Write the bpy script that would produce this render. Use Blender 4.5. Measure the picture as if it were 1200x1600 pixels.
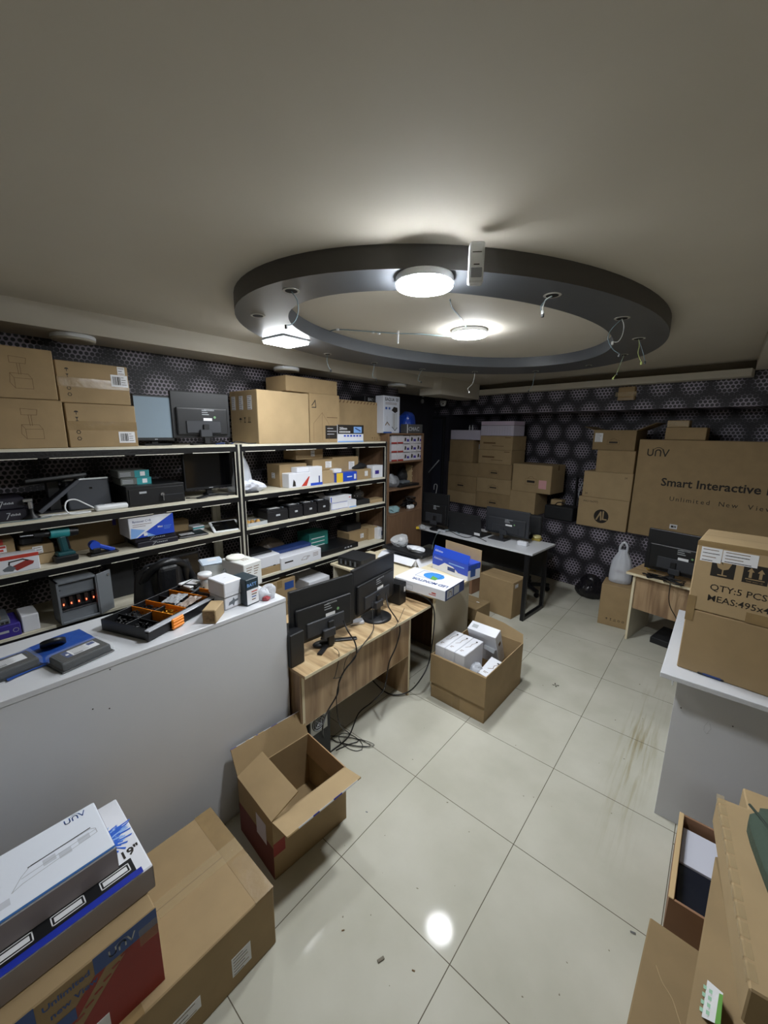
import bpy, bmesh, math, random
from mathutils import Vector, Matrix, noise
for o in list(bpy.data.objects): bpy.data.objects.remove(o, do_unlink=True)
SC = bpy.context.scene
COL = SC.collection
PI = math.pi
R = math.radians
random.seed(7)

# ------------------------------------------------------------------ camera
FPX = 621.8
YAW, PITCH, ROLL = R(40.446), R(11.537), R(0.618)
CAM = Vector((0.539, -1.049, 2.001))
_f = Vector((-math.sin(YAW)*math.cos(PITCH), math.cos(YAW)*math.cos(PITCH), -math.sin(PITCH)))
_r0 = Vector((math.cos(YAW), math.sin(YAW), 0.0))
_u0 = _r0.cross(_f)
_r = math.cos(ROLL)*_r0 + math.sin(ROLL)*_u0
_u = -math.sin(ROLL)*_r0 + math.cos(ROLL)*_u0
cd = bpy.data.cameras.new('camera'); cam = bpy.data.objects.new('camera', cd); COL.objects.link(cam)
cd.sensor_fit = 'HORIZONTAL'; cd.sensor_width = 36.0; cd.lens = FPX/1200*36.0
cd.clip_start = 0.05
mw = Matrix.Identity(4)
for i in range(3):
    mw[i][0] = _r[i]; mw[i][1] = _u[i]; mw[i][2] = -_f[i]; mw[i][3] = CAM[i]
cam.matrix_world = mw
SC.camera = cam

# ------------------------------------------------------------------ world, exposure, lamp strengths
W = bpy.data.worlds.new('world'); SC.world = W; W.use_nodes = True
W.node_tree.nodes['Background'].inputs[0].default_value = (0.9, 0.93, 1.0, 1)
W.node_tree.nodes['Background'].inputs[1].default_value = 0.0
vs = SC.view_settings
vs.view_transform = 'Standard'; vs.look = 'None'; vs.gamma = 1.0; vs.use_curve_mapping = False
vs.exposure = 2.28
LAMP_A, LAMP_B, LAMP_C, FILL_D = 50.0, 48.0, 17.0, 170.0     # emission of the lamps' diffusers; the last is the added fill
LAMP_COL = (0.93, 0.97, 1.0)

# ------------------------------------------------------------------ projection helpers: photograph rows / columns -> points on real surfaces
def ray(u, v): return _r*((u-600)/FPX) + _u*(-(v-800)/FPX) + _f
def at(u, v, z=None, x=None, y=None):
    d = ray(u, v)
    if z is not None: t = (z-CAM.z)/d.z
    elif x is not None: t = (x-CAM.x)/d.x
    else: t = (y-CAM.y)/d.y
    return CAM + d*t
def onplane(P, a, u, v):
    n = Vector((-math.sin(a), math.cos(a), 0)); d = ray(u, v)
    return CAM + d*((Vector((P[0], P[1], 0))-CAM).dot(n)/d.dot(n))
def s_of_u(P, a, z, u):
    t = Vector((math.cos(a), math.sin(a), 0)); q = Vector((P[0], P[1], z))-CAM
    g = lambda w: w.dot(_r)*FPX-(u-600)*w.dot(_f)
    return -g(q)/g(t)
def z_of_v(P, v):
    q = Vector((P[0], P[1], 0))-CAM; k = Vector((0, 0, 1))
    g = lambda w: w.dot(_u)*FPX-(800-v)*w.dot(_f)
    return -g(q)/g(k)
def fitbox(P, a, z, u0, u1, vtop, d):
    """box whose front face lies on the vertical plane through P with heading a, standing at height z"""
    s0, s1 = s_of_u(P, a, z, u0), s_of_u(P, a, z, u1)
    t = Vector((math.cos(a), math.sin(a), 0)); n = Vector((-math.sin(a), math.cos(a), 0))
    P = Vector((P[0], P[1], 0)); m = P+t*(s0+s1)/2
    h = z_of_v(m, vtop)-z
    c = m+n*d/2
    return dict(w=s1-s0, d=d, h=h, loc=(c.x, c.y, z), rz=a)
XS = -2.35                       # front plane of the left shelving
def SH(u0, u1, vtop, z, d=0.3, back=0.0): return fitbox((XS-back-0.004, 0), R(90), z, u0, u1, vtop, d)
BA = R(-8); BP = (-0.92, 4.46)   # back wall: heading and a point on it
def BK(u0, u1, vtop, z=0.832, d=0.4, back=0.02):
    return fitbox((BP[0]-math.sin(BA)*back, BP[1]+math.cos(BA)*back), BA, z, u0, u1, vtop, d)
def CF(p, q, vtop, z, d):
    """box standing at height z whose front bottom edge runs from pixel p to pixel q"""
    A, B = at(*p, z=z), at(*q, z=z); t = (B-A); w = t.length; a = math.atan2(t.y, t.x)
    n = Vector((-math.sin(a), math.cos(a), 0)); c = (A+B)/2+n*d/2
    return dict(w=w, d=d, h=z_of_v(A, vtop)-z, loc=(c.x, c.y, z), rz=a)

# ------------------------------------------------------------------ materials
def lin(c):
    c = c.lstrip('#'); o = []
    for i in (0, 2, 4):
        x = int(c[i:i+2], 16)/255; o.append(x/12.92 if x <= .04045 else ((x+.055)/1.055)**2.4)
    return tuple(o)+(1,)
MATS = {}
def mat(name, col, rough=0.6, metal=0.0, var=0.0, scale=20.0, bump=0.0, spec=0.5, alpha=1.0, trans=0.0, emit=0.0, coat=0.0, stretch=(1, 1, 1)):
    if name in MATS: return MATS[name]
    m = bpy.data.materials.new(name); m.use_nodes = True; MATS[name] = m
    nt = m.node_tree; b = nt.nodes['Principled BSDF']; L = nt.links
    b.inputs['Base Color'].default_value = lin(col); b.inputs['Roughness'].default_value = rough
    b.inputs['Metallic'].default_value = metal; b.inputs['Specular IOR Level'].default_value = spec
    b.inputs['Alpha'].default_value = alpha; b.inputs['Transmission Weight'].default_value = trans
    b.inputs['Coat Weight'].default_value = coat
    if emit:
        b.inputs['Emission Color'].default_value = lin(col); b.inputs['Emission Strength'].default_value = emit
    if var or bump:
        tc = nt.nodes.new('ShaderNodeTexCoord'); mp = nt.nodes.new('ShaderNodeMapping'); mp.inputs['Scale'].default_value = stretch
        L.new(tc.outputs['Object'], mp.inputs[0])
        n = nt.nodes.new('ShaderNodeTexNoise'); n.inputs['Scale'].default_value = scale; n.inputs['Detail'].default_value = 5
        L.new(mp.outputs[0], n.inputs['Vector'])
        if var:
            r = nt.nodes.new('ShaderNodeMapRange'); r.inputs[1].default_value = .3; r.inputs[2].default_value = .7
            r.inputs[3].default_value = 1-var; r.inputs[4].default_value = 1+var
            L.new(n.outputs['Fac'], r.inputs[0])
            mx = nt.nodes.new('ShaderNodeVectorMath'); mx.operation = 'SCALE'; mx.inputs[0].default_value = lin(col)[:3]
            L.new(r.outputs[0], mx.inputs['Scale']); L.new(mx.outputs[0], b.inputs['Base Color'])
        if bump:
            bp = nt.nodes.new('ShaderNodeBump'); bp.inputs['Strength'].default_value = bump; bp.inputs['Distance'].default_value = .01
            L.new(n.outputs['Fac'], bp.inputs['Height']); L.new(bp.outputs[0], b.inputs['Normal'])
    return m
CARD = [mat('cardboard', '#97805d', .8, var=.07, scale=9, bump=.15), mat('cardboard_pale', '#a48d69', .8, var=.06, scale=8, bump=.15),
        mat('cardboard_dark', '#867150', .8, var=.08, scale=7, bump=.15), mat('cardboard_red', '#8d6a50', .8, var=.06, scale=7, bump=.15)]
C0, C1, C2, C3 = CARD
CIN = mat('cardboard_inside', '#a58560', .85, var=.07, scale=12)
CEDGE = mat('cardboard_edge', '#c6ab80', .9)
SEAM = mat('box_seam', '#4a3824', .9)
TAPE = mat('brown_packing_tape', '#8b7450', .25, var=.08, scale=14, bump=.25)
CLEAR = mat('clear_tape', '#c9b48c', .1, alpha=.22, bump=.5, scale=35)
BLISTER = mat('blister_film', '#e8eef2', .05, alpha=.10)
INK = mat('black_print', '#1d1712', .7)
FAINT = mat('faint_print', '#6b5236', .8)
WHITE = mat('white_carton', '#d9dbe2', .45, var=.02, scale=6)
WHITE2 = mat('white_label', '#dcdde0', .5)
LILAC = mat('lilac_white_carton', '#c9c3d4', .5)
GREYC = mat('grey_board', '#8a8380', .7, var=.06, scale=15)
BLACK = mat('black_plastic', '#131417', .42, bump=.05, scale=300)
BLACK2 = mat('matt_black', '#1a1b1e', .65, var=.15, scale=20)
GLOSS = mat('gloss_black', '#08090b', .12)
DGREY = mat('dark_grey_plastic', '#2c2e33', .5)
MGREY = mat('mid_grey_metal', '#6f757c', .45, metal=.3)
LGREY = mat('light_grey', '#a9adb2', .5)
SILVER = mat('silver_metal', '#b8bbc0', .25, metal=.9)
LAMI = mat('white_laminate', '#c9cbd0', .35, var=.015, scale=4)
LEDGEW = mat('white_edge', '#dcdfe4', .3)
CREAM = mat('cream_board', '#cfc9b8', .55, var=.05, scale=10)
CREAMEDGE = mat('cream_edging', '#d8ccae', .5)
BLUE = mat('blue_print', '#2448b8', .4); DBLUE = mat('deep_blue_print', '#1c2f9a', .4); LBLUE = mat('light_blue_print', '#7fa8e0', .45)
NAVY = mat('navy_blue', '#233a72', .45); UBLUE = mat('logo_blue', '#2c4c8c', .5)
TEAL = mat('teal', '#2a8e94', .5); TEALD = mat('tool_teal', '#17474d', .45)
ORANGE = mat('orange_plastic', '#f08a12', .4); REDM = mat('deep_red_print', '#8a2a24', .6, var=.08, scale=10)
REDB = mat('red_print', '#b83a2c', .5); PURPLE = mat('purple_print', '#3b2f86', .5); YELLOW = mat('yellow_print', '#d8b83a', .5)
GREEN = mat('green_print', '#5d9a3c', .6); BROWNP = mat('black_brown', '#2b211b', .6)
PLASTICW = mat('white_plastic', '#dcdfe2', .3); TRANSP = mat('clear_plastic', '#dfe6ea', .15, alpha=.35)
BAGW = mat('white_bag_film', '#d5d9e2', .35, alpha=.62, bump=.5, scale=25)
BAGC = mat('clear_bag_film', '#c8ccd0', .15, alpha=.4, bump=.8, scale=30)
WIRE = mat('black_cable', '#0d0d0f', .45); WIREW = mat('white_cable', '#c9cbc8', .4); WIREG = mat('grey_blue_wire', '#6d7f86', .5)
GREENBAG = mat('dark_green_cloth', '#3d4c40', .85, bump=.3, scale=60)
PLASTER = mat('plaster_white', '#c6c0b3', .8, var=.02, scale=3, bump=.02)
BROWNW = mat('brown_shelf_wood', '#6e543f', .55, var=.18, scale=6, stretch=(8, 8, .8))
RINGD = mat('ring_side_charcoal', '#524f4c', .6); RINGU = mat('ring_underside_grey', '#55585d', .45, var=.04, scale=6)
LEATHER = mat('black_leather', '#141518', .35, bump=.3, scale=25)

def nodes(m): return m.node_tree.nodes, m.node_tree.links, m.node_tree.nodes['Principled BSDF']
def mathn(N, L, op, a, b=None, c=None):
    n = N.new('ShaderNodeMath'); n.operation = op
    for i, x in enumerate((a, b, c)):
        if x is None: continue
        if isinstance(x, (int, float)): n.inputs[i].default_value = x
        else: L.new(x, n.inputs[i])
    return n.outputs[0]
# woodgrain laminate
def wood(name, c1, c2, c3, vert=True):
    m = mat(name, c1, .45); N, L, b = nodes(m)
    tc = N.new('ShaderNodeTexCoord'); mp = N.new('ShaderNodeMapping'); mp.inputs['Scale'].default_value = (9, 9, .9) if vert else (1.2, 12, 9)
    L.new(tc.outputs['Object'], mp.inputs[0])
    n = N.new('ShaderNodeTexNoise'); n.inputs['Scale'].default_value = 1.6; n.inputs['Detail'].default_value = 6; n.inputs['Distortion'].default_value = .6
    L.new(mp.outputs[0], n.inputs['Vector'])
    cr = N.new('ShaderNodeValToRGB'); e = cr.color_ramp.elements
    e[0].position = .32; e[0].color = lin(c1); e[1].position = .7; e[1].color = lin(c3)
    x = e.new(.5); x.color = lin(c2)
    L.new(n.outputs['Fac'], cr.inputs[0]); L.new(cr.outputs[0], b.inputs['Base Color']); return m
WOODV = wood('ash_woodgrain_panel', '#7a6048', '#a08566', '#b79d7c')
WOODT = wood('ash_woodgrain_top', '#8e7454', '#b79c76', '#cbb48e', False)
# floor tiles
FLOORM = mat('glazed_floor_tile', '#b9b7aa', .06, spec=.06)
def build_floor_mat():
    N, L, b = nodes(FLOORM)
    g = N.new('ShaderNodeNewGeometry'); sx = N.new('ShaderNodeSeparateXYZ'); L.new(g.outputs['Position'], sx.inputs[0])
    def line(o):
        t = mathn(N, L, 'DIVIDE', o, .6); t = mathn(N, L, 'ADD', t, .5); t = mathn(N, L, 'FRACT', t); t = mathn(N, L, 'SUBTRACT', t, .5)
        t = mathn(N, L, 'ABSOLUTE', t); return mathn(N, L, 'LESS_THAN', t, .0030)
    gl = mathn(N, L, 'MAXIMUM', line(sx.outputs[0]), line(sx.outputs[1]))
    n = N.new('ShaderNodeTexNoise'); n.inputs['Scale'].default_value = 2.2; n.inputs['Detail'].default_value = 6; L.new(g.outputs['Position'], n.inputs['Vector'])
    cr = N.new('ShaderNodeValToRGB'); e = cr.color_ramp.elements; e[0].position = .35; e[0].color = lin('#b2b0a2'); e[1].position = .68; e[1].color = lin('#c2c0b4')
    L.new(n.outputs['Fac'], cr.inputs[0])
    # worn dirty marks beside the right hand counter
    mp = N.new('ShaderNodeMapping'); mp.inputs['Scale'].default_value = (30, 1.6, 1); L.new(g.outputs['Position'], mp.inputs[0])
    n2 = N.new('ShaderNodeTexNoise'); n2.inputs['Scale'].default_value = 1.5; n2.inputs['Detail'].default_value = 8; L.new(mp.outputs[0], n2.inputs['Vector'])
    bx = mathn(N, L, 'SUBTRACT', sx.outputs[0], .36); bx = mathn(N, L, 'ABSOLUTE', bx); bx = mathn(N, L, 'MULTIPLY', bx, 7.0); bx = mathn(N, L, 'SUBTRACT', 1.0, bx)
    by = mathn(N, L, 'SUBTRACT', sx.outputs[1], 1.75); by = mathn(N, L, 'ABSOLUTE', by); by = mathn(N, L, 'MULTIPLY', by, .95); by = mathn(N, L, 'SUBTRACT', 1.0, by)
    mk = mathn(N, L, 'MULTIPLY', mathn(N, L, 'MAXIMUM', bx, 0.0), mathn(N, L, 'MAXIMUM', by, 0.0))
    st = mathn(N, L, 'SUBTRACT', n2.outputs['Fac'], .47); st = mathn(N, L, 'MULTIPLY', st, 5.5)
    cl = N.new('ShaderNodeClamp'); L.new(mathn(N, L, 'MULTIPLY', st, mk), cl.inputs[0])
    m1 = N.new('ShaderNodeMix'); m1.data_type = 'RGBA'; L.new(cl.outputs[0], m1.inputs[0]); L.new(cr.outputs[0], m1.inputs[6]); m1.inputs[7].default_value = lin('#9a9174')
    # small specks
    v = N.new('ShaderNodeTexNoise'); v.inputs['Scale'].default_value = 34; v.inputs['Detail'].default_value = 1; L.new(g.outputs['Position'], v.inputs['Vector'])
    sp = mathn(N, L, 'GREATER_THAN', v.outputs['Fac'], .79)
    m0 = N.new('ShaderNodeMix'); m0.data_type = 'RGBA'; L.new(sp, m0.inputs[0]); L.new(m1.outputs[2], m0.inputs[6]); m0.inputs[7].default_value = lin('#7d7868')
    m2 = N.new('ShaderNodeMix'); m2.data_type = 'RGBA'; L.new(gl, m2.inputs[0]); L.new(m0.outputs[2], m2.inputs[6]); m2.inputs[7].default_value = lin('#625c50')
    L.new(m2.outputs[2], b.inputs['Base Color'])
    r = N.new('ShaderNodeMapRange'); r.inputs[3].default_value = .05; r.inputs[4].default_value = .09; L.new(n.outputs['Fac'], r.inputs[0]); L.new(r.outputs[0], b.inputs['Roughness'])
build_floor_mat()
# perforated / honeycomb printed wall: small holes on a hexagonal lattice, strong inside large round spots
def honey(name, hole, spot, dark, light, ring=False):
    m = mat(name, dark, .6); N, L, b = nodes(m)
    tc = N.new('ShaderNodeTexCoord'); sp = N.new('ShaderNodeSeparateXYZ'); L.new(tc.outputs['Object'], sp.inputs[0])
    def hexd(s, ph=0.0):
        a = mathn(N, L, 'ADD', mathn(N, L, 'DIVIDE', sp.outputs[0], s), ph); c = mathn(N, L, 'DIVIDE', sp.outputs[2], s*1.732)
        out = []
        for o in (0.0, .5):
            x = mathn(N, L, 'SUBTRACT', mathn(N, L, 'FRACT', mathn(N, L, 'ADD', a, o)), .5)
            y = mathn(N, L, 'MULTIPLY', mathn(N, L, 'SUBTRACT', mathn(N, L, 'FRACT', mathn(N, L, 'ADD', c, o)), .5), 1.732)
            out.append(mathn(N, L, 'SQRT', mathn(N, L, 'ADD', mathn(N, L, 'MULTIPLY', x, x), mathn(N, L, 'MULTIPLY', y, y))))
        return mathn(N, L, 'MINIMUM', out[0], out[1])
    ds = hexd(hole); db = hexd(spot, .2)
    rr = N.new('ShaderNodeMapRange'); rr.interpolation_type = 'SMOOTHSTEP'
    rr.inputs[1].default_value = .54; rr.inputs[2].default_value = .20; rr.inputs[3].default_value = 0.0; rr.inputs[4].default_value = 1.0
    L.new(db, rr.inputs[0])
    thr = mathn(N, L, 'SUBTRACT', .5, mathn(N, L, 'MULTIPLY', rr.outputs[0], .14 if ring else .12))
    net = mathn(N, L, 'GREATER_THAN', ds, thr)
    k = mathn(N, L, 'MULTIPLY', net, mathn(N, L, 'ADD', mathn(N, L, 'MULTIPLY', rr.outputs[0], .70 if ring else .86), .30 if ring else .10))
    mx = N.new('ShaderNodeMix'); mx.data_type = 'RGBA'; L.new(k, mx.inputs[0]); mx.inputs[6].default_value = lin(dark); mx.inputs[7].default_value = lin(light)
    # inside the spots the paper between the holes is a shade paler
    mb = N.new('ShaderNodeMix'); mb.data_type = 'RGBA'; mb.blend_type = 'ADD'; L.new(mathn(N, L, 'MULTIPLY', rr.outputs[0], .012 if not ring else .0), mb.inputs[0])
    L.new(mx.outputs[2], mb.inputs[6]); mb.inputs[7].default_value = (1, 1, 1, 1)
    L.new(mb.outputs[2], b.inputs['Base Color']); return m
HONEYB = honey('perforated_wallpaper', .0395, .29, '#1e1c23', '#9d95a4')
HONEYL = honey('honeycomb_wallpaper', .032, .33, '#0b0a10', '#8a828c', True)
DARKWALL = mat('dark_plain_wall', '#24232c', .7, var=.2, scale=5)

# ------------------------------------------------------------------ mesh builder
_txt = {}
def text_mesh(s, bold=0.0):
    k = (s, bold)
    if k not in _txt:
        c = bpy.data.curves.new('t', 'FONT'); c.body = s; c.resolution_u = 2; c.offset = bold
        o = bpy.data.objects.new('t', c); COL.objects.link(o); dg = bpy.context.evaluated_depsgraph_get(); dg.update()
        me = bpy.data.meshes.new_from_object(o.evaluated_get(dg))
        vs_ = [tuple(v.co) for v in me.vertices]; fs = [tuple(p.vertices) for p in me.polygons]
        bpy.data.objects.remove(o); bpy.data.meshes.remove(me); bpy.data.curves.remove(c)
        xs = [v[0] for v in vs_] or [0]; _txt[k] = (vs_, fs, min(xs), max(xs))
    return _txt[k]
class MB:
    def __init__(s): s.v = []; s.f = []; s.m = []; s.sm = []; s.mats = []
    def mi(s, m):
        if m not in s.mats: s.mats.append(m)
        return s.mats.index(m)
    def add(s, vs_, fs, m, M=None, smooth=False):
        b = len(s.v); i = s.mi(m)
        for v in vs_: s.v.append(tuple(M @ Vector(v)) if M is not None else tuple(v))
        for f in fs: s.f.append(tuple(b+k for k in f)); s.m.append(i); s.sm.append(smooth)
    def box(s, x0, x1, y0, y1, z0, z1, m, bev=0.0, M=None, segs=1):
        if bev <= 0:
            vs_ = [(x, y, z) for z in (z0, z1) for y in (y0, y1) for x in (x0, x1)]
            s.add(vs_, [(0, 2, 3, 1), (4, 5, 7, 6), (0, 1, 5, 4), (2, 6, 7, 3), (0, 4, 6, 2), (1, 3, 7, 5)], m, M); return
        bm = bmesh.new(); bmesh.ops.create_cube(bm, size=1)
        for v in bm.verts: v.co = Vector(((x0+x1)/2+v.co.x*(x1-x0), (y0+y1)/2+v.co.y*(y1-y0), (z0+z1)/2+v.co.z*(z1-z0)))
        bmesh.ops.bevel(bm, geom=list(bm.edges), offset=min(bev, .45*min(abs(x1-x0), abs(y1-y0), abs(z1-z0))), segments=segs, affect='EDGES', profile=.5)
        s.bm(bm, m, M)
    def bm(s, bm, m, M=None, smooth=False):
        bm.verts.index_update()
        s.add([v.co.copy() for v in bm.verts], [tuple(v.index for v in f.verts) for f in bm.faces], m, M, smooth); bm.free()
    def cyl(s, p, r, h, m, r2=None, n=24, M=None, cap=True, smooth=True, axis='z'):
        r2 = r if r2 is None else r2; vs_ = []
        for k, (rr, z) in enumerate(((r, 0), (r2, h))):
            for i in range(n):
                a = 2*PI*i/n; x, y = rr*math.cos(a), rr*math.sin(a)
                q = {'z': (x, y, z), 'x': (z, x, y), 'y': (x, z, y)}[axis]
                vs_.append((p[0]+q[0], p[1]+q[1], p[2]+q[2]))
        flip = axis == 'y'
        fs = [(i, (i+1) % n, n+(i+1) % n, n+i) for i in range(n)]
        if flip: fs = [f[::-1] for f in fs]
        s.add(vs_, fs, m, M, smooth)
        if cap:
            c = [tuple(range(n))[::-1], tuple(range(n, 2*n))]
            if flip: c = [f[::-1] for f in c]
            s.add(vs_, c, m, M)
    def tube(s, pts, r, m, n=6, sub=5, M=None, closed=False):
        P = [Vector(p) for p in pts]
        if sub > 1 and len(P) > 2:
            Q = []
            for i in range(len(P)-1):
                p0 = P[max(i-1, 0)]; p1 = P[i]; p2 = P[i+1]; p3 = P[min(i+2, len(P)-1)]
                for k in range(sub):
                    t = k/sub
                    Q.append(.5*((2*p1)+(-p0+p2)*t+(2*p0-5*p1+4*p2-p3)*t*t+(-p0+3*p1-3*p2+p3)*t**3))
            Q.append(P[-1]); P = Q
        vs_ = []; up = None
        for i, p in enumerate(P):
            t = (P[min(i+1, len(P)-1)]-P[max(i-1, 0)])
            t = t.normalized() if t.length > 1e-9 else Vector((0, 0, 1))
            if up is None: up = t.orthogonal().normalized()
            up = (up-t*up.dot(t)); up = up.normalized() if up.length > 1e-6 else t.orthogonal().normalized()
            w = t.cross(up)
            for k in range(n):
                a = 2*PI*k/n; vs_.append(p+(up*math.cos(a)+w*math.sin(a))*r)
        fs = [(i*n+k, i*n+(k+1) % n, (i+1)*n+(k+1) % n, (i+1)*n+k) for i in range(len(P)-1) for k in range(n)]
        fs += [tuple(range(n))[::-1], tuple((len(P)-1)*n+k for k in range(n))]
        s.add(vs_, fs, m, M, True)
    def lathe(s, prof, m, n=28, M=None):
        vs_ = [(r*math.cos(2*PI*i/n), r*math.sin(2*PI*i/n), z) for r, z in prof for i in range(n)]
        fs = [(j*n+i, j*n+(i+1) % n, (j+1)*n+(i+1) % n, (j+1)*n+i) for j in range(len(prof)-1) for i in range(n)]
        fs += [tuple(range(n))[::-1], tuple((len(prof)-1)*n+k for k in range(n))]
        s.add(vs_, fs, m, M, True)
    def text(s, M, t, x, y, size, m, rot=0, bold=0.0, align='l', sp=1.0, z=.0006):
        vs_, fs, a, b = text_mesh(t, bold)
        off = {'l': 0, 'c': -(a+b)/2, 'r': -b}[align]
        T = M @ Matrix.Translation((x, y, z)) @ Matrix.Rotation(R(rot), 4, 'Z') @ Matrix.Diagonal((size*sp, size, size, 1)) @ Matrix.Translation((off, 0, 0))
        s.add(vs_, fs, m, T)
    def poly(s, M, pts, m, z=.0004):
        s.add([(p[0], p[1], z) for p in pts], [tuple(range(len(pts)))], m, M)
    def rect(s, M, x0, x1, y0, y1, m, z=.0004): s.poly(M, [(x0, y0), (x1, y0), (x1, y1), (x0, y1)], m, z)
    def line(s, M, pts, w, m, z=.0005, closed=False):
        pts = [Vector((p[0], p[1])) for p in pts]
        if closed: pts.append(pts[0])
        for a, b in zip(pts, pts[1:]):
            d = b-a
            if d.length < 1e-9: continue
            d.normalize(); n = Vector((-d.y, d.x))*w/2; e = d*w/2
            s.poly(M, [a-n-e, b-n+e, b+n+e, a+n-e], m, z)
    def build(s, name, parent=None, loc=None, rz=0.0, mod=None):
        me = bpy.data.meshes.new(name); me.from_pydata(s.v, [], s.f)
        for m in s.mats: me.materials.append(m)
        me.polygons.foreach_set('material_index', s.m); me.polygons.foreach_set('use_smooth', s.sm); me.update()
        o = bpy.data.objects.new(name, me); COL.objects.link(o)
        if parent: o.parent = parent
        if loc is not None: o.location = loc
        o.rotation_euler.z = rz
        return o
def FM(face, w, d, h):
    """frame of one face of a box that stands on z=0 centred on x,y; x right and y up as seen from outside"""
    X, Y, O = {'f': ((1, 0, 0), (0, 0, 1), (0, -d/2, h/2)), 'b': ((-1, 0, 0), (0, 0, 1), (0, d/2, h/2)), 't': ((1, 0, 0), (0, 1, 0), (0, 0, h)),
               'r': ((0, 1, 0), (0, 0, 1), (w/2, 0, h/2)), 'l': ((0, -1, 0), (0, 0, 1), (-w/2, 0, h/2))}[face]
    X, Y, O = Vector(X), Vector(Y), Vector(O); Z = X.cross(Y)
    M = Matrix.Identity(4)
    for i in range(3): M[i][0] = X[i]; M[i][1] = Y[i]; M[i][2] = Z[i]; M[i][3] = O[i]
    return M
def tag(o, label=None, cat=None, group=None, kind=None):
    if label: o['label'] = label
    if cat: o['category'] = cat
    if group: o['group'] = group
    if kind: o['kind'] = kind
    return o
def thing(name, label, cat, loc=(0, 0, 0), rz=0.0, group=None):
    o = bpy.data.objects.new(name, None); o.empty_display_size = .05; COL.objects.link(o)
    o.location = loc; o.rotation_euler.z = rz; return tag(o, label, cat, group)
def struct(name, mb, loc=None, rz=0.0): return tag(mb.build(name, None, loc, rz), kind='structure')
def copy_tree(o, parent=None):
    c = o.copy(); COL.objects.link(c); c.parent = parent
    for ch in [k for k in bpy.data.objects if k.parent == o]: copy_tree(ch, c)
    return c

# ------------------------------------------------------------------ the room
CEIL = 2.685; WLX = -2.86; BEAMX = -2.50; BEAMZ = 2.555
NB = 0.62                                     # depth of the niche in the back wall
def bw(s, z, back=0.0):                       # point on the back wall frame
    return Vector((BP[0]+math.cos(BA)*s-math.sin(BA)*back, BP[1]+math.sin(BA)*s+math.cos(BA)*back, z))
m = MB(); m.box(-3.4, 2.6, -2.6, 6.2, -.05, 0, FLOORM); struct('floor', m)
m = MB(); m.box(-3.4, 2.6, -2.6, 6.2, CEIL, CEIL+.08, PLASTER); struct('ceiling', m)
# left wall: local x runs along the wall
YJ = 3.2; WLF = -3.34
m = MB(); m.box(-2.6, YJ, 0, .1, 0, CEIL, HONEYL); struct('wall_left', m, (WLX, 0, 0), R(90))
m = MB(); m.box(YJ, 5.9, 0, .1, 0, CEIL, DARKWALL); struct('wall_left_far', m, (WLF, 0, 0), R(90))
m = MB(); m.box(WLF, WLX-.1, YJ-.1, YJ, 0, CEIL, DARKWALL); struct('trim_7', m)
m = MB(); m.box(-3.4, 2.6, -.1, 0, 0, CEIL, PLASTER); struct('wall_front', m, (0, -2.5, 0))
m = MB(); m.box(-2.6, 5.9, 0, .1, 0, CEIL, PLASTER); struct('wall_right', m, (2.4, 5.9-2.6-.0, 0), R(-90))
# back wall: parapet under the niche, niche back, lintel over it
s_l = s_of_u(BP, BA, 1.5, 688)
def wbox(name, x0, x1, y0, y1, z0, z1, mt):
    m = MB(); m.box(x0, x1, y0, y1, z0, z1, mt); return struct(name, m, (BP[0], BP[1], 0), BA)
wbox('wall_back_lower', s_l+.12, 3.6, 0, .12, 0, .829, HONEYB)
wbox('wall_back_ledge', s_l+.12, 3.6, .0, NB, .80, .83, mat('ledge_dust', '#4a464e', .8))
wbox('wall_back_niche', s_l-.1, 3.6, NB, NB+.1, .6, 2.4, HONEYB)
wbox('wall_back_lintel', s_l-.9, 3.6, 0, NB+.1, 2.27, CEIL, HONEYB)
wbox('wall_back_left', s_l-1.2, s_l+.13, .0, .12, 0, 2.30, DARKWALL)
wbox('trim_1', s_l+.10, s_l+.16, -.02, NB, .8, 2.27, DARKWALL)
# ceiling beam along the left wall
m = MB(); m.box(WLF, BEAMX, -2.5, 5.2, BEAMZ, CEIL+.01, PLASTER); struct('trim_2', m)
# lowered box at the end of the beam
a = at(661, 614, z=2.44); 
ya, yb = at(689, 616, z=2.47), at(722, 625, z=2.47)
m = MB(); m.box(ya.x-.34, ya.x, ya.y, yb.y+.05, 2.47, CEIL+.01, PLASTER); struct('trim_3', m)
# cornice box in front of the back wall
s0 = s_of_u(BP, BA, 2.58, 705); s1 = s_of_u(BP, BA, 2.53, 1178)
m = MB(); m.box(s0, s1, -.16, .0, 2.535, 2.605, PLASTER, .003); m.box(s0+.0, s1, -.035, .0, 2.605, CEIL, mat('shaded_plaster_taupe', '#7d7464', .8)); struct('trim_4', m, (BP[0], BP[1], 0), BA)  # recessed face above is plaster, its shade put into the taupe colour
# beam on the right
xr = at(1175, 597, z=2.54)
m = MB(); m.box(xr.x, 2.6, -2.5, xr.y, 2.60, CEIL+.01, PLASTER); m.box(xr.x-.01, 2.6, xr.y-.25, xr.y+.02, 2.50, 2.62, PLASTER); struct('trim_5', m)
# dark door in the left part of the back wall
m = MB()
m.box(s_l-.42, s_l+.06, -.03, 0, 0, 2.2, mat('dark_door_leaf', '#2a2c37', .5, var=.1, scale=4), .004)
m.box(s_l-.46, s_l-.41, -.045, 0, 0, 2.24, DGREY, .003); m.box(s_l+.05, s_l+.09, -.045, 0, 0, 2.24, BLACK2, .003); m.box(s_l-.46, s_l+.09, -.045, 0, 2.2, 2.24, BLACK2, .003)
struct('door_1', m, (BP[0], BP[1], 0), BA)

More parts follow.
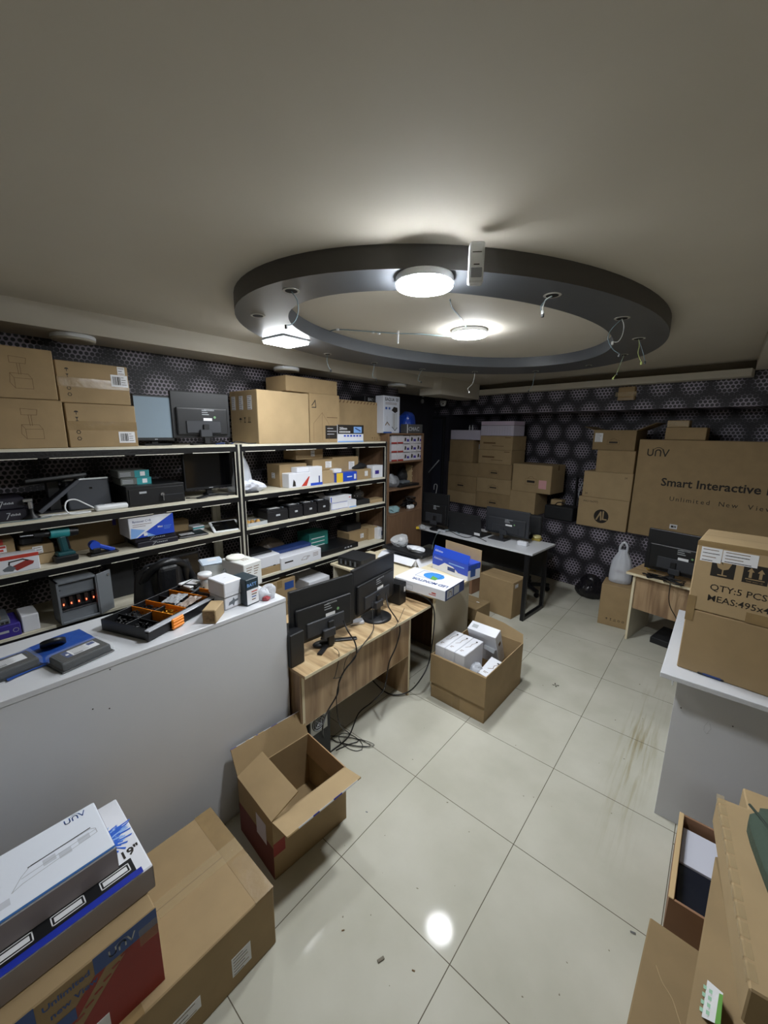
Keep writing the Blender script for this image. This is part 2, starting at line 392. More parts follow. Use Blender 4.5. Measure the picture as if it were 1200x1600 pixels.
# ------------------------------------------------------------------ ceiling ring, lamps, sensor
def ellipse_pts(c, a, b, rot, n=96): 
    return [(c[0]+a*math.cos(t)*math.cos(rot)-b*math.sin(t)*math.sin(rot), c[1]+a*math.cos(t)*math.sin(rot)+b*math.sin(t)*math.cos(rot)) for t in (2*PI*i/n for i in range(n))]
RZ = 2.60
def build_ring():
    n = 96; oc, ic = (-.982, 1.651), (-.925, 1.543)
    ou = ellipse_pts(oc, 1.634, 1.156, R(82.4), n); inn = ellipse_pts(ic, 1.29, .797, R(80.5), n)
    m = MB(); q = lambda i: (i+1) % n
    m.add([(x, y, RZ) for x, y in ou]+[(x, y, CEIL) for x, y in ou], [(i, n+i, n+q(i), q(i)) for i in range(n)], RINGD, None, True)
    m.add([(x, y, RZ) for x, y in inn]+[(x, y, CEIL) for x, y in inn], [(i, q(i), n+q(i), n+i) for i in range(n)], RINGU, None, True)
    m.add([(x, y, RZ) for x, y in ou]+[(x, y, RZ) for x, y in inn], [(i, q(i), n+q(i), n+i) for i in range(n)], RINGU)
    m.add([(x, y, CEIL) for x, y in ou]+[(x, y, CEIL) for x, y in inn], [(i, n+i, n+q(i), q(i)) for i in range(n)], RINGU)
    tag(m.build('ceiling_ring'), 'large dark grey oval ring hanging below the white ceiling', 'ceiling ring')
build_ring()
def lampmat(k, s): 
    m = mat('lamp_diffuser_%s' % k, '#ffffff', .5); _, _, b = nodes(m); b.inputs['Emission Color'].default_value = LAMP_COL+(1,); b.inputs['Emission Strength'].default_value = s; return m
def round_lamp(label, x, y, ztop, r, mt, h=.042, group=None, body=PLASTICW, fb=.6):
    t = thing('ceiling_lamp', label, 'ceiling lamp', (x, y, ztop), 0, group)
    m = MB(); m.lathe([(r*.97, 0), (r, -.006), (r, -h*fb), (r*.985, -h*(fb+.05))], body, 40); m.build('lamp_body', t)
    m = MB(); m.lathe([(r*.985, -h*(fb+.05)), (r*.975, -h*.85), (r*.95, -h*.95), (r*.8, -h), (.0005, -h)], mt, 40); m.build('diffuser', t)
    return t
pA = at(663, 452, z=RZ-.045); round_lamp('large round glowing lamp under the near side of the ceiling ring', pA.x, pA.y, RZ, .115, lampmat('a', LAMP_A))
pB = at(733, 526, z=CEIL-.042); round_lamp('round glowing lamp on the ceiling inside the ring', pB.x, pB.y, CEIL, .122, lampmat('b', LAMP_B))
# square lamp on the ceiling between ring and beam
c = at(447, 535, z=RZ-.02)
t = thing('square_ceiling_lamp', 'square glowing panel lamp at the left edge of the dark ring', 'ceiling lamp', (c.x, c.y, RZ-.001), R(2))
m = MB(); m.box(-.115, .115, -.115, .115, -.014, 0, PLASTICW, .004); m.build('lamp_body', t)
m = MB(); m.box(-.109, .109, -.109, .109, -.030, -.014, lampmat('c', LAMP_C), .006); m.build('diffuser', t)
# unseen fill lamp added behind the camera to brighten the foreground
round_lamp('unseen round fill lamp added on the ceiling near the front wall', 1.25, -1.35, CEIL, .14, lampmat('d', FILL_D))
OFF = mat('unlit_diffuser', '#b6b0a2', .5)
for i, (u, v, l) in enumerate(((122, 526, 'unlit round ceiling lamp above the left end of the shelving'), (455, 577, 'unlit round ceiling lamp above the long carton on the top shelf'), (623, 603, 'unlit round ceiling lamp above the tall brown bookcase'))):
    p = at(u, v, z=BEAMZ-.02); round_lamp(l, min(p.x, BEAMX-.125), p.y, BEAMZ, .115, OFF, h=.036, body=PLASTICW)
# motion sensor on the ring
p = at(741, 385, z=2.69)
t = thing('motion_sensor', 'white motion sensor fixed to the near side of the ring', 'sensor', (p.x-.0, p.y-.0, 2.50), R(35))
p1 = at(726, 447, z=2.52)
m = MB(); m.box(-.027, .027, -.04, .0, 0, .135, PLASTICW, .008, None, 2); m.build('sensor_case', t)
m = MB(); m.box(-.02, .02, -.0425, -.038, .018, .05, mat('sensor_lens', '#8f9298', .3), .002); m.box(-.016, .016, -.0415, -.04, .098, .1, INK); m.box(-.01, .01, -.0415, -.04, .058, .061, INK); m.build('sensor_lens', t)
t.location = (at(741, 448, z=2.52).x, at(741, 448, z=2.52).y, 2.52)
# wires between the lamps
m = MB(); q = lambda u, v, z=CEIL-.006: at(u, v, z=z)
m.tube([q(703, 468), q(706, 480), q(716, 492), q(722, 500), q(730, 513)], .0035, WIREG)
tag(m.build('lamp_cable'), 'grey cable running between the two round lamps', 'cable')
m = MB(); m.tube([q(706, 526), q(680, 524), q(655, 522), q(620, 521), q(575, 518), q(528, 515), q(512, 520), q(497, 530, CEIL-.03), q(480, 534, 2.6), q(472, 537, RZ-.01)], .0035, WIREG)
for u, v in ((528, 515), (583, 519), (592, 521)): m.box(*[c for k in ((q(u, v).x-.008, q(u, v).x+.008), (q(u, v).y-.008, q(u, v).y+.008), (CEIL-.012, CEIL)) for c in k], PLASTICW)
tag(m.build('lamp_cable'), 'long thin cable across the ceiling inside the ring to the square lamp', 'cable')
m = MB(); p = at(622, 519, z=CEIL-.01); m.box(p.x-.006, p.x+.006, p.y-.003, p.y+.003, CEIL-.085, CEIL, PLASTICW, .001)
tag(m.build('cable_tie'), 'white strip hanging from the cable inside the ring', 'cable tie')
# cut-out holes with hanging wires in the ring
HOLE = mat('dark_opening', '#0c0b0b', .9); RIM = mat('torn_plaster_rim', '#b9b7b0', .8)
def opening(u, v, label, wires, r=.038):
    p = at(u, v, z=RZ); t = thing('downlight_hole', label, 'downlight hole', (p.x, p.y, RZ))
    m = MB(); m.cyl((0, 0, -.0022), r, .002, RIM, n=20); m.build('rim', t)
    m = MB(); m.cyl((0, 0, -.0034), r*.72, .001, HOLE, n=16); m.build('opening', t)
    for mt, pts in wires:
        m = MB(); P = [(0, 0, -.004)]
        for uu, vv in pts:
            # wires hang close to the vertical plane through the hole
            n = Vector((p.x-CAM.x, p.y-CAM.y)).normalized(); d = ray(uu, vv); k = (Vector((p.x, p.y))-Vector((CAM.x, CAM.y))).dot(n)/(d.x*n.x+d.y*n.y)
            w = CAM+d*k; P.append((w.x-p.x, w.y-p.y, min(w.z-RZ, -.004)))
        m.tube(P, .0022, mt); w = P[-1]; m.box(w[0]-.006, w[0]+.006, w[1]-.005, w[1]+.005, w[2]-.016, w[2]+.002, BLACK if mt is WIREG else mt, .002); m.build('hanging_wire', t)
    return t
WY = mat('yellow_green_wire', '#a9b56a', .5)
opening(455, 454, 'open hole with a bent wire ending in a black plug, left of the big lamp', [(WIREG, [(464, 468), (466, 485), (462, 500), (455, 507), (447, 508)])])
opening(403, 493, 'empty hole at the far left of the ring', [])
opening(863, 461, 'open hole with short wires right of the motion sensor', [(WIREG, [(852, 470), (845, 480), (848, 490)]), (WIREW, [(853, 468), (849, 478), (848, 486)])])
opening(972, 497, 'open hole with two looping wires at the right of the ring', [(WIREW, [(975, 510), (972, 525), (965, 534), (957, 534)]), (WIREG, [(955, 515), (950, 530), (957, 545), (968, 553)])])
opening(998, 529, 'open hole with a yellow-tipped wire at the far right of the ring', [(WY, [(999, 540), (997, 552), (1002, 566)]), (WIREG, [(1004, 548), (1008, 565)])])
opening(975, 554, 'open hole with a kinked wire near the far right of the ring', [(WIREG, [(972, 562), (967, 575), (964, 583)]), (WY, [(964, 582), (958, 590)])], .03)
opening(920, 571, 'small plugged hole on the far side of the ring', [], .026)
opening(512, 553, 'hole with a thin wire on the ring above the long carton', [(WIREG, [(511, 562), (513, 572), (517, 578)])], .03)
opening(585, 567, 'hole with a thin wire on the far left side of the ring', [(WIREG, [(584, 576), (582, 588), (588, 592)])], .03)
opening(660, 577, 'hole with a thin curled wire on the far side of the ring', [(WIREG, [(656, 584), (653, 594), (658, 596)])], .03)
opening(742, 581, 'hole with a white wire over the lit end of the cornice', [(WIREW, [(741, 590), (738, 600), (731, 607), (733, 612)])], .03)
opening(837, 580, 'hole with a thin wire over the middle of the cornice', [(WIREG, [(834, 592), (832, 602), (826, 610)])], .03)

# ------------------------------------------------------------------ cartons
def icons(m, M, x, y, s, n=5, mt=INK, vert=False):
    for i in range(n):
        cx, cy = (x, y-i*s*1.35) if vert else (x+i*s*1.35, y)
        k = i % 5; w = s*.12
        def L_(pts, c=False): m.line(M, [(cx+a*s, cy+b*s) for a, b in pts], w, mt, closed=c)
        if k == 0: m.poly(M, [(cx-.4*s, cy), (cx-.25*s, cy+.3*s), (cx+.25*s, cy+.3*s), (cx+.4*s, cy)], mt); L_([(0, .3), (0, -.4)])
        elif k == 1: m.poly(M, [(cx-.3*s, cy+.4*s), (cx+.3*s, cy+.4*s), (cx, cy)], mt); L_([(0, 0), (0, -.4)]); L_([(-.2, -.4), (.2, -.4)])
        elif k == 2: L_([(-.2, -.3), (-.2, .4)]); L_([(.2, -.3), (.2, .4)]); L_([(-.4, -.4), (.4, -.4)])
        else: L_([(.35*math.cos(R(60*j)), .35*math.sin(R(60*j))) for j in range(6)], True)
def lbl(t, face, w, d, h, x, y, sw, sh, kind='white', seed=1, name='shipping_label', mt=None):
    M = FM(face, w, d, h) @ Matrix.Translation((x, y, 0)); m = MB(); rn = random.Random(seed)
    m.box(-sw/2, sw/2, -sh/2, sh/2, .0003, .0012, mt or WHITE2, M=M)
    if kind == 'white':
        n = max(2, int(sh/.014)); z = .0015
        for i in range(n):
            yy = sh/2-(i+.6)*sh/n; x1 = -sw*.42+sw*.84*rn.uniform(.5, 1)
            m.rect(M, -sw*.42, x1, yy-.0016, yy+.0016, INK if i % 2 else FAINT, z)
    elif kind == 'bar':
        z = .0015; x0 = -sw*.4
        while x0 < sw*.05:
            k = rn.uniform(.001, .004); m.rect(M, x0, x0+k, -sh*.35, sh*.35, INK, z); x0 += k+rn.uniform(.001, .003)
        for i in range(4): m.rect(M, sw*.12, sw*rn.uniform(.25, .42), sh*(.3-.2*i)-.0015, sh*(.3-.2*i)+.0015, INK, z)
    elif kind == 'red': 
        m.rect(M, -sw*.42, sw*.42, sh*.1, sh*.4, REDB, .0015); m.rect(M, -sw*.4, sw*.1, -sh*.35, -sh*.05, REDB, .0015)
    return m.build(name, t)
def tape_strip(t, face, w, d, h, x0, x1, y0, y1, mt=TAPE, name='packing_tape'):
    m = MB(); m.box(x0, x1, y0, y1, .0002, .0008, mt, M=FM(face, w, d, h)); return m
def carton(label, B, card=C0, name='cardboard_box', cat='cardboard box', group=None, tape=None, prints=None, stickers=(), seam=True, bev=.004, tmat=TAPE, rz=None, seamy=False):
    w, d, h = B['w'], B['d'], B['h']
    m = MB(); m.box(-w/2, w/2, -d/2, d/2, 0, h, card, bev)
    if seam:
        T = FM('t', w, d, h)
        if seamy: m.rect(T, -.0012, .0012, -d/2+.004, d/2-.004, SEAM)
        else: m.rect(T, -w/2+.004, w/2-.004, -.0012, .0012, SEAM)
    if prints: prints(m, w, d, h)
    multi = bool(tape or stickers)
    if not multi:
        o = m.build(name, None, B['loc'], B['rz'] if rz is None else rz); return tag(o, label, cat, group)
    t = thing(name, label, cat, B['loc'], B['rz'] if rz is None else rz, group)
    m.build('box_body', t)
    if tape:
        tm = MB()
        for f in tape:
            tw = .026
            if f == 'tx': tm.box(-w/2, w/2, -tw, tw, .0002, .0008, tmat, M=FM('t', w, d, h)); 
            elif f == 'ty': tm.box(-tw, tw, -d/2, d/2, .0002, .0008, tmat, M=FM('t', w, d, h))
            elif f == 'fv': tm.box(-tw, tw, h/2-.07, h/2, .0002, .0008, tmat, M=FM('f', w, d, h))
            elif f == 'fV': tm.box(-tw, tw, -h/2, h/2, .0002, .0008, tmat, M=FM('f', w, d, h))
            elif f == 'fh': tm.box(-w/2, w/2, -tw, tw, .0002, .0008, tmat, M=FM('f', w, d, h))
            elif f == 'lv': tm.box(-tw, tw, h/2-.07, h/2, .0002, .0008, tmat, M=FM('l', w, d, h))
            elif f == 'rv': tm.box(-tw, tw, h/2-.07, h/2, .0002, .0008, tmat, M=FM('r', w, d, h))
            elif f == 'fe':
                tm.box(-w/2, w/2, h/2-.02, h/2, .0002, .0008, tmat, M=FM('f', w, d, h)); tm.box(-w/2, w/2, -d/2, -d/2+.02, .0002, .0008, tmat, M=FM('t', w, d, h))
        tm.build('packing_tape', t)
    for i, st in enumerate(stickers):
        f, x, y, sw, sh = st[:5]; lbl(t, f, w, d, h, x, y, sw, sh, *(st[5:] or ('white',)), **({} if len(st) > 6 else {'seed': i+int(w*1000)}))
    return t
def logo_unv(m, M, x, y, s, mt):
    """rounded lower-case lettering u n v with an arc over the n"""
    w = s*.17
    arc = lambda cx, cy, r, a0, a1, n=8: [(x+s*(cx+r*math.cos(R(a0+(a1-a0)*i/n))), y+s*(cy+r*math.sin(R(a0+(a1-a0)*i/n)))) for i in range(n+1)]
    m.line(M, [(x, y+s)]+arc(.36, .36, .36, 180, 360)+[(x+s*.72, y+s)], w, mt)
    m.line(M, [(x+s*1.1, y)]+arc(1.46, .6, .36, 180, 0)+[(x+s*1.82, y)], w, mt)
    m.line(M, [(x+s*2.1, y+s), (x+s*2.5, y), (x+s*2.9, y+s)], w, mt)
    m.line(M, arc(1.46, .55, .78, 140, 40), w*.5, mt)
def blob(name, loc, size, mt, seed, label=None, cat=None, rz=0, amp=.25, fr=4.0, flat=True, sub=4, parent=None, group=None):
    soft = name in ('mouse_body', 'pastry')
    rn_ = random.Random(seed); cr = [] if soft else [(Vector((rn_.uniform(-1, 1), rn_.uniform(-1, 1), rn_.uniform(-1, 1))).normalized(), rn_.uniform(.7, .98)) for _ in range(26)]
    bm = bmesh.new(); bmesh.ops.create_icosphere(bm, subdivisions=sub, radius=1)
    for v in bm.verts:
        p = v.co.copy(); k = 1+amp*noise.noise(p*fr*.35+Vector((seed, 0, 0)))*1.6+amp*.6*abs(noise.noise(p*fr+Vector((0, seed, 0))))
        p = p*k*(1.0 if soft else 1.17)
        for n_, c_ in cr:          # crumpled facets
            e_ = p.dot(n_)-c_
            if e_ > 0: p -= n_*e_*.6
        if flat and p.z < -.55: p.z = -.55-(p.z+.55)*.02
        v.co = Vector((p.x*size[0], p.y*size[1], (p.z+.57)*size[2]/1.6))
    m = MB(); m.bm(bm, mt, smooth=soft); o = m.build(name, parent, loc, rz)
    if label: tag(o, label, cat, group)
    return o

# ------------------------------------------------------------------ electronics
def monitor(label, B, foot, base='rect', back=True, name='computer_monitor', pt=.04, screen=GLOSS, group=None, tilt=0, frame=BLACK, sticker=True, dots=None, zs=None, baser=.11):
    """B: fitted panel box (loc.z is the panel's lower edge); foot: x,y,z of the stand; visible side is local -y"""
    w, h, a = B['w'], B['h'], B['rz']; zp = B['loc'][2]; z0 = foot[2]; g = zp-z0
    t = thing(name, label, 'monitor', (foot[0], foot[1], z0), a, group)
    dx = Vector((B['loc'][0]-foot[0], B['loc'][1]-foot[1], 0)); t_ = Vector((math.cos(a), math.sin(a), 0)); px = dx.dot(t_); n_ = Vector((-math.sin(a), math.cos(a), 0)); py = dx.dot(n_)
    T = Matrix.Translation((px, py, g)) @ Matrix.Rotation(R(tilt), 4, 'X')
    m = MB()
    if back:
        m.box(-w/2, w/2, -.004, .022, 0, h, frame, .006, T, 2)
        m.box(-w*.44, w*.44, -.022, 0, h*.06, h*.66, frame, .014, T, 2); m.box(-w*.3, w*.3, -.03, -.018, h*.10, h*.38, DGREY, .006, T)
        M = T @ FM('f', w, .044, h) @ Matrix.Translation((0, 0, 0))
        m.text(M, 'xxxxxxx', w*.02, h*.1, .022, LGREY, align='l', z=.0004); m.text(M, 'xxxxx', w*.02, h*.05, .018, LGREY, z=.0004) if False else None
        for i in range(3): m.rect(M, -w*.02, w*(.06+.02*i), h*(.1-.045*i), h*(.115-.045*i), LGREY, .0006)
        hs = m.build('rear_housing', t)
        if sticker:
            s_ = MB(); s_.rect(M, -w*.0, w*.15, -h*.12, -h*.06, WHITE2, .0012); s_.cyl((w*.2, -.0235, h*.46), .009, .002, mat('green_dot_sticker', '#6f9a6a', .5), n=14, M=T, axis='y') if dots else None
            s_.build('rating_label', hs)
        m = MB(); m.box(-w*.485, w*.485, .0225, .0235, h*.04, h*.97, GLOSS, M=T); m.build('screen', t)
    else:
        m.box(-w/2, w/2, -.012, .018, 0, h, frame, .006, T, 2); m.box(-w*.3, w*.3, .015, .045, h*.1, h*.6, frame, .01, T); m.build('screen_housing', t)
        m = MB(); m.box(-w*.475, w*.475, -.0132, -.012, h*.075, h*.955, screen, M=T); m.build('screen', t)
        m = MB(); m.rect(T @ FM('f', w, .024, h), -w*.04, w*.04, -h*.47, -h*.455, LGREY, .001); m.build('badge', t)
    m = MB(); yb = .03 if not back else -.03
    m.box(-.022, .022, py+yb-.012, py+yb+.012, .008, g+h*.3, frame, .004, Matrix.Translation((px*.5, 0, 0))); m.box(-.045, .045, py+yb-.02, py+yb+.018, g+.005, g+.06, DGREY, .005, Matrix.Translation((px*.8, 0, 0))); m.build('stand_neck', t)
    m = MB()
    if base == 'round': m.lathe([(baser, 0), (baser, .008), (baser*.85, .016), (.03, .022), (.001, .022)], frame, 40)
    elif base == 'vee':
        for k in (-1, 1): m.box(-.016, .016, -.17, .02, 0, .013, frame, .004, Matrix.Rotation(R(58*k), 4, 'Z') @ Matrix.Translation((0, 0, 0)))
        m.box(-.035, .035, -.03, .06, 0, .018, frame, .005)
    else: m.box(-baser, baser, -.08, .08, 0, .012, frame, .006)
    m.build('stand_base', t)
    return t
def blackbox(label, B, name, cat, mt=BLACK, group=None, feat=None, bev=.004, parts=None, rz=None):
    w, d, h = B['w'], B['d'], B['h']; m = MB(); m.box(-w/2, w/2, -d/2, d/2, 0, h, mt, bev)
    if feat: feat(m, w, d, h)
    if parts:
        t = thing(name, label, cat, B['loc'], B['rz'] if rz is None else rz, group); m.build('casing', t); parts(t, w, d, h); return t
    return tag(m.build(name, None, B['loc'], B['rz'] if rz is None else rz), label, cat, group)
def cable(label, pts, r=.003, mt=WIRE, group=None, name='cable', cat='cable'):
    m = MB(); m.tube(pts, r, mt); return tag(m.build(name), label, cat, group)

# ------------------------------------------------------------------ left shelving: two bays
ZL = [.30, .85, 1.21, 1.49, 1.885]; ZR = [.30, .76, 1.21, 1.49, 1.885]
YP = s_of_u((XS, 0), R(90), 1.5, 378); YE = s_of_u((XS, 0), R(90), 1.5, 604); YA = -1.45
POST = mat('worn_white_post', '#c9c6b8', .5, var=.1, scale=30, stretch=(1, 1, .3)); PBLACK = mat('black_post_tape', '#0e0e10', .35, bump=.2, scale=60)
BOARD = mat('shelf_board', '#c8c2b0', .55, var=.05, scale=8)
def shelf_unit(label, y0, y1, zs, posts):
    t = thing('shelving_unit', label, 'shelving', (0, 0, 0)); D = .46; xb = XS-D
    for y in posts:
        for xf in (XS, xb+.03):
            m = MB(); m.box(xf-.03, xf-.001, y-.017, y+.017, 0, 1.885, POST, .002)
            if xf == XS: m.box(xf-.001, xf+.001, y-.010, y+.010, 0, 1.885, PBLACK); m.box(xf-.03, xf-.004, y-.0175, y+.0175, 0, 1.88, PBLACK)
            m.build('upright_post', t)
    for z in zs:
        m = MB(); m.box(xb, XS-.002, y0+.018, y1-.018, z-.016, z, BOARD, .002); m.build('shelf_board', t)
        m = MB(); m.box(XS-.02, XS, y0+.017, y1-.017, z-.056, z-.0145, PBLACK, .002)
        rn = random.Random(int(z*100)+int(y0*10)); y = y0+.05
        while y < y1-.1:
            l = rn.uniform(.12, .4); m.box(XS-.004, XS+.0008, y, min(y+l, y1-.03), z-.058, z-.053, POST); y += l+rn.uniform(.03, .12)
        m.box(XS-.004, XS+.0006, y0+.02, y1-.02, z-.0165, z-.011, POST)
        m.build('shelf_beam', t)
shelf_unit('left bay of black and white metal shelving full of electronics', YA, YP-.0, ZL, (YA+.02, YP-.022))
shelf_unit('right bay of black and white metal shelving with black batteries and cartons', YP, YE, ZR, (YP+.014, YE-.012))
Z1, Z2, Z3, Z4 = 1.885, 1.49, 1.21, .85; Z4R = .76

# ------------------------------------------------------------------ on the top shelf
def stand_print(m, w, d, h):
    M = FM('f', w, d, h); x, y, s = w*.18, -h*.12, h*.9
    q = lambda *p: [(x+a*s, y+b*s) for a, b in p]
    m.line(M, q((-.17, .12), (.14, .12), (.2, .02), (-.11, .02)), .002, FAINT, closed=True); m.line(M, q((-.11, .02), (-.11, -.2), (.2, -.2), (.2, .02)), .002, FAINT)
    m.line(M, q((-.17, .12), (-.19, -.08), (-.11, -.2)), .002, FAINT); m.line(M, q((-.02, .1), (-.03, .34)), .002, FAINT); m.line(M, q((.02, .1), (.02, .34)), .002, FAINT)
    m.line(M, q((-.15, .34), (.12, .34), (.14, .46), (-.15, .48)), .002, FAINT, closed=True)
B = SH(-75, 107, 622, Z1, .42, -.0); Bl = dict(B)
carton('kraft carton printed with a terminal outline, bottom left on the top shelf', B, C0, prints=stand_print, group='cartons on the top shelf')
B = dict(B); B['h'] = z_of_v(at(106, 622, x=XS), 549)-Z1-B['h']-.004; B['loc'] = (B['loc'][0]-.005, B['loc'][1]-.012, Z1+Bl['h']+.002)
carton('kraft carton printed with a terminal outline, stacked at the far left top', B, C0, prints=stand_print, group='cartons on the top shelf')
def ic_print(m, w, d, h): icons(m, FM('f', w, d, h), -w*.36, h*.3, h*.11, 5, vert=True)
B = SH(110, 217, 632, Z1, .42, .02); Bl = dict(B)
carton('taped kraft carton with vertical handling symbols, lower one beside the touch screen', B, C0, tape=['fh'], prints=ic_print, stickers=[('f', B['w']*.33, -B['h']*.27, B['w']*.25, B['h']*.27, 'bar')])
B = dict(B); B['h'] = z_of_v(at(160, 632, x=XS), 567)-Z1-B['h']-.004; B['loc'] = (B['loc'][0]-.01, B['loc'][1]-.015, Z1+Bl['h']+.002)
carton('taped kraft carton with vertical handling symbols, upper one with two labels', B, C0, tape=['fh'], prints=ic_print, stickers=[('f', B['w']*.36, B['h']*.12, B['w']*.25, B['h']*.3, 'bar'), ('f', B['w']*.4, B['h']*.38, B['w']*.11, B['h']*.2, 'white')])
SCRL = mat('lit_screen', '#76848f', .08, emit=.05)
B = SH(214, 274, 620, Z1+.03, .03, .12); B['h'] = z_of_v(at(245, 650, x=XS-.12), 617)-(Z1+.03)
monitor('touch screen terminal with a pale lit screen on the top shelf', B, (B['loc'][0]-.03, B['loc'][1], Z1), 'rect', False, screen=SCRL, baser=.09, name='touch_screen_terminal')
B = SH(272, 362, 613, Z1+.05, .03, .1)
monitor('black monitor seen from behind between the touch screen and the big carton', B, (B['loc'][0]-.02, B['loc'][1]+.02, Z1), 'vee', True, dots=True)
p = at(300, 685, z=Z1+.01)
tag((lambda m: (m.box(-.05, .05, -.02, .02, 0, .018, REDM, .004), m.box(-.03, .03, -.0205, .0205, .004, .014, BROWNP), m)[-1])(MB()).build('small_case', None, (XS-.06, p.y, Z1), R(88)), 'small dark red case in front of the monitor on the top shelf', 'case')
q = lambda u, v, z=Z1+.006, b=.05: at(u, v, x=XS-b)
y_ = lambda u: s_of_u((XS-.06, 0), R(90), Z1, u)
cable('tangled dark cable at the foot of the big carton on the top shelf', [(XS-.05, y_(340), Z1+.006), (XS-.09, y_(350), Z1+.03), (XS-.04, y_(358), Z1+.006), (XS-.08, y_(372), Z1+.02), (XS-.03, y_(385), Z1+.006), (XS-.05, y_(400), Z1+.005)], .005)
cable('thin blue cable lying on the top shelf beside the monitor foot', [(XS-.04, y_(335), Z1+.004), (XS-.02, y_(345), Z1+.012), (XS-.06, y_(352), Z1+.004), (XS-.03, y_(362), Z1+.01)], .004, NAVY)
B = SH(405, 484, 612, Z1, .42, .0)
def bigp(m, w, d, h):
    M = FM('f', w, d, h); m.text(M, '46x TUNEXXX', -w*.3, h*.1, .05, mat('ghost_print', '#9c7f57', .8)) if False else None
    icons(m, FM('l', w, d, h), -d*.12, -h*.05, .05, 3)
carton('largest kraft carton on the top shelf with three labels on its left side', B, C1, prints=bigp, stickers=[('l', -.15, B['h']*.27, .06, B['h']*.26), ('l', -.03, B['h']*.27, .06, B['h']*.26), ('l', .1, B['h']*.27, .065, B['h']*.26)])
def house(m, w, d, h):
    M = FM('f', w, d, h); m.line(M, [(-w*.38, -h*.45), (-w*.38, -h*.1), (-w*.1, h*.12), (w*.12, -h*.1), (w*.12, -h*.45)], .003, FAINT); m.line(M, [(-w*.1, h*.12), (-w*.1, -h*.45)], .003, FAINT)
    m.rect(M, w*.0, w*.5, -h*.42, -h*.14, INK); m.text(M, 'xiiixx', w*.1, -h*.3, .03, WHITE2, z=.001) if False else None
    for i, k in enumerate((.5, .8, .6)): m.rect(M, w*.06, w*(.06+.4*k), -h*(.2+.06*i)-.002, -h*(.2+.06*i)+.002, WHITE2, .001)
    m.line(M, [(-w*.42, h*.26), (-w*.32, h*.36), (-w*.3, h*.22), (-w*.42, h*.22)], .008, INK); m.rect(M, w*.05, w*.42, h*.02, h*.035, FAINT)
B = SH(485, 531, 616, Z1, .42, .01); Bh = B
carton('kraft carton with a house outline and a black printed band', B, C0, prints=house)
B = SH(447, 527, 0, Z1+Bh['h']+.003, .3, .06); B['h'] = .13
carton('long kraft carton lying on top of the two big cartons', B, C0, tape=['rv'])
def stripes(m, w, d, h):
    M = FM('f', w, d, h); k = 0
    x = -w*.5
    while x < w*.46: m.poly(M, [(x, h*.43), (x+w*.03, h*.43), (x+w*.06, h*.49), (x+w*.03, h*.49)], FAINT); x += w*.075
    m.text(M, '46x TGX', -w*.28, h*.08, .05, FAINT) if False else None
    icons(m, M, w*.24, -h*.42, .03, 4, FAINT)
B = SH(530, 598, 627, Z1, .12, .12)
carton('wide kraft carton with a striped upper edge at the right of the top shelf', B, C0, prints=stripes)
def p250(m, w, d, h):
    M = FM('f', w, d, h); m.rect(M, -w/2, w/2, -h*.02, h/2, INK); m.text(M, '250mm', -w*.44, h*.22, .034, WHITE2, z=.001, bold=.02); m.text(M, 'PVC-LAM', -w*.44, h*.05, .024, WHITE2, z=.001) if False else None
    for i in range(7): m.rect(M, -w*(.44-.06*i), -w*(.40-.06*i), h*.05, h*.14, WHITE2, .001)
    m.rect(M, w*.1, w*.42, h*.04, h*.4, LBLUE, .001); m.poly(M, [(w*.14, h*.3), (w*.36, h*.12), (w*.38, h*.18), (w*.18, h*.34)], NAVY, .0014)
    for i in range(6): m.rect(M, -w*.28+i*w*.12, -w*.2+i*w*.12, -h*.18, -h*.08, BLUE, .001)
    m.rect(M, -w/2, w/2, -h*.5, -h*.42, LBLUE, .001)
B = SH(528, 568, 664, Z1, .12, -.0)
carton('small black, white and blue box marked 250mm at the shelf edge', B, WHITE, name='printed_box', cat='box', prints=p250, seam=False)
# ------------------------------------------------------------------ second level, left bay
def zup(m, w, d, h):
    M = FM('f', w, d, h); m.line(M, [(-w*.13, h*.22), (-w*.05, h*.22), (-w*.15, -h*.3)], .0035, LGREY); [m.rect(M, w*(-.04+.045*i), w*(-.01+.045*i), -h*.05, h*(.08+.05*(i % 2)), LGREY, .0006) for i in range(6)]
DBOX = mat('dark_printed_box', '#191725', .5)
B = SH(-10, 50, 0, Z2, .25, .06); B['h'] = .062
Bz = blackbox('lower dark violet box with white lettering at the left of the second shelf', B, 'flat_box', 'box', DBOX, feat=zup)
B = dict(B); B['loc'] = (B['loc'][0]-.01, B['loc'][1]-.02, Z2+.064)
blackbox('upper dark violet box with white lettering at the left of the second shelf', B, 'flat_box', 'box', DBOX, feat=zup)
B = SH(-60, -12, 0, Z2, .25, .02); B['h'] = .1
# camera on a round base
p = Vector((XS-.05, s_of_u((XS-.05, 0), R(90), Z2, 51), Z2)); t = thing('webcam', 'small black camera on a round base in front of the dark boxes', 'webcam', p)
m = MB(); m.lathe([(.036, 0), (.036, .012), (.012, .03), (.01, .07), (.001, .07)], BLACK); m.build('camera_base', t)
m = MB(); m.cyl((0, 0, .062), .012, .05, SILVER, n=16); m.box(-.014, .014, -.03, .012, .1, .118, SILVER, .003); m.build('camera_head', t)
cable('thin grey cable looped around the webcam base', [(XS-.02, p.y-.16, Z2+.004), (XS-.015, p.y-.06, Z2+.004), (XS-.012, p.y, Z2+.004), (XS-.03, p.y+.07, Z2+.004), (XS-.1, p.y+.1, Z2+.004)], .0025, WIREG)
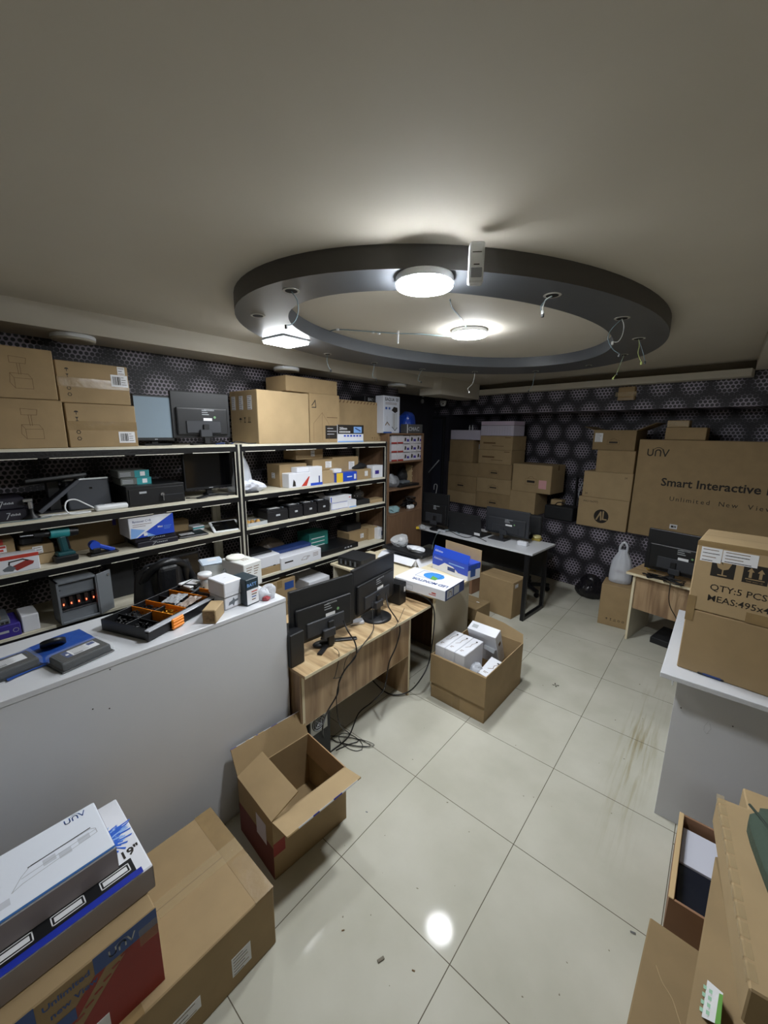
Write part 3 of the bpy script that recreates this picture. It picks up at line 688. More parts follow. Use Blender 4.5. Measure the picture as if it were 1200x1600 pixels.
# terminals
def tray(m, w, d, h): m.box(-w/2, w/2, -d/2-.002, -d/2+.02, h-.014, h, LGREY, .002)
B = SH(112, 180, 752, Z2, .2, .10)
B['h'] *= 1.0
def slab(label, B, name, cat, mt, edge, lean):
    w, d, h = B['w'], B['d'], B['h']; t = thing(name, label, cat, B['loc'], B['rz']); T = Matrix.Rotation(R(lean), 4, 'X')
    m = MB(); m.box(-w/2, w/2, -d/2, d/2, 0, h, mt, .008, T, 2); m.build('housing', t)
    m = MB(); m.box(-w/2+.002, w/2-.002, -d/2, d/2+.001, h-.001, h+.010, edge, .002, T); m.line(T @ FM('f', w, d, h), [(-w*.4, -h*.32), (w*.44, -h*.32), (w*.44, h*.34), (-w*.4, h*.34)], .002, LGREY, closed=True) if False else None
    m.box(w*.02, w*.09, -d/2-.001, -d/2+.01, h*.68, h*.74, GLOSS, .001, T); m.build('pale_edge', t); return t
slab('dark grey receipt printer housing with a white top edge on the second shelf', dict(B, d=.1), 'printer_housing', 'printer', mat('slate_plastic', '#2f333b', .45), PLASTICW, -6)
y0, y1 = s_of_u((XS-.2, 0), R(90), 1.6, 36), s_of_u((XS-.2, 0), R(90), 1.6, 130)
t = thing('folded_monitor', 'black flat monitor lying back with a pale lower edge above the printer housing', 'monitor', (XS-.24, (y0+y1)/2, Z2+.0), R(90))
m = MB(); T = Matrix.Translation((0, 0, .19)) @ Matrix.Rotation(R(-4), 4, 'Y') @ Matrix.Rotation(R(80), 4, 'X'); w_ = (y1-y0)
m.box(-w_/2, w_/2, -.01, .012, -.03, .2, BLACK, .005, T); m.build('screen_housing', t)
m = MB(); m.box(-w_/2, w_*.42, -.013, .0, -.045, -.03, LGREY, .002, T); m.build('pale_edge', t)
m = MB(); m.box(-.03, .03, -.03, .03, 0, .19, BLACK, .004); m.box(-.11, .11, -.07, .07, 0, .012, BLACK, .004); m.build('stand', t)
ya = s_of_u((XS-.1, 0), R(90), 1.6, 62); yb = s_of_u((XS-.1, 0), R(90), 1.6, 90)
t = thing('tilted_monitor', 'dark monitor leaning with its pale grey edge slanting on the second shelf', 'monitor', (XS-.12, ya, Z2), R(90))
m = MB(); T = Matrix.Translation((.0, 0, .012)) @ Matrix.Rotation(R(-40), 4, 'Y'); m.box(0, .27, 0, .18, 0, .02, DGREY, .004, T); m.build('screen_housing', t)
m = MB(); m.box(0, .27, -.003, .012, -.001, .021, mat('bluish_grey_edge', '#4d5058', .4), .003, T); m.build('pale_edge', t)
B = SH(150, 228, 778, Z2, .055, .03)
t = thing('power_strip', 'white power strip with rounded ends on the edge of the second shelf', 'power strip', B['loc'], B['rz']+R(2)); w = B['w']
m = MB(); m.box(-w/2, w/2, -.028, .028, 0, .036, PLASTICW, .014, None, 3); m.build('strip_body', t)
for k in range(4):
    m = MB(); x = -w*.36+k*w*.24; m.cyl((x, 0, .0362), .017, .0012, LGREY, n=18); m.cyl((x-.006, 0, .0368), .003, .001, INK, n=8); m.cyl((x+.006, 0, .0368), .003, .001, INK, n=8); m.build('socket', t)
zz = Z2+.02; yy = lambda u: s_of_u((XS-.04, 0), R(90), Z2, u)
m = MB(); m.tube([(XS-.06, yy(150), zz), (XS-.05, yy(138), Z2+.05), (XS-.06, yy(122), Z2+.085), (XS-.05, yy(108), Z2+.08), (XS-.03, yy(103), Z2+.04), (XS-.02, yy(110), Z2+.008), (XS-.02, yy(128), Z2+.006), (XS-.04, yy(142), Z2+.006), (XS-.07, yy(125), Z2+.006), (XS-.06, yy(95), Z2+.006), (XS-.05, yy(78), Z2+.01), (XS-.06, yy(66), Z2+.004)], .0045, PLASTICW)
o = m.build('power_cord', t); o.matrix_parent_inverse = (Matrix.Translation(t.location) @ Matrix.Rotation(t.rotation_euler.z, 4, 'Z')).inverted()
# cash drawer
B = SH(200, 290, 757, Z2, .34, .03)
def drawerp(t, w, d, h):
    m = MB(); m.box(-w*.47, w*.47, -d/2-.006, -d/2, h*.1, h*.86, BLACK, .003); M = FM('f', w, d, h)
    m.rect(M, -w*.3, -w*.18, h*.12, h*.22, LGREY, .007); m.box(w*.02, w*.46, -d/2-.008, -d/2-.005, h*.42, h*.46, DGREY); m.build('drawer_front', t)
    m = MB(); m.cyl((w*.08, -d/2-.014, h*.5), .012, .01, SILVER, n=16, axis='y'); m.box(w*.08-.002, w*.08+.002, -d/2-.03, -d/2-.014, h*.2, h*.5, SILVER); m.build('lock_key', t)
blackbox('black steel cash drawer with a key in its lock', B, 'cash_drawer', 'cash drawer', BLACK, parts=drawerp); Bc = B
def tealp(m, w, d, h):
    M = FM('f', w, d, h); m.rect(M, w*.02, w*.5, -h/2, h/2, TEAL); m.rect(M, w*.2, w*.36, -h*.3, h*.3, WHITE2, .001)
    for i in range(3): m.rect(M, -w*.44, -w*.1, h*(.2-.2*i)-.002, h*(.2-.2*i)+.002, LGREY)
B = SH(189, 237, 0, Z2+Bc['h']+.001, .16, .10); B['h'] = .047
carton('lower teal and grey box on the cash drawer', B, mat('grey_printed_board', '#5f625f', .6), name='teal_box', cat='box', prints=tealp, seam=False)
B = dict(B, loc=(B['loc'][0], B['loc'][1]-.01, B['loc'][2]+.049))
carton('upper teal and grey box on the cash drawer', B, mat('grey_printed_board', '#5f625f'), name='teal_box', cat='box', prints=tealp, seam=False)
B = SH(290, 367, 706, Z2+.055, .03, .12)
monitor('black monitor with a reflective screen under the top shelf', B, (B['loc'][0], B['loc'][1]-.0, Z2), 'vee', False, screen=mat('screen_reflective', '#0a0a0c', .08))
m = MB(); yq = yy(300); m.tube([(XS-.12, yy(298), Z2+.004), (XS-.07, yy(306), Z2+.008), (XS-.04, yy(316), Z2+.006), (XS-.05, yy(326), Z2+.012), (XS-.09, yy(330), Z2+.004), (XS-.05, yy(345), Z2+.01), (XS-.03, yy(356), Z2+.005)], .004, WIRE)
tag(m.build('cable'), 'black cable lying in front of the reflective monitor', 'cable')
# bags and small goods, right bay level two
B = SH(388, 402, 727, Z2, .15, .08)
blob('plastic_bag', (XS-.17, yy(389), Z2), (.10, .11, .30), BAGW, 3, 'tall bluish white plastic bag just right of the middle shelf post', 'plastic bag', fr=5)
blob('crumpled_bag', (XS-.1, yy(400), Z2), (.07, .10, .11), mat('white_bag_thick', '#d4d7e2', .5, bump=.6, scale=20), 8, 'crumpled white bag lying next to the tall plastic bag', 'plastic bag', fr=6)
t = thing('phone', 'flat black handset on the edge of the second shelf', 'phone', (XS-.035, yy(392), Z2), R(86)); m = MB(); m.box(-.06, .06, -.022, .022, 0, .014, BLACK, .004); m.build('body', t); m = MB(); m.box(.0, .05, -.018, .018, .0142, .0148, GLOSS); m.build('screen', t)
WL = lambda B, fx=.2, fy=0, fw=.2, fh=.5: ('f', B['w']*fx, B['h']*fy, B['w']*fw, B['h']*fh)
B = SH(438, 480, 725, Z2, .2, .12); Ba = B; carton('kraft carton with a side label at the back of the second shelf', B, C0, stickers=[('l', 0, 0, .05, .05)])
B = SH(463, 505, 0, Z2+Ba['h']+.03, .2, .16); B['h'] = .11
# it rests on a hidden lower carton
B2 = dict(SH(478, 512, 0, Z2, .18, .2)); B2['h'] = Ba['h']+.028; carton('kraft carton partly hidden under the highest small carton', B2, C2)
carton('highest kraft carton of the second shelf, labelled and set far back', B, C0, stickers=[WL(B, .1, 0, .14, .5)])
B = SH(503, 527, 735, Z2, .16, .05); Bb = B; carton('plain kraft carton between the white and the blue boxes', B, C1)
B = SH(489, 521, 0, Z2+Bb['h']+.002, .18, .09); B['h'] = z_of_v(at(505, 733, x=XS-.09), 718)-B['loc'][2]; B['h'] = max(B['h'], .06); carton('kraft carton with a white label on top of the plain small carton', B, C0, stickers=[WL(B, .25, 0, .3, .6)])
B = SH(520, 560, 714, Z2, .22, .1); Bf = B; carton('tall kraft carton with a square label behind the blue and yellow box', B, C0, stickers=[WL(B, .22, .12, .22, .35)])
def redw(m, w, d, h): M = FM('f', w, d, h); m.poly(M, [(w*.05, -h*.45), (w*.4, h*.2), (w*.45, h*.2), (w*.3, -h*.45)], REDB); m.poly(M, [(-w*.35, -h*.4), (-w*.3, h*.1), (-w*.22, -.1*h), (-w*.2, -h*.4)], INK)
B = SH(452, 486, 739, Z2, .11, .02); Bg = B; carton('small white box with a red slanted print at the shelf edge', B, WHITE, name='white_box', cat='box', prints=redw, seam=False)
def blw(m, w, d, h): M = FM('f', w, d, h); m.rect(M, -w/2, w/2, -h/2, -h*.36, BLUE); m.rect(M, w*.2, w*.3, -h*.36, 0, NAVY)
B = SH(484, 504, 729, Z2, .13, .025); carton('white box with a blue bottom band beside the red printed box', B, WHITE, name='white_box', cat='box', prints=blw, seam=False)
B = SH(464, 484, 0, Z2+Bg['h']+.002, .09, .035); B['h'] = .045; carton('little white box resting on the red printed box', B, WHITE, name='white_box', cat='box', seam=False)
def bly(m, w, d, h): M = FM('f', w, d, h); m.rect(M, -w/2, -w*.2, -h/2, h/2, YELLOW); m.text(M, 'VATS', -w*.02, -.008, .02, WHITE2, z=.001) if False else None; m.rect(M, 0, w*.25, -.004, .006, WHITE2, .001); m.rect(M, w*.34, w*.44, -h*.3, h*.25, WHITE2, .001)
B = SH(526, 558, 738, Z2, .1, .015); carton('small blue and yellow box at the shelf edge', B, BLUE, name='blue_yellow_box', cat='box', prints=bly, seam=False)
B = SH(522, 534, 0, Z2+B['h']+.001, .08, .03); B['h'] = .04; carton('little white box on the blue and yellow box', B, WHITE, name='white_box', cat='box', seam=False)
B = SH(557, 580, 733, Z2, .14, .03); Bk = B; carton('low kraft carton with a small label under the black folded bag', B, C0, stickers=[WL(B, .15, .05, .2, .5)])
blob('folded_bag', (XS-.12, (B['loc'][1]), Z2+Bk['h']+.001), (.075, .11, .06), mat('black_fabric', '#101116', .8, bump=.3, scale=40), 5, 'black folded fabric bag with blue edge lying on a low carton', 'bag', amp=.2)
B = SH(583, 598, 727, Z2, .1, .03); carton('white box with purple print at the right end of the second shelf', B, WHITE, name='white_box', cat='box', prints=lambda m, w, d, h: m.rect(FM('f', w, d, h), -w*.3, w*.1, -h*.2, h*.1, PURPLE), seam=False)
# ------------------------------------------------------------------ third level, right bay: batteries and boxes
y3 = lambda u, b=.05: s_of_u((XS-b, 0), R(90), Z3, u)
BATM = mat('battery_case', '#17171a', .45, bump=.08, scale=80)
def battery(label, y, x, w=.15, d=.10, h=.10, wl=False, top=True):
    t = thing('lead_battery', label, 'battery', (x-d/2, y, Z3), R(90), 'batteries on the third shelf')
    m = MB(); m.box(-w/2, w/2, -d/2, d/2, 0, h*.86, BATM, .004); m.box(-w/2+.003, w/2-.003, -d/2+.003, d/2-.003, h*.86, h, BATM, .004); m.box(-w*.1, w*.1, -d*.52, -d*.5, h*.45, h*.6, LGREY, .001); m.build('battery_case', t)
    m = MB(); [m.box(k*w*.34-.008, k*w*.34+.008, -d*.3, -d*.1, h, h+.010, MGREY, .002) for k in (-1, 1)]; m.build('terminals', t)
    if top: m = MB(); m.box(-w*.22, w*.26, -d*.2, d*.2, h+.0003, h+.0012, WHITE2); m.build('top_label', t)
for i, (u0, u1, l) in enumerate(((417, 450, 'leftmost black battery of the front row'), (451, 473, 'black battery with a large white top label, second in the front row'), (474, 495, 'third black battery of the front row'), (496, 515, 'fourth black battery of the front row, touching the white boxes'))):
    a, b = y3(u0), y3(u1); battery(l, (a+b)/2, XS-.04, b-a-.006, .15 if i < 2 else .17, .115 if i else .105)
for i, (u0, u1, l) in enumerate(((408, 432, 'leftmost black battery of the back row'), (434, 456, 'second black battery of the back row'), (457, 478, 'third black battery of the back row'), (479, 500, 'fourth black battery of the back row'))):
    a, b = y3(u0, .24), y3(u1, .24); battery(l, (a+b)/2, XS-.235, b-a-.006, .14, .125, top=i != 0)
t = thing('food_tray', 'clear plastic tray with golden pastries on the third shelf', 'food tray', (XS-.09, y3(401), Z3), R(90))
m = MB(); m.box(-.09, .09, -.06, .06, 0, .004, TRANSP); [m.box(*b, TRANSP) for b in ((-.09, .09, -.062, -.058, 0, .03), (-.09, .09, .058, .062, 0, .03), (-.092, -.088, -.06, .06, 0, .03), (.088, .092, -.06, .06, 0, .03))]; m.build('tray', t)
GOLD = mat('golden_pastry', '#c79a55', .6, bump=.2, scale=30)
for k, (a, b) in enumerate(((-.045, -.02), (-.0, -.03), (.045, -.015))): tag(blob('pastry', (XS-.09-b*-1, y3(401)+a, Z3+.005), (.02, .02, .032), GOLD, k+1, flat=True, sub=2), ('golden pastry nearest the shelf post', 'golden pastry in the middle of the clear tray', 'golden pastry at the right of the clear tray')[k], 'pastry', 'pastries in the clear tray')
tag((lambda m: (m.box(-.06, .06, -.03, .03, 0, .006, WHITE2, .001), m)[-1])(MB()).build('paper_slip', None, (XS-.19, y3(397), Z3+.001), R(95)), 'white paper slip behind the pastry tray', 'paper')
B = SH(518, 546, 0, Z3, .26, .06); B['h'] = .07; Bw = B
carton('lower wide white box beside the batteries on the third shelf', B, WHITE, name='white_box', cat='box', prints=lambda m, w, d, h: m.line(FM('f', w, d, h), [(-w*.48, -h*.45), (w*.48, -h*.45), (w*.48, h*.45), (-w*.48, h*.45)], .003, BLUE, closed=True), seam=False)
B = dict(B, loc=(B['loc'][0], B['loc'][1]-.01, Z3+.072), h=.065, w=B['w']*1.05)
carton('upper wide white box beside the batteries on the third shelf', B, WHITE, name='white_box', cat='box', prints=lambda m, w, d, h: m.rect(FM('f', w, d, h), -w*.47, -w*.42, -h*.4, h*.4, BLUE), seam=False)
blob('camera_bag', (XS-.16, B['loc'][1]-.01, Z3+.139), (.06, .10, .07), BLACK2, 12, 'black bundled cable pouch on the white boxes', 'pouch')
B = SH(546, 557, 781, Z3, .12, .03); Bv = B; carton('white box with a light blue base right of the wide white boxes', B, WHITE, name='white_box', cat='box', prints=lambda m, w, d, h: m.rect(FM('f', w, d, h), -w/2, w/2, -h/2, -h*.35, LBLUE), seam=False)
B = dict(B, loc=(B['loc'][0]-.02, B['loc'][1]-.01, Z3+Bv['h']+.001), h=.05, w=.07, d=.07); carton('small white box with red print on the light blue based box', B, WHITE, name='white_box', cat='box', prints=lambda m, w, d, h: m.rect(FM('f', w, d, h), -w*.2, w*.3, -h*.1, h*.1, REDB), seam=False)
B = SH(557, 578, 781, Z3, .16, .05); Bq = B; blackbox('low black recorder under a clear bag on the third shelf', B, 'recorder', 'recorder', BLACK2)
blob('bagged_camera', (XS-.14, B['loc'][1], Z3+Bq['h']+.001), (.06, .085, .11), mat('dark_bag_film', '#2a2826', .25, bump=.8, scale=30), 21, 'dark camera wrapped in clear film on the black recorder', 'camera', fr=5)
B = SH(580, 602, 780, Z3, .14, .03); carton('kraft carton at the right end of the third shelf', B, C1)
# ------------------------------------------------------------------ fourth level, right bay
y4 = lambda u, b=.05: s_of_u((XS-b, 0), R(90), Z4R, u)
B = SH(392, 440, 0, Z4R, .3, .02); B['h'] = .06; Bz = B; carton('flat kraft carton under the open white box on the fourth shelf', B, C0)
B = dict(B, loc=(B['loc'][0], B['loc'][1]-.01, Z4R+.062), h=.10); carton('wide white box with slots on a flat kraft carton', B, WHITE, name='white_box', cat='box', prints=lambda m, w, d, h: [m.rect(FM('f', w, d, h), k*w-.012, k*w+.012, -h*.5, -h*.42, INK) for k in (-.2, .3)], seam=False)
B2 = dict(B, loc=(B['loc'][0]-.03, B['loc'][1]+.02, Z4R+.163), h=.018, w=B['w']*.7, d=.2); blackbox('black flat device lying on the slotted white box', B2, 'flat_device', 'device', BLACK)
def drawp(m, w, d, h):
    M = FM('f', w, d, h); m.rect(M, -w*.42, -w*.22, h*.0, h*.12, INK); m.line(M, [(-w*.02, -h*.1), (w*.12, -h*.15), (w*.2, h*.1), (w*.05, h*.15)], .003, FAINT, closed=True); m.line(M, [(w*.1, -.1*h), (w*.16, h*.12)], .004, INK); [m.rect(M, w*.28, w*.42, h*(.2-.12*i), h*(.24-.12*i), FAINT) for i in range(3)]
B = SH(440, 502, 0, Z4R, .26, .0); B['h'] = .115; Bd = B; carton('long white box with a small line drawing on the fourth shelf', B, WHITE, name='white_box', cat='box', prints=drawp, seam=False)
B2 = dict(B, loc=(B['loc'][0]-.06, B['loc'][1]+.0, Z4R+.117), h=.03, d=.14, w=B['w']*.9); blackbox('navy blue folder lying on the long white box', B2, 'folder', 'folder', NAVY)
blob('padded_bag', (XS-.34, y4(452), Z4R), (.10, .17, .22), mat('grey_brown_film', '#54493f', .4, bump=.6, scale=20), 31, 'greyish film-wrapped bundle behind the long white box', 'bundle')
B = SH(484, 513, 0, Z4R, .2, .22); B['h'] = .2; carton('teal printed box behind the black recorder', B, mat('teal_board', '#2b7a72', .5), name='teal_box', cat='box', prints=lambda m, w, d, h: [m.rect(FM('f', w, d, h), -w*.4, w*.3, h*(.2-.2*i), h*(.24-.2*i), WHITE2) for i in range(3)], seam=False)
B = SH(503, 560, 0, Z4R+.0, .3, .03); B['h'] = .055
blackbox('wide black recorder on the fourth shelf', B, 'recorder', 'recorder', BLACK, feat=lambda m, w, d, h: [m.rect(FM('f', w, d, h), w*(.1+.08*i), w*(.15+.08*i), -h*.1, h*.15, LGREY) for i in range(3)])
B = SH(546, 578, 0, Z4R, .2, .15); B['h'] = .13; Bm = B; carton('kraft carton with a square label behind the wide recorder', B, C0, stickers=[WL(B, .1, 0, .16, .4)])
B2 = dict(B, loc=(B['loc'][0]-.03, B['loc'][1]-.04, Z4R+.132), h=.07, w=.22, d=.16); blackbox('black box lying on the labelled carton of the fourth shelf', B2, 'black_box', 'box', BLACK2)
B = SH(576, 590, 0, Z4R, .2, .12); B['h'] = .14; carton('narrow kraft carton near the right end of the fourth shelf', B, C1)
B = SH(591, 603, 0, Z4R, .16, .06); B['h'] = .13; carton('white box with blue print at the right end of the fourth shelf', B, WHITE, name='white_box', cat='box', prints=lambda m, w, d, h: m.rect(FM('f', w, d, h), -w*.1, w*.3, -h*.2, h*.2, NAVY), seam=False)
# lowest level
B = SH(424, 474, 0, ZR[0], .34, .0); B['h'] = .20; Bl = B
carton('kraft carton with a round black logo at the bottom of the shelving', B, C0, prints=lambda m, w, d, h: (m.line(FM('f', w, d, h), [(w*.1+.03*math.cos(R(40*i)), h*.2+.03*math.sin(R(40*i))) for i in range(8)], .012, INK), m.rect(FM('f', w, d, h), w*.22, w*.45, h*.17, h*.23, FAINT)))
B = SH(412, 462, 0, ZR[0]+.202, .34, .0); B['h'] = .17
carton('kraft carton with a blue label stacked on the logo carton', B, C0, tape=['fv'], stickers=[('f', B['w']*.3, B['h']*.1, .10, .07, 'none', 1, 'shipping_label', UBLUE)])
B = SH(484, 516, 0, ZR[0], .3, -.02); B['h'] = .27; carton('tall white carton standing at the bottom right of the shelving', B, WHITE, name='white_box', cat='box')
# ------------------------------------------------------------------ brown bookcase beyond the shelving
XB = XS; yB0 = YE+.03; yB1 = s_of_u((XB, 0), R(90), 1.95, 662.5)
t = thing('bookcase', 'tall brown wooden bookcase beyond the metal shelving', 'bookcase', (0, 0, 0)); ZB = [z_of_v(at(635, 700, x=XB), v) for v in (677, 720, 762, 800)]
m = MB(); m.box(WLX+.02, XB, yB0, yB0+.018, 0, ZB[0], BROWNW, .001); m.build('side_panel', t); m = MB(); m.box(WLX+.02, XB, yB1-.018, yB1, 0, ZB[0], BROWNW, .001); m.build('side_panel', t)
m = MB(); m.box(WLX+.005, WLX+.02, yB0, yB1, 0, ZB[0], BROWNW); m.build('back_panel', t)
for z in ZB: m = MB(); m.box(WLX+.02, XB-.001, yB0+.018, yB1-.018, z-.018, z, BROWNW, .001); m.build('shelf_board', t)
m = MB(); m.box(XB-.018, XB, yB0+.02, yB1-.02, .06, ZB[3]-.02, BROWNW, .002); o = m.build('door', t)
def bookbox(z, u0, u1, h, red, lab):
    B = fitbox((XB-.03, 0), R(90), z, u0, u1, 0, .16); B['h'] = h
    def pr(m, w, d, h):
        M = FM('f', w, d, h)
        if red: m.rect(M, -w/2, w/2, -h/2, -h*.3, REDM); m.line(M, [(-w*.1, -h*.1), (w*.2, h*.2)], .004, LGREY)
        else: m.poly(M, [(-w*.4, -h*.2), (-w*.15, -h*.2), (-w*.1, h*.2), (-w*.35, h*.3)], INK); m.rect(M, w*.0, w*.4, -h*.25, h*.05, PURPLE); m.rect(M, w*.2, w*.3, -h*.4, -h*.3, WHITE2, .001)
    carton(lab, B, mat('pale_product_box', '#b9b7bd', .5), name='product_box', cat='box', prints=pr, seam=False, group='small boxes in the brown bookcase', bev=.001)
hb = (ZB[0]-.018-ZB[1]-.006)/3
for r_, rn in enumerate(('bottom', 'middle', 'top')):
    z = ZB[1]+.001+r_*(hb+.001)
    bookbox(z, 611.5, 620.5, hb-.003, True, 'small white box with red base, %s row, far left in the bookcase' % rn)
    bookbox(z, 621.2, 630, hb-.003, True, 'small white box with red base, %s row, second in the bookcase' % rn)
    bookbox(z, 631, 640, hb-.008, False, 'small white box with purple print, %s row, third in the bookcase' % rn)
    bookbox(z, 641, 650.5, hb-.003, False, 'small white box with purple print, %s row, fourth in the bookcase' % rn)
    bookbox(z, 651.2, 660, hb-.005, False, 'small white box with purple print, %s row, at the right side of the bookcase' % rn)
yb = lambda u, b=.12, z=1.4: s_of_u((XB-b, 0), R(90), z, u)
def zigzag(t=None): pass
t = thing('wooden_rack', 'small pale wooden slatted rack in the bookcase', 'rack', (XB-.2, yb(651), ZB[2]), R(90))
m = MB(); [m.box(-.07, .07, -.05, .05, .04+.06*i, .055+.06*i, CREAMEDGE, .002) for i in range(4)]; m.build('slats', t); m = MB(); [m.box(k*.065-.006, k*.065+.006, -.05, .05, 0, .24, C1, .002) for k in (-1, 1)]; m.build('frame', t)
B = fitbox((XB-.03, 0), R(90), ZB[2], 625, 655, 0, .2); B['h'] = .03; blackbox('flat black device on the middle shelf of the bookcase', B, 'flat_device', 'device', BLACK)
B2 = dict(B, loc=(B['loc'][0]-.02, B['loc'][1]+.02, ZB[2]+.032), h=.03, w=.15, d=.1); blackbox('grey switch box on the flat black device', B2, 'network_switch', 'device', MGREY)
blob('cable_bundle', (XB-.14, yb(616), ZB[2]), (.08, .09, .15), mat('grey_film', '#6a6c70', .3, bump=.7, scale=30), 41, 'grey film-wrapped bundle at the left of the bookcase shelf', 'bundle')
blob('cloth_bundle', (XB-.28, yb(630, .28), ZB[2]), (.07, .10, .22), BLACK2, 42, 'dark cloth bundle behind the grey bundle in the bookcase', 'bundle')
p = (XB-.1, yb(616, .1, 1.0), ZB[3])
blob('teal_cable_coil', p, (.06, .10, .08), mat('teal_white_film', '#7f9ea3', .4, bump=.8, scale=50), 43, 'teal and white tangle of cables in the lowest open compartment', 'cables', amp=.5)
m = MB(); rn = random.Random(5); y0 = yb(640, .12, 1.0)
for k in range(6): m.tube([(XB-.15+rn.uniform(-.05, .08), y0+rn.uniform(-.12, .12), ZB[3]+.006+rn.uniform(0, .14)) for _ in range(7)]+[(XB-.1, y0, ZB[3]+.005)], .006, WIRE)
tag(m.build('cable_tangle'), 'black tangle of cables in the lowest open compartment of the bookcase', 'cables')
B = fitbox((XB-.05, 0), R(90), ZB[3], 640, 648, 0, .06); B['h'] = .05; blackbox('little white plug adapter beside the black cable tangle', B, 'plug_adapter', 'adapter', PLASTICW, bev=.012)
# things standing on the bookcase
def eaqua(m, w, d, h):
    M = FM('f', w, d, h); m.text(M, 'EAQUA', -w*.42, h*.37, w*.17, NAVY if False else INK, bold=.02); m.text(M, '03', w*.24, h*.37, w*.17, INK, bold=.02)
    for i in range(2): m.rect(M, -w*.4, w*.3, h*(.31-.035*i), h*(.322-.035*i), FAINT)
    m.rect(M, -w*.4, -w*.28, h*.14, h*.2, UBLUE); m.rect(M, -w*.2, -w*.1, h*.14, h*.2, UBLUE)
    m.poly(M, [(-w*.02, h*.12), (w*.12, h*.22), (w*.34, h*.2), (w*.36, h*.1), (w*.2, h*.05)], INK); m.poly(M, [(w*.02, h*.05), (w*.34, h*.06), (w*.34, -h*.34), (w*.2, -h*.42), (w*.02, -h*.32)], LGREY, .0006); m.line(M, [(w*.02, -h*.33), (w*.2, -h*.43), (w*.34, -h*.35)], .008, INK, .001); m.line(M, [(w*.14, h*.03), (w*.14, -h*.36)], .006, FAINT, .001)
    m.line(M, [(-w*.3, -h*.05), (-w*.28, -h*.3)], .01, LGREY); m.line(M, [(-w*.38, -h*.28), (-w*.28, -h*.2), (-w*.15, -h*.28)], .012, FAINT); m.rect(M, -w*.5, w*.0, -h*.5, -h*.46, UBLUE)
B = fitbox((XB-.03, 0), R(90), ZB[0], 599, 624, 619, .12); carton('tall white box with a water dispenser picture on the bookcase', B, mat('eaqua_white', '#b9bdc8', .45), name='dispenser_box', cat='box', prints=eaqua, seam=False)
B2 = fitbox((XB-.2, 0), R(90), Z1, 575, 598, 619, .2); B2['h'] = B['h']+ZB[0]-Z1-.0
carton('black box with white lettering behind the wide kraft carton', dict(B2, w=B2['w'], loc=(XS-.35, B2['loc'][1], Z1)), mat('black_carton', '#0f0f12', .5), name='black_box', cat='box', prints=lambda m, w, d, h: m.text(FM('f', w, d, h), 'EAQUA', -w*.3, h*.40, .045, LGREY, bold=.02), seam=False)
blob('blue_bag', (XB-.18, yb(636, .18, ZB[0]), ZB[0]), (.10, .135, .30), mat('blue_bag_film', '#1d3f9c', .3, bump=.7, scale=20), 51, 'crumpled royal blue plastic bag on top of the bookcase', 'plastic bag', amp=.3)
B = fitbox((XB-.03, 0), R(90), ZB[0], 636, 660, 663, .1)
carton('small grey box with pale letters at the right end of the bookcase top', B, mat('grey_box_board', '#4b4b4c', .5), name='grey_box', cat='box', prints=lambda m, w, d, h: (m.text(FM('f', w, d, h), 'CMAC', -w*.42, -h*.22, h*.6, LGREY, bold=.02, sp=1.2), m.rect(FM('f', w, d, h), -w*.5, -w*.46, -h*.5, h*.5, WHITE2)), seam=False)
# ------------------------------------------------------------------ third level, left bay
B = SH(98, 196, 812, Z3, .14, .24); carton('large plain kraft carton behind the drill', B, C2, prints=lambda m, w, d, h: m.rect(FM('f', w, d, h), w*.32, w*.38, h*.2, h*.42, PURPLE))
B = SH(-30, 33, 0, Z3, .25, .1); B['h'] = .085; Bx = B; carton('lower kraft carton with a label at the far left of the third shelf', B, C0, stickers=[('f', B['w']*.18, 0, B['w']*.22, .05, 'red')])
B = dict(B, loc=(B['loc'][0], B['loc'][1]-.01, Z3+.087), h=.09); carton('upper kraft carton with a red and white label at the far left', B, C0, stickers=[('f', B['w']*.18, -.01, B['w']*.2, .04, 'red'), ('f', B['w']*.12, .03, B['w']*.2, .03, 'none', 1, 'red_sticker', REDB)])
B = SH(38, 90, 0, Z3, .2, .08); B['h'] = .06; Bx = B; carton('lower plain kraft carton under the drill charger', B, C1)
B = dict(B, loc=(B['loc'][0]-.005, B['loc'][1]-.004, Z3+.062), h=.055); carton('upper kraft carton with a white label under the drill charger', B, C0, stickers=[('f', 0, 0, B['w']*.3, .042)])
B3 = dict(B, loc=(B['loc'][0]-.0, B['loc'][1]-.015, Z3+.119), h=.05, w=B['w']*.72, d=.15)
blackbox('dark grey battery charger on two kraft cartons', B3, 'battery_charger', 'charger', DGREY, bev=.012, feat=lambda m, w, d, h: m.box(-w*.4, w*.4, -d*.4, d*.3, h, h+.008, MGREY, .003))
def torch(m, w, d, h):
    M = FM('f', w, d, h); m.rect(M, -w/2, w/2, h*.3, h*.5, REDB); m.poly(M, [(w*.08, -h*.12), (w*.32, h*.16), (w*.42, h*.02), (w*.4, -h*.12), (w*.16, -h*.38)], REDM); m.line(M, [(w*.06, h*.02), (w*.07, h*.16), (w*.26, h*.22), (w*.33, h*.12)], .007, INK); m.poly(M, [(-w*.04, -h*.2), (w*.07, -h*.0), (w*.15, -h*.2), (w*.1, -h*.38), (-w*.02, -h*.32)], MGREY, .0006)
    for i in range(5): m.rect(M, -w*.45, -w*(.2+.02*i), h*(.18-.13*i), h*(.2-.13*i), FAINT)
B = SH(-50, 64, 871, Z3, .1, -.0); carton('white and red box with a picture of a red torch at the shelf edge', B, WHITE, name='torch_box', cat='box', prints=torch, seam=False)
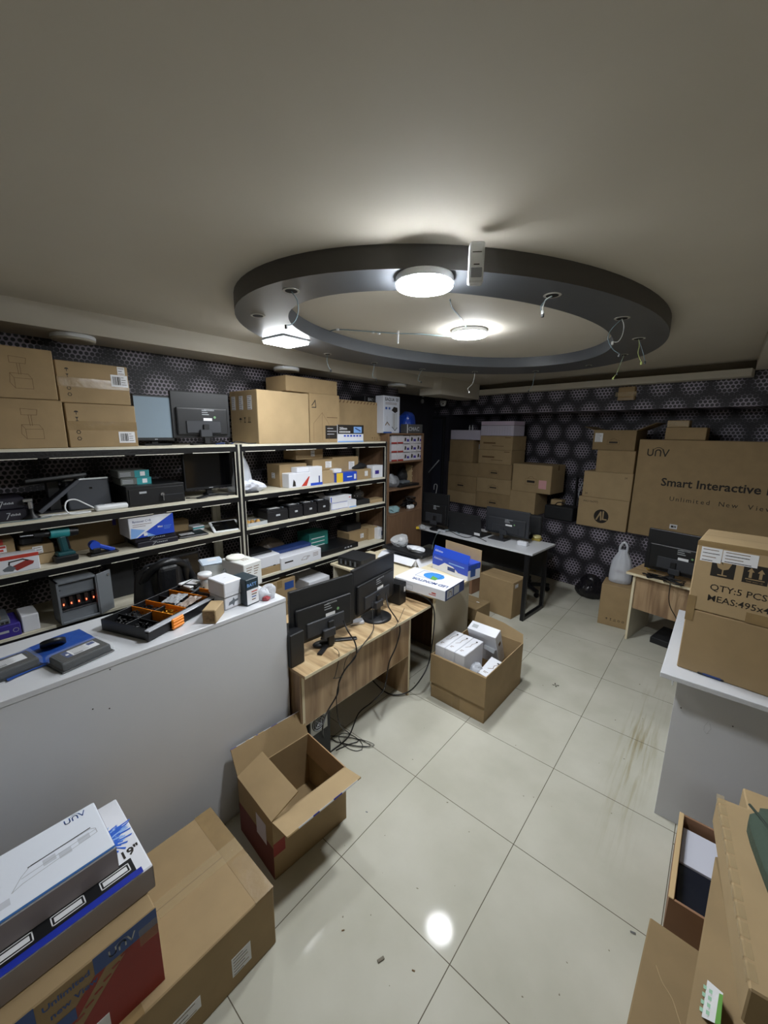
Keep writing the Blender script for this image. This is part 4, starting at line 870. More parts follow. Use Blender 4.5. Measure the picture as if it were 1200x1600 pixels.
# drill
p = Vector((XS-.06, s_of_u((XS-.06, 0), R(90), Z3, 104), Z3)); t = thing('cordless_drill', 'teal cordless drill standing on its battery on the third shelf', 'drill', p, R(94))
m = MB(); m.box(-.06, .055, -.038, .038, 0, .04, BLACK, .008); m.box(-.045, .045, -.034, .034, .036, .062, TEALD, .008); m.build('battery', t)
m = MB(); T = Matrix.Translation((.0, 0, .055)) @ Matrix.Rotation(R(-6), 4, 'Y'); m.box(-.02, .028, -.02, .02, 0, .11, TEALD, .014, T, 2); m.box(.012, .03, -.0205, .0205, .01, .1, BLACK, .008, T); m.build('grip', t)
m = MB(); T = Matrix.Translation((-.03, 0, .18)) @ Matrix.Rotation(R(4), 4, 'Y'); m.cyl((-.03, 0, 0), .03, .09, TEAL, n=20, M=T, axis='x'); m.cyl((.06, 0, 0), .031, .045, BLACK, r2=.024, n=20, M=T, axis='x'); m.build('motor_housing', t)
m = MB(); m.cyl((-.055, 0, 0), .019, .028, BLACK, n=16, M=T, axis='x'); m.cyl((-.10, 0, 0), .013, .05, BLACK2, r2=.018, n=16, M=T, axis='x'); m.build('chuck', t)
m = MB(); m.cyl((-.16, 0, 0), .004, .07, SILVER, n=8, M=T, axis='x'); m.build('drill_bit', t)
# blue sealer
p = Vector((XS-.07, s_of_u((XS-.07, 0), R(90), Z3, 160), Z3)); t = thing('tape_dispenser', 'blue and black hand tool lying on the third shelf', 'hand tool', p, R(92))
m = MB(); m.box(-.075, .085, -.04, .04, 0, .014, BLACK, .006); m.box(-.06, -.01, -.03, .03, .01, .05, BLACK, .01); m.build('base', t)
m = MB(); T = Matrix.Translation((-.02, 0, .055)) @ Matrix.Rotation(R(28), 4, 'Y'); m.box(-.02, .10, -.014, .014, -.01, .016, BLUE, .006, T); m.cyl((-.02, -.022, 0), .028, .044, BLUE, n=20, M=T, axis='y'); m.build('handle', t)
def yac(m, w, d, h):
    M = FM('f', w, d, h); m.poly(M, [(-w*.36, -h/2), (w/2, -h/2), (w/2, h/2)], BLUE); m.poly(M, [(-w*.48, -h*.48), (-w*.46, h*.0), (-w*.16, -h*.16), (-w*.38, -h*.48)], LBLUE, .0006); m.poly(M, [(-w*.12, -h*.5), (-w*.12, -h*.3), (w*.06, -h*.5)], LBLUE, .0008)
    m.rect(M, -w*.2, -w*.12, -h*.44, -h*.28, WHITE2, .001); m.text(M, 'Mini', w*.12, -h*.14, h*.13, WHITE2, z=.001, bold=.02)
    m.text(M, 'Byntoner C+B', -w*.42, h*.24, h*.15, NAVY, z=.001, sp=.9)
    for i, k in enumerate((.3, .16)): m.rect(M, -w*.42, w*(k-.3), h*(.13-.09*i), h*(.15-.09*i), FAINT, .001)
    for i in range(3): m.rect(M, w*.26, w*(.44-.02*i), -h*(.1+.07*i), -h*(.085+.07*i), LBLUE, .001)
B1 = SH(216, 279, 0, Z3, .2, .02); B1['h'] = .036; blackbox('lowest dark violet flat box under the white and blue box', B1, 'flat_box', 'box', DBOX, feat=zup)
B2 = dict(B1, loc=(B1['loc'][0]-.005, B1['loc'][1]-.012, Z3+.037), h=.034); blackbox('second dark violet flat box directly under the white and blue box', B2, 'flat_box', 'box', DBOX, feat=zup)
B = SH(206, 275, 0, Z3+.072, .2, .01); B['h'] = z_of_v(at(240, 850, x=XS), 806)-B['loc'][2]; B['loc'] = (B['loc'][0], B['loc'][1]-.01, B['loc'][2])
carton('white and blue printed box with a diagonal divide on the third shelf', B, WHITE, name='printed_box', cat='box', prints=yac, seam=False)
B = SH(283, 328, 836, Z3, .2, .04)
t = blackbox('black plastic tool case with a white slip on its lid', B, 'tool_case', 'case', BLACK, bev=.01, parts=lambda t, w, d, h: (lbl(t, 't', w, d, h, -.03, -.02, w*.45, .06, 'white', 3, 'paper_slip'), (lambda m: ([m.box(k*w*.28-.015, k*w*.28+.015, -d/2-.006, -d/2, h*.4, h*.7, DGREY, .002) for k in (-1, 1)], m.build('latches', t)))(MB())), rz=R(84))
B = SH(302, 320, 822, Z3, .1, .2); carton('small white and teal box behind the tool case', B, WHITE, name='white_box', cat='box', prints=lambda m, w, d, h: m.rect(FM('f', w, d, h), -w/2, w/2, h*.0, h*.3, TEAL), seam=False)
B = SH(270, 296, 0, Z3, .1, .28); B['h'] = .09; carton('little kraft carton behind the tool case', B, C1)
t = thing('tablet', 'white framed tablet leaning on the right of the third shelf', 'tablet', (XS-.10, s_of_u((XS-.1, 0), R(90), Z3, 352), Z3+.012), R(80))
m = MB(); T = Matrix.Rotation(R(22), 4, 'X') @ Matrix.Translation((0, 0, .015)); m.box(-.11, .11, -.075, .075, 0, .009, PLASTICW, .004, T); m.build('case', t)
m = MB(); m.box(-.09, .09, -.062, .062, .0092, .0098, GLOSS, M=T); m.build('screen', t)
m = MB(); m.box(-.1, -.04, .0, .06, -.012, .03, BLACK2, .004); m.build('stand', t)
# ------------------------------------------------------------------ fourth level, left bay
B = SH(-35, 35, 0, Z4, .2, .0); B['h'] = .075; B_=B; carton('violet box with a white emblem at the bottom left of the shelving', B, PURPLE, name='violet_box', cat='box', prints=lambda m, w, d, h: (m.rect(FM('f', w, d, h), -w*.1, w*.22, -h*.08, h*.1, LGREY), m.line(FM('f', w, d, h), [(w*.38+.012*math.cos(R(45*i)), .012*math.sin(R(45*i))) for i in range(8)], .003, LGREY, closed=True)), seam=False)
B2 = dict(B, loc=(B['loc'][0]-.01, B['loc'][1]-.02, Z4+.076), h=.03, w=B['w']*.8); blackbox('grey network switch on the violet box', B2, 'network_switch', 'device', MGREY, feat=lambda m, w, d, h: [m.rect(FM('f', w, d, h), w*(.1+.13*i), w*(.19+.13*i), -h*.3, h*.1, INK) for i in range(3)])
B2 = dict(B, loc=(B['loc'][0]-.02, B['loc'][1]-.05, Z4+.107), h=.08, w=B['w']*.75); carton('small kraft carton on the grey network switch', B2, C2)
B = SH(37, 64, 0, Z4, .16, .01); B['h'] = .10; carton('plain small white box right of the violet box', B, WHITE, name='white_box', cat='box', seam=False)
# power supply cabinet with open door
B = fitbox((XS+.005, 0), R(93), Z4, 97, 158, 905, .14); w, d, h = B['w'], B['d'], B['h']; h = min(h, .31)
t = thing('electrical_cabinet', 'open grey metal power cabinet with red lights on the lower shelf', 'cabinet', B['loc'], B['rz'])
CABM = mat('cabinet_grey_metal', '#7b8086', .4, metal=.3); m = MB()
for b in ((-w/2, w/2, d/2-.004, d/2, 0, h), (-w/2, -w/2+.012, -d/2, d/2, 0, h), (w/2-.006, w/2, -d/2, d/2, 0, h), (-w/2, w/2, -d/2, d/2, 0, .012), (-w/2, w/2, -d/2, d/2, h-.012, h)): m.box(*b, CABM, .001)
m.build('cabinet_shell', t)
m = MB(); m.box(-w/2+.014, w/2-.008, -d/2+.02, -d/2+.024, h*.66, h*.95, CABM, .001); m.box(-w/2+.014, w/2-.008, -d/2+.02, -d/2+.024, h*.05, h*.30, CABM, .001)
for z in (h*.655, h*.305): m.box(-w/2+.012, w/2-.006, -d/2+.014, -d/2+.026, z-.005, z, SILVER)
for x in (-.44, -.40): m.cyl((w*x, -d/2+.017, h*.8), .004, .004, SILVER, n=8, axis='y')
m.build('cover_plates', t)
m = MB(); m.box(-w/2+.014, w/2-.008, -d/2+.04, -d/2+.05, h*.3, h*.66, BLACK)
for i in range(5): m.box(w*(-.4+.19*i), w*(-.3+.19*i), -d/2+.025, -d/2+.04, h*.36, h*.6, BROWNP, .003); m.box(w*(-.37+.19*i), w*(-.345+.19*i), -d/2+.022, -d/2+.026, h*.42, h*.46, mat('red_indicator', '#ff5a3a', .3, emit=1.2))
m.build('circuit_board', t)
m = MB(); T = Matrix.Translation((w/2, -d/2, 0)) @ Matrix.Rotation(R(28), 4, 'Z'); m.box(0, w*.52, -.004, .004, 0, h, CABM, .002, T); m.cyl((w*.4, -.01, h*.9), .008, .006, SILVER, n=12, M=T, axis='y'); m.build('cabinet_door', t)
# black padded chair behind the counter
cyr = s_of_u((-2.0, 0), R(90), 1.1, 258)
t = thing('office_chair', 'black leather office chair with a draped headrest behind the counter', 'chair', (-2.0, cyr, 0), R(90))
bm = bmesh.new(); bmesh.ops.create_grid(bm, x_segments=28, y_segments=24, size=1)
for v in bm.verts:
    x, y = v.co.x, v.co.y; z = .62+.60*(y+1)/2; wd = .17 if y < .3 else .17-.05*(y-.3)
    v.co = Vector((x*wd, -.05*math.cos(x*PI*.6)+.012*math.sin(x*12+y*2)+.02*noise.noise(Vector((x*2, y*3, 1))), z-.05*abs(x)**2*max(0, y)))
m = MB(); m.bm(bm, LEATHER, smooth=True); o = m.build('backrest', t); mo = o.modifiers.new('s', 'SOLIDIFY'); mo.thickness = .05; mo.offset = 0
m = MB(); m.tube([(-.13, .0, 1.10), (-.08, -.06, 1.19), (0, -.075, 1.215), (.07, -.06, 1.19), (.13, -.02, 1.12), (.18, -.04, .98), (.2, -.05, .82)], .024, LEATHER, n=10); m.build('draped_strap', t)
m = MB(); m.box(-.07, .05, -.11, -.05, .98, 1.20, LEATHER, .03, None, 3); m.build('headrest', t)
m = MB(); m.box(-.22, .22, -.32, .06, .42, .52, LEATHER, .04, None, 3); m.build('seat', t)
m = MB(); m.cyl((0, -.1, .1), .03, .33, BLACK); [m.box(0, .24, -.02, .02, .06, .1, BLACK, .006, Matrix.Translation((0, -.1, 0)) @ Matrix.Rotation(2*PI*k/5, 4, 'Z')) for k in range(5)]; [m.cyl((.22*math.cos(2*PI*k/5), -.1+.22*math.sin(2*PI*k/5)-.012, .03), .03, .024, BLACK, n=14, axis='y') for k in range(5)]; m.build('swivel_base', t)
B = SH(276, 320, 868, Z4, .05, -.02); B['h'] = min(B['h'], .30); B['loc'] = (XS-.06, B['loc'][1], Z4); blackbox('large black television standing on the lower shelf right of the chair', B, 'television', 'television', BLACK, bev=.004, feat=lambda m, w, d, h: m.box(-w*.45, w*.45, -d/2-.002, -d/2, h*.08, h*.94, GLOSS))
B2 = fitbox((-2.25, 0), R(90), Z4, 192, 236, 890, .06); B2['h'] = .30
blackbox('black equipment case standing on the lower shelf behind the jacket', dict(B2, loc=(XS-.2, B2['loc'][1], Z4)), 'equipment_case', 'case', BLACK2, bev=.006)

# ------------------------------------------------------------------ long white counter on the left
CZ = 1.11; CXF = -1.17; CYE = .145
t = thing('counter', 'long white counter whose back panel faces the room on the left', 'counter', (0, 0, 0))
m = MB(); m.box(CXF-.47, CXF, -1.6, CYE, CZ-.022, CZ, LAMI, .0015); m.build('counter_top', t)
m = MB(); m.box(CXF-.02, CXF-.002, -1.6, CYE-.001, .0, CZ-.022, LAMI, .001)
for u, v in ((171, 1107), (145, 1108), (418, 948), (172, 1046)): p = at(u, v, x=CXF-.002); m.cyl((CXF-.0025, p.y, p.z), .0028, .001, INK, n=8, axis='x')
m.build('back_panel', t)
m = MB(); m.box(CXF-.46, CXF-.02, CYE-.02, CYE-.001, 0, CZ-.022, LAMI, .001); m.build('end_panel', t)
m = MB(); m.box(CXF-.46, CXF-.02, -1.6, CYE-.02, .5, .518, LAMI, .001); m.build('inner_shelf', t)
# hard drives in blister packs
def hdd(label, x, y, rz, flip=False):
    t = thing('hard_drive', label, 'hard drive', (x, y, CZ+.001), rz)
    m = MB(); m.box(-.105, .105, -.072, .072, 0, .002, BLISTER); m.box(-.092, .092, -.06, .06, .001, .006, BLACK, .002); m.build('blister_tray', t)
    m = MB(); m.box(-.084, .084, -.052, .052, .006, .034, BLACK2, .006, None, 2); m.box(-.078, .078, -.047, .047, .033, .038, mat('drive_lid_metal', '#35302a', .3, metal=.4), .006, None, 2); m.build('drive_body', t)
    m = MB(); M = Matrix.Translation((0, 0, .0383)); m.rect(M, -.055, .058, -.026, .03, WHITE2)
    m.rect(M, -.055, -.035, -.026, .03, NAVY, .0008); m.rect(M, -.05, -.04, -.008, .004, WHITE2, .0012); m.rect(M, .03, .055, .004, .026, NAVY, .0008) if not flip else None
    for i in range(7): m.rect(M, -.028, .02+.004*(i % 3), .024-.007*i, .0255-.007*i, INK, .0008)
    for i in range(9): m.rect(M, -.03+.0035*i, -.0285+.0035*i, -.024, -.014, INK, .0009)
    m.build('drive_label', t)
    m = MB(); m.box(-.092, .092, -.060, .060, .003, .0415, BLISTER, .006); m.build('blister_cover', t); return t
p = at(126, 1018, z=CZ+.03); hdd('hard drive in a clear blister pack beside the roll of black tape', p.x, p.y, R(103))
p = at(8, 1040, z=CZ+.03); hdd('hard drive in a clear blister pack at the left edge of the picture', p.x, p.y, R(100), True)
p = at(88, 1022, z=CZ)
m = MB(); bm = bmesh.new(); bmesh.ops.create_grid(bm, x_segments=30, y_segments=20, size=1)
for v in bm.verts: x, y = v.co.x, v.co.y; v.co = Vector((x*.155, y*.11*(1+.1*math.sin(3*x)), .0035+.0025*(1+noise.noise(Vector((x*4, y*4, 2))))))
m.bm(bm, mat('blue_film_bag', '#2a4f9e', .3, bump=.3, scale=12), smooth=True); M = Matrix.Translation((0, 0, .010)); o = m.build('blue_bag', None, (p.x-.03, p.y-.02, CZ), R(100)); tag(o, 'flat shiny blue bag lying under the hard drive blister', 'bag')
p = at(90, 1010, z=CZ+.02); t = thing('tape_roll', 'black roll of tape standing on its rim on the blue bag', 'tape roll', (p.x-.02, p.y-.01, CZ+.01), R(80))
m = MB(); T = Matrix.Rotation(R(-38), 4, 'X'); m.lathe([(.02, 0), (.042, 0), (.042, .018), (.02, .018), (.02, 0)], BLACK, 32, M=T @ Matrix.Translation((0, 0, .012))); m.build('tape', t)
cable('thin dark cord curling between the two hard drives', [(at(25, 1022, z=CZ+.04)), at(40, 1020, z=CZ+.04), at(48, 1030, z=CZ+.03), at(60, 1036, z=CZ+.015), at(75, 1036, z=CZ+.015)], .002, NAVY)
# organiser tray
OC = (-1.455, -.325); OR = R(111); t = thing('parts_organizer', 'long black organiser tray with orange dividers and orange latches', 'organizer', (OC[0], OC[1], CZ+.001), OR)
w, d, h = .52, .27, .052
m = MB(); m.box(-w/2, w/2, -d/2, d/2, 0, .004, BLACK)
for b in ((-w/2, w/2, -d/2, -d/2+.006, 0, h), (-w/2, w/2, d/2-.006, d/2, 0, h), (-w/2, -w/2+.006, -d/2, d/2, 0, h), (w/2-.006, w/2, -d/2, d/2, 0, h), (-w/2, w/2, -.003, .003, 0, h*.9)): m.box(*b, BLACK, .001)
for x in (-.18, .04, .15): m.box(x-.002, x+.002, -d/2, d/2, 0, h*.85, BLACK)
m.build('tray', t)
for x, a, b in ((-.115, -.13, .0), (-.115, .0, .13), (-.04, -.13, .13), (.10, -.13, .13), (.175, -.13, .0)):
    m = MB(); m.box(x-.002, x+.002, a+.002, b-.002, .004, h+.002, ORANGE, .001); m.build('divider', t)
m = MB(); m.box(-w/2-.01, w/2+.06, -d/2-.03, -d/2-.003, h-.006, h+.001, mat('frosted_strip', '#b9bcc4', .25, alpha=.8), .002); m.box(-w/2-.01, w/2+.03, -d/2-.022, -d/2-.004, .004, h-.008, BLACK, .003); m.build('lid_edge', t)
for x, tl in ((-.125, 0), (.265, 18)):
    m = MB(); T = Matrix.Translation((x, -d/2-.03, h*.5)) @ Matrix.Rotation(R(tl), 4, 'Y'); m.box(-.032, .032, -.008, .004, -.022, .028, ORANGE, .004, T)
    for k in range(3): m.box(-.03, .03, -.0105, -.006, -.016+.014*k, -.009+.014*k, ORANGE, .002, T)
    m.build('latch', t)
# screws in the organiser
for nm, x0, x1, y0, y1, mt, lb in (('screws', -.25, -.185, -.12, .12, BLACK, 'heap of small black screws in the left organiser compartment'), ('screws', -.175, -.12, .01, .12, BLACK2, 'black screws in the second organiser compartment'), ('screws', -.11, -.045, -.12, -.01, mat('brass_screws', '#d8b24a', .25, metal=.9), 'brass coloured screws beside the front latch'), ('screws', -.035, .035, -.12, -.01, SILVER, 'silvery fittings in the middle organiser compartment'), ('screws', .105, .17, -.12, -.01, SILVER, 'silvery fittings under the right end of the organiser'), ('screws', -.11, -.045, .01, .12, BLACK2, 'black screws behind the brass coloured screws')):
    rn = random.Random(int((x0+1)*1000)); m = MB()
    for k in range(150):
        T = Matrix.Translation((rn.uniform(x0, x1), rn.uniform(y0, y1), rn.uniform(.006, .036))) @ Matrix.Rotation(rn.uniform(0, 6), 4, 'Z') @ Matrix.Rotation(rn.uniform(-.6, .6), 4, 'Y'); m.cyl((0, 0, 0), .0032, .012, mt, n=5, M=T, axis='x')
    o = m.build('loose_screws', None, (OC[0], OC[1], CZ+.001), OR); tag(o, lb, 'screws', kind='stuff')
def flatbag(name, label, x, y, z, sx, sy, rz, mt, seed, h=.012, cat='plastic bag'):
    bm = bmesh.new(); bmesh.ops.create_grid(bm, x_segments=18, y_segments=14, size=1)
    for v in bm.verts: a, b = v.co.x, v.co.y; v.co = Vector((a*sx, b*sy, h*(1+noise.noise(Vector((a*2.5+seed, b*2.5, 0))))*(1-.4*max(abs(a), abs(b)))))
    m = MB(); m.bm(bm, mt, smooth=True); o = m.build(name, None, (x, y, z), rz); mo = o.modifiers.new('s', 'SOLIDIFY'); mo.thickness = .002; return tag(o, label, cat)
def org(x, y): c, s_ = math.cos(OR), math.sin(OR); return OC[0]+c*x-s_*y, OC[1]+s_*x+c*y
x, y = org(.02, .0); flatbag('small_bag', 'clear small bag lying over the middle of the organiser', x, y, CZ+.052, .055, .04, R(130), BAGC, 3, cat='plastic bag')
x, y = org(.03, -.08); flatbag('small_bag', 'clear small bag of brownish bits at the front of the organiser', x, y, CZ+.045, .06, .03, R(120), mat('brownish_film', '#a3948a', .25, alpha=.7, bump=.6), 9)
x, y = org(.24, .07); 
tag((lambda m: (m.box(-.08, .08, -.045, .045, 0, .01, BLACK, .004), m.box(-.06, .0, -.03, .03, .0102, .0112, WHITE2), m)[-1])(MB()).build('flat_device', None, (x, y, CZ+.055), OR+.2), 'black flat case with a white label over the right end of the organiser', 'case')
# wrapped bag under the right end
x, y = org(.235, -.17); flatbag('clear_bag', 'clear crinkled plastic sheet on the counter beside the organiser', x, y, CZ+.001, .11, .06, OR, BAGC, 14, .012)
# goods at the right end of the counter
B = CF((352, 956), (377, 949), 0, CZ, .15); 
WB = dict(w=.145, d=.155, h=.075, rz=R(84)); pc = at(352, 955, z=CZ); qc = at(378, 947, z=CZ)
def ctr(pn, w, d, rz): # centre from front-left bottom corner
    c, s_ = math.cos(rz), math.sin(rz); return (pn.x+c*w/2-s_*d/2, pn.y+s_*w/2+c*d/2)
cx, cy = ctr(pc, .12, .13, R(96)); cw = (qc-pc).length
WB = dict(w=max(cw, .1), d=.13, h=.066, rz=R(96)); cx, cy = ctr(pc, WB['w'], WB['d'], WB['rz'])
def camp(m, w, d, h):
    M = FM('f', w, d, h); m.poly(M, [(-w*.3, -h*.2), (-w*.25, h*.05), (-w*.05, h*.15), (w*.0, h*.35), (w*.08, h*.12), (w*.28, h*.16), (w*.26, -h*.02), (w*.08, -h*.05), (w*.0, -h*.36), (-w*.08, -h*.15)], MGREY); m.rect(M, -w*.5, w*.5, -h*.42, -h*.4, FAINT, .0005)
carton('lower small white box with a grey device picture at the counter end', dict(WB, loc=(cx, cy, CZ+.001)), WHITE, name='white_box', cat='box', prints=camp, seam=False)
carton('upper plain small white box with tiny print, stacked at the counter end', dict(WB, h=.078, w=WB['w']*1.03, d=.14, loc=(cx, cy, CZ+.068)), WHITE, name='white_box', cat='box', prints=lambda m, w, d, h: (m.rect(FM('t', w, d, h), -.008, .008, -.002, .002, LGREY), m.rect(FM('f', w, d, h), -w/2, w/2, -h*.24, -h*.23, LGREY)), seam=False)
pn = at(387, 949, z=CZ); qn = at(405, 940, z=CZ); rz = R(97); w_ = (qn-pn).length; cx, cy = ctr(pn, w_, .13, rz)
def batt(m, w, d, h):
    M = FM('f', w, d, h); m.rect(M, -w*.45, w*.45, -h*.45, h*.1, WHITE2); m.text(M, 'BATT', -w*.42, h*.22, w*.3, LBLUE, z=.001, bold=.02)
    for i in range(4): m.rect(M, -w*.1, w*(.35-.05*i), -h*(.02+.1*i), h*(.02-.1*i), (REDB, FAINT, UBLUE, FAINT)[i], .001)
carton('small dark blue battery box with a white label at the counter end', dict(w=w_, d=.12, h=z_of_v(pn, 908)-CZ, rz=rz, loc=(cx, cy, CZ+.001)), mat('dark_teal_board', '#1f2f38', .4), name='battery_box', cat='box', prints=batt, seam=False)
pn = at(375, 937, z=CZ); 
pn = at(383, 925, z=CZ); rz = R(97); cx, cy = ctr(pn, .115, .2, rz)
t = carton('white printed carton with a filter disc on top at the counter end', dict(w=.125, d=.2, h=.145, rz=rz, loc=(cx-.03, cy+.02, CZ+.001)), mat('offwhite_carton', '#cfd0cd', .5), name='printed_carton', cat='box', prints=lambda m, w, d, h: ([m.rect(FM('f', w, d, h), -w*.35+w*.4*(i % 2), -w*(.1+.02*i)+w*.4*(i % 2)+.01, h*(.3-.1*(i//2)), h*(.33-.1*(i//2)), FAINT) for i in range(8)], [m.rect(FM('t', w, d, h), -w*.1+w*.12*i, -w*.05+w*.12*i, -d*.2, -d*.02, FAINT) for i in range(3)]), seam=False)
q1 = at(372, 885, z=CZ+.146)
tag((lambda m: (m.lathe([(.052, 0), (.054, .004), (.05, .012), (.03, .010), (.001, .011)], mat('paper_filter', '#dcdcd4', .7), 30), m)[-1])(MB()).build('filter_disc', None, (cx-.07, cy+.005, CZ+.147)), 'round white paper disc lying on the printed carton', 'disc')
pn = at(343, 975, z=CZ); rz = R(152); cx, cy = ctr(pn, .075, .075, rz)
pL = at(318, 974, z=CZ); pM = at(338, 975, z=CZ); pR = at(351, 958, z=CZ)
rz = math.atan2((pR-pM).y, (pR-pM).x); w_ = (pR-pM).length; d_ = (pL-pM).length
n_ = Vector((-math.sin(rz), math.cos(rz), 0)); c_ = pM+(pR-pM)/2+n_*d_/2
def worn(m, w, d, h):
    M = FM('l', w, d, h); m.poly(M, [(-d*.45, -h*.4), (-d*.42, h*.3), (-d*.1, h*.4), (d*.3, h*.36), (d*.44, h*.1), (d*.36, -h*.34), (0, -h*.44)], mat('scuffed_card', '#8a7355', .9, var=.35, scale=60))
carton('small worn cardboard cube at the counter edge in front of the white boxes', dict(w=w_, d=min(d_, .09), h=.068, rz=rz, loc=(c_.x, c_.y, CZ+.001)), C1, prints=worn, seam=False)
# jar and containers
p = at(322, 926, z=CZ); t = thing('plastic_jar', 'clear jar with a white screw lid behind the white box stack', 'jar', (p.x, p.y, CZ))
m = MB(); m.lathe([(.03, 0), (.033, .004), (.033, .09), (.03, .095), (.001, .095)], TRANSP); m.lathe([(.028, .003), (.029, .045), (.001, .05)], mat('jar_contents', '#a89878', .8)); m.build('jar_body', t)
m = MB(); m.lathe([(.037, .09), (.037, .112), (.034, .116), (.001, .116)], PLASTICW, 32); m.build('lid', t)
p = at(306, 928, z=CZ); t = thing('plastic_container', 'clear rectangular food container left of the jar', 'container', (p.x-.02, p.y, CZ), R(100))
m = MB(); m.box(-.055, .055, -.05, .05, 0, .055, TRANSP, .008); m.build('container_body', t); m = MB(); m.box(-.058, .058, -.053, .053, .055, .064, PLASTICW, .004); m.rect(Matrix.Translation((0, 0, .0645)), -.02, .03, -.02, .015, WHITE2); m.build('lid', t)
p = at(338, 903, z=CZ+.02); t = thing('plastic_container', 'clear container with a pale lid standing behind the small white boxes', 'container', (p.x-.05, p.y+.0, CZ), R(75))
m = MB(); m.box(-.06, .06, -.055, .055, 0, .11, TRANSP, .01); m.build('container_body', t); m = MB(); m.box(-.063, .063, -.058, .058, .105, .12, mat('pale_lid', '#c5d2e0', .3), .006); m.rect(Matrix.Translation((0, 0, .1205)), -.02, .03, -.02, .02, WHITE2); m.build('lid', t)
blob('clear_bag', (p.x+.06, p.y+.06, CZ), (.05, .07, .1), BAGC, 61, 'crumpled clear bag between the container and the printed carton', 'plastic bag', amp=.4)
p = at(413, 930, z=CZ+.02); blob('clear_bag', (p.x-.0, p.y+.01, CZ), (.04, .05, .075), BAGW, 62, 'crumpled clear bag holding something red at the very end of the counter', 'plastic bag', amp=.4)
tag(blob('red_bundle', (p.x+.025, p.y-.005, CZ+.002), (.018, .025, .03), mat('dull_red_film', '#a54a50', .4), 63, sub=2), 'small red and white bundle inside the clear bag at the counter end', 'bundle')

# ------------------------------------------------------------------ woodgrain desk with two monitors
DZ = .69; DX = -1.08; y1 = 1.17; y0 = .02
t = thing('desk', 'woodgrain desk with two monitors joined to the end of the white counter', 'desk', (0, 0, 0))
m = MB(); m.box(-1.72, DX+.045, y0+.13, 1.36, DZ-.018, DZ, WOODT); m.box(DX+.045, DX+.047, y0+.13, 1.36, DZ-.018, DZ, CREAMEDGE); m.build('desk_top', t)
m = MB(); m.box(DX-.02, DX-.002, y0+.13, y1-.01, .34, DZ-.018, WOODV); m.box(DX-.02, DX-.002, y0+.13, y1-.01, .338, .3399, CREAMEDGE); m.build('modesty_panel', t)
for y in (y1-.018, y0+.14): m = MB(); m.box(-1.66, DX, y, y+.018, 0, DZ-.018, WOODV); m.box(DX, DX+.002, y, y+.018, 0, DZ-.018, CREAMEDGE); m.build('side_panel', t)
# second cabinet / desk return
t = thing('side_cabinet', 'pale cream cabinet beside the desk carrying the monitor carton', 'cabinet', (0, 0, 0))
m = MB(); m.box(-1.66, -1.64, 1.375, 1.88, 0, .745, BROWNW); m.build('side_panel', t); m = MB(); m.box(-1.64, -1.02, 1.86, 1.878, .0, .745, BROWNW); m.build('inner_back', t)
m = MB(); m.box(-2.18, -.985, 1.362, 1.92, .745, .765, CREAMEDGE, .002); m.build('cabinet_top', t)
m = MB(); m.box(-1.69, -.998, 1.88, 1.90, 0, .745, mat('greyish_cream_panel', '#b5ad98', .55)); m.build('back_panel', t); m = MB(); m.box(-1.02, -1.0, 1.375, 1.88, .0, .745, mat('greyish_cream_panel', '#b5ad98')); m.box(-1.021, -.999, 1.372, 1.3752, 0, .745, CREAMEDGE); m.build('side_panel', t)
m = MB(); m.box(-2.16, -2.14, 1.38, 1.9, 0, .745, CREAM); m.build('leg_panel', t)
TZ = .766
PM1 = (-1.19, .36); PM2 = (-1.215, .93)
B = fitbox(PM1, R(90-6), DZ+.07, 457, 554, 918, .03); B['h'] = .345
monitor('black monitor seen from behind, nearest the white counter', B, (PM1[0]-.02, B['loc'][1]+.06, DZ), 'vee', True, dots=True)
B = fitbox(PM2, R(97), DZ+.075, 554, 617, 888, .03); B['h'] = .345
monitor('black monitor seen from behind on a round foot, beside the speaker', B, (PM2[0], at(588, 963, z=DZ).y-.01, DZ), 'round', True)
def spk(label, B):
    return blackbox(label, B, 'speaker', 'speaker', BLACK, bev=.005, parts=lambda t, w, d, h: (lambda m: (m.box(-w*.42, w*.42, d/2-.002, d/2+.004, h*.06, h*.94, BLACK2, .003), m.build('speaker_grille', t)))(MB()))
p0, p1 = at(448, 1042, z=DZ), at(476, 1028, z=DZ)
B = CF((452, 1045), (477, 1030), 985, DZ, .14); B['w'] = .10; B['h'] = .20; B['rz'] = R(92); cx, cy = ctr(at(455, 1046, z=DZ), .10, .14, R(92)); B['loc'] = (cx, cy, DZ+.001); spk('black desktop speaker at the near end of the desk', B)
B = dict(B); cx, cy = ctr(at(624, 947, z=DZ), .10, .13, R(95)); B.update(w=.09, d=.13, h=.17, loc=(cx, cy, DZ+.001), rz=R(95)); t = spk('black desktop speaker at the far end of the desk', B)
lbl(t, 'f', .09, .13, .17, .02, .03, .02, .04, 'white', 4)
p = at(500, 1008, z=DZ); t = thing('computer_mouse', 'black computer mouse under the nearer monitor', 'mouse', (p.x+.015, p.y, DZ), R(150))
o = blob('mouse_body', (0, 0, 0), (.035, .055, .034), BLACK, 70, amp=.02, parent=t)
m = MB(); m.cyl((-.004, .02, .026), .007, .008, DGREY, n=12, axis='x'); m.build('scroll_wheel', t)
p = at(560, 975, z=DZ); tag((lambda m: (m.box(-.05, .05, -.03, .03, 0, .02, WHITE, .003), m)[-1])(MB()).build('white_box', None, (p.x-.02, p.y, DZ+.001), R(60)), 'small white box on the desk between the two monitors', 'box')
p = at(460, 990, z=DZ); t = thing('keyboard_tray', 'black notebook lying behind the near speaker', 'notebook', (-1.42, .28, DZ+.001), R(90)); m = MB(); m.box(-.13, .13, -.09, .09, 0, .018, BLACK2, .004); m.build('body', t)
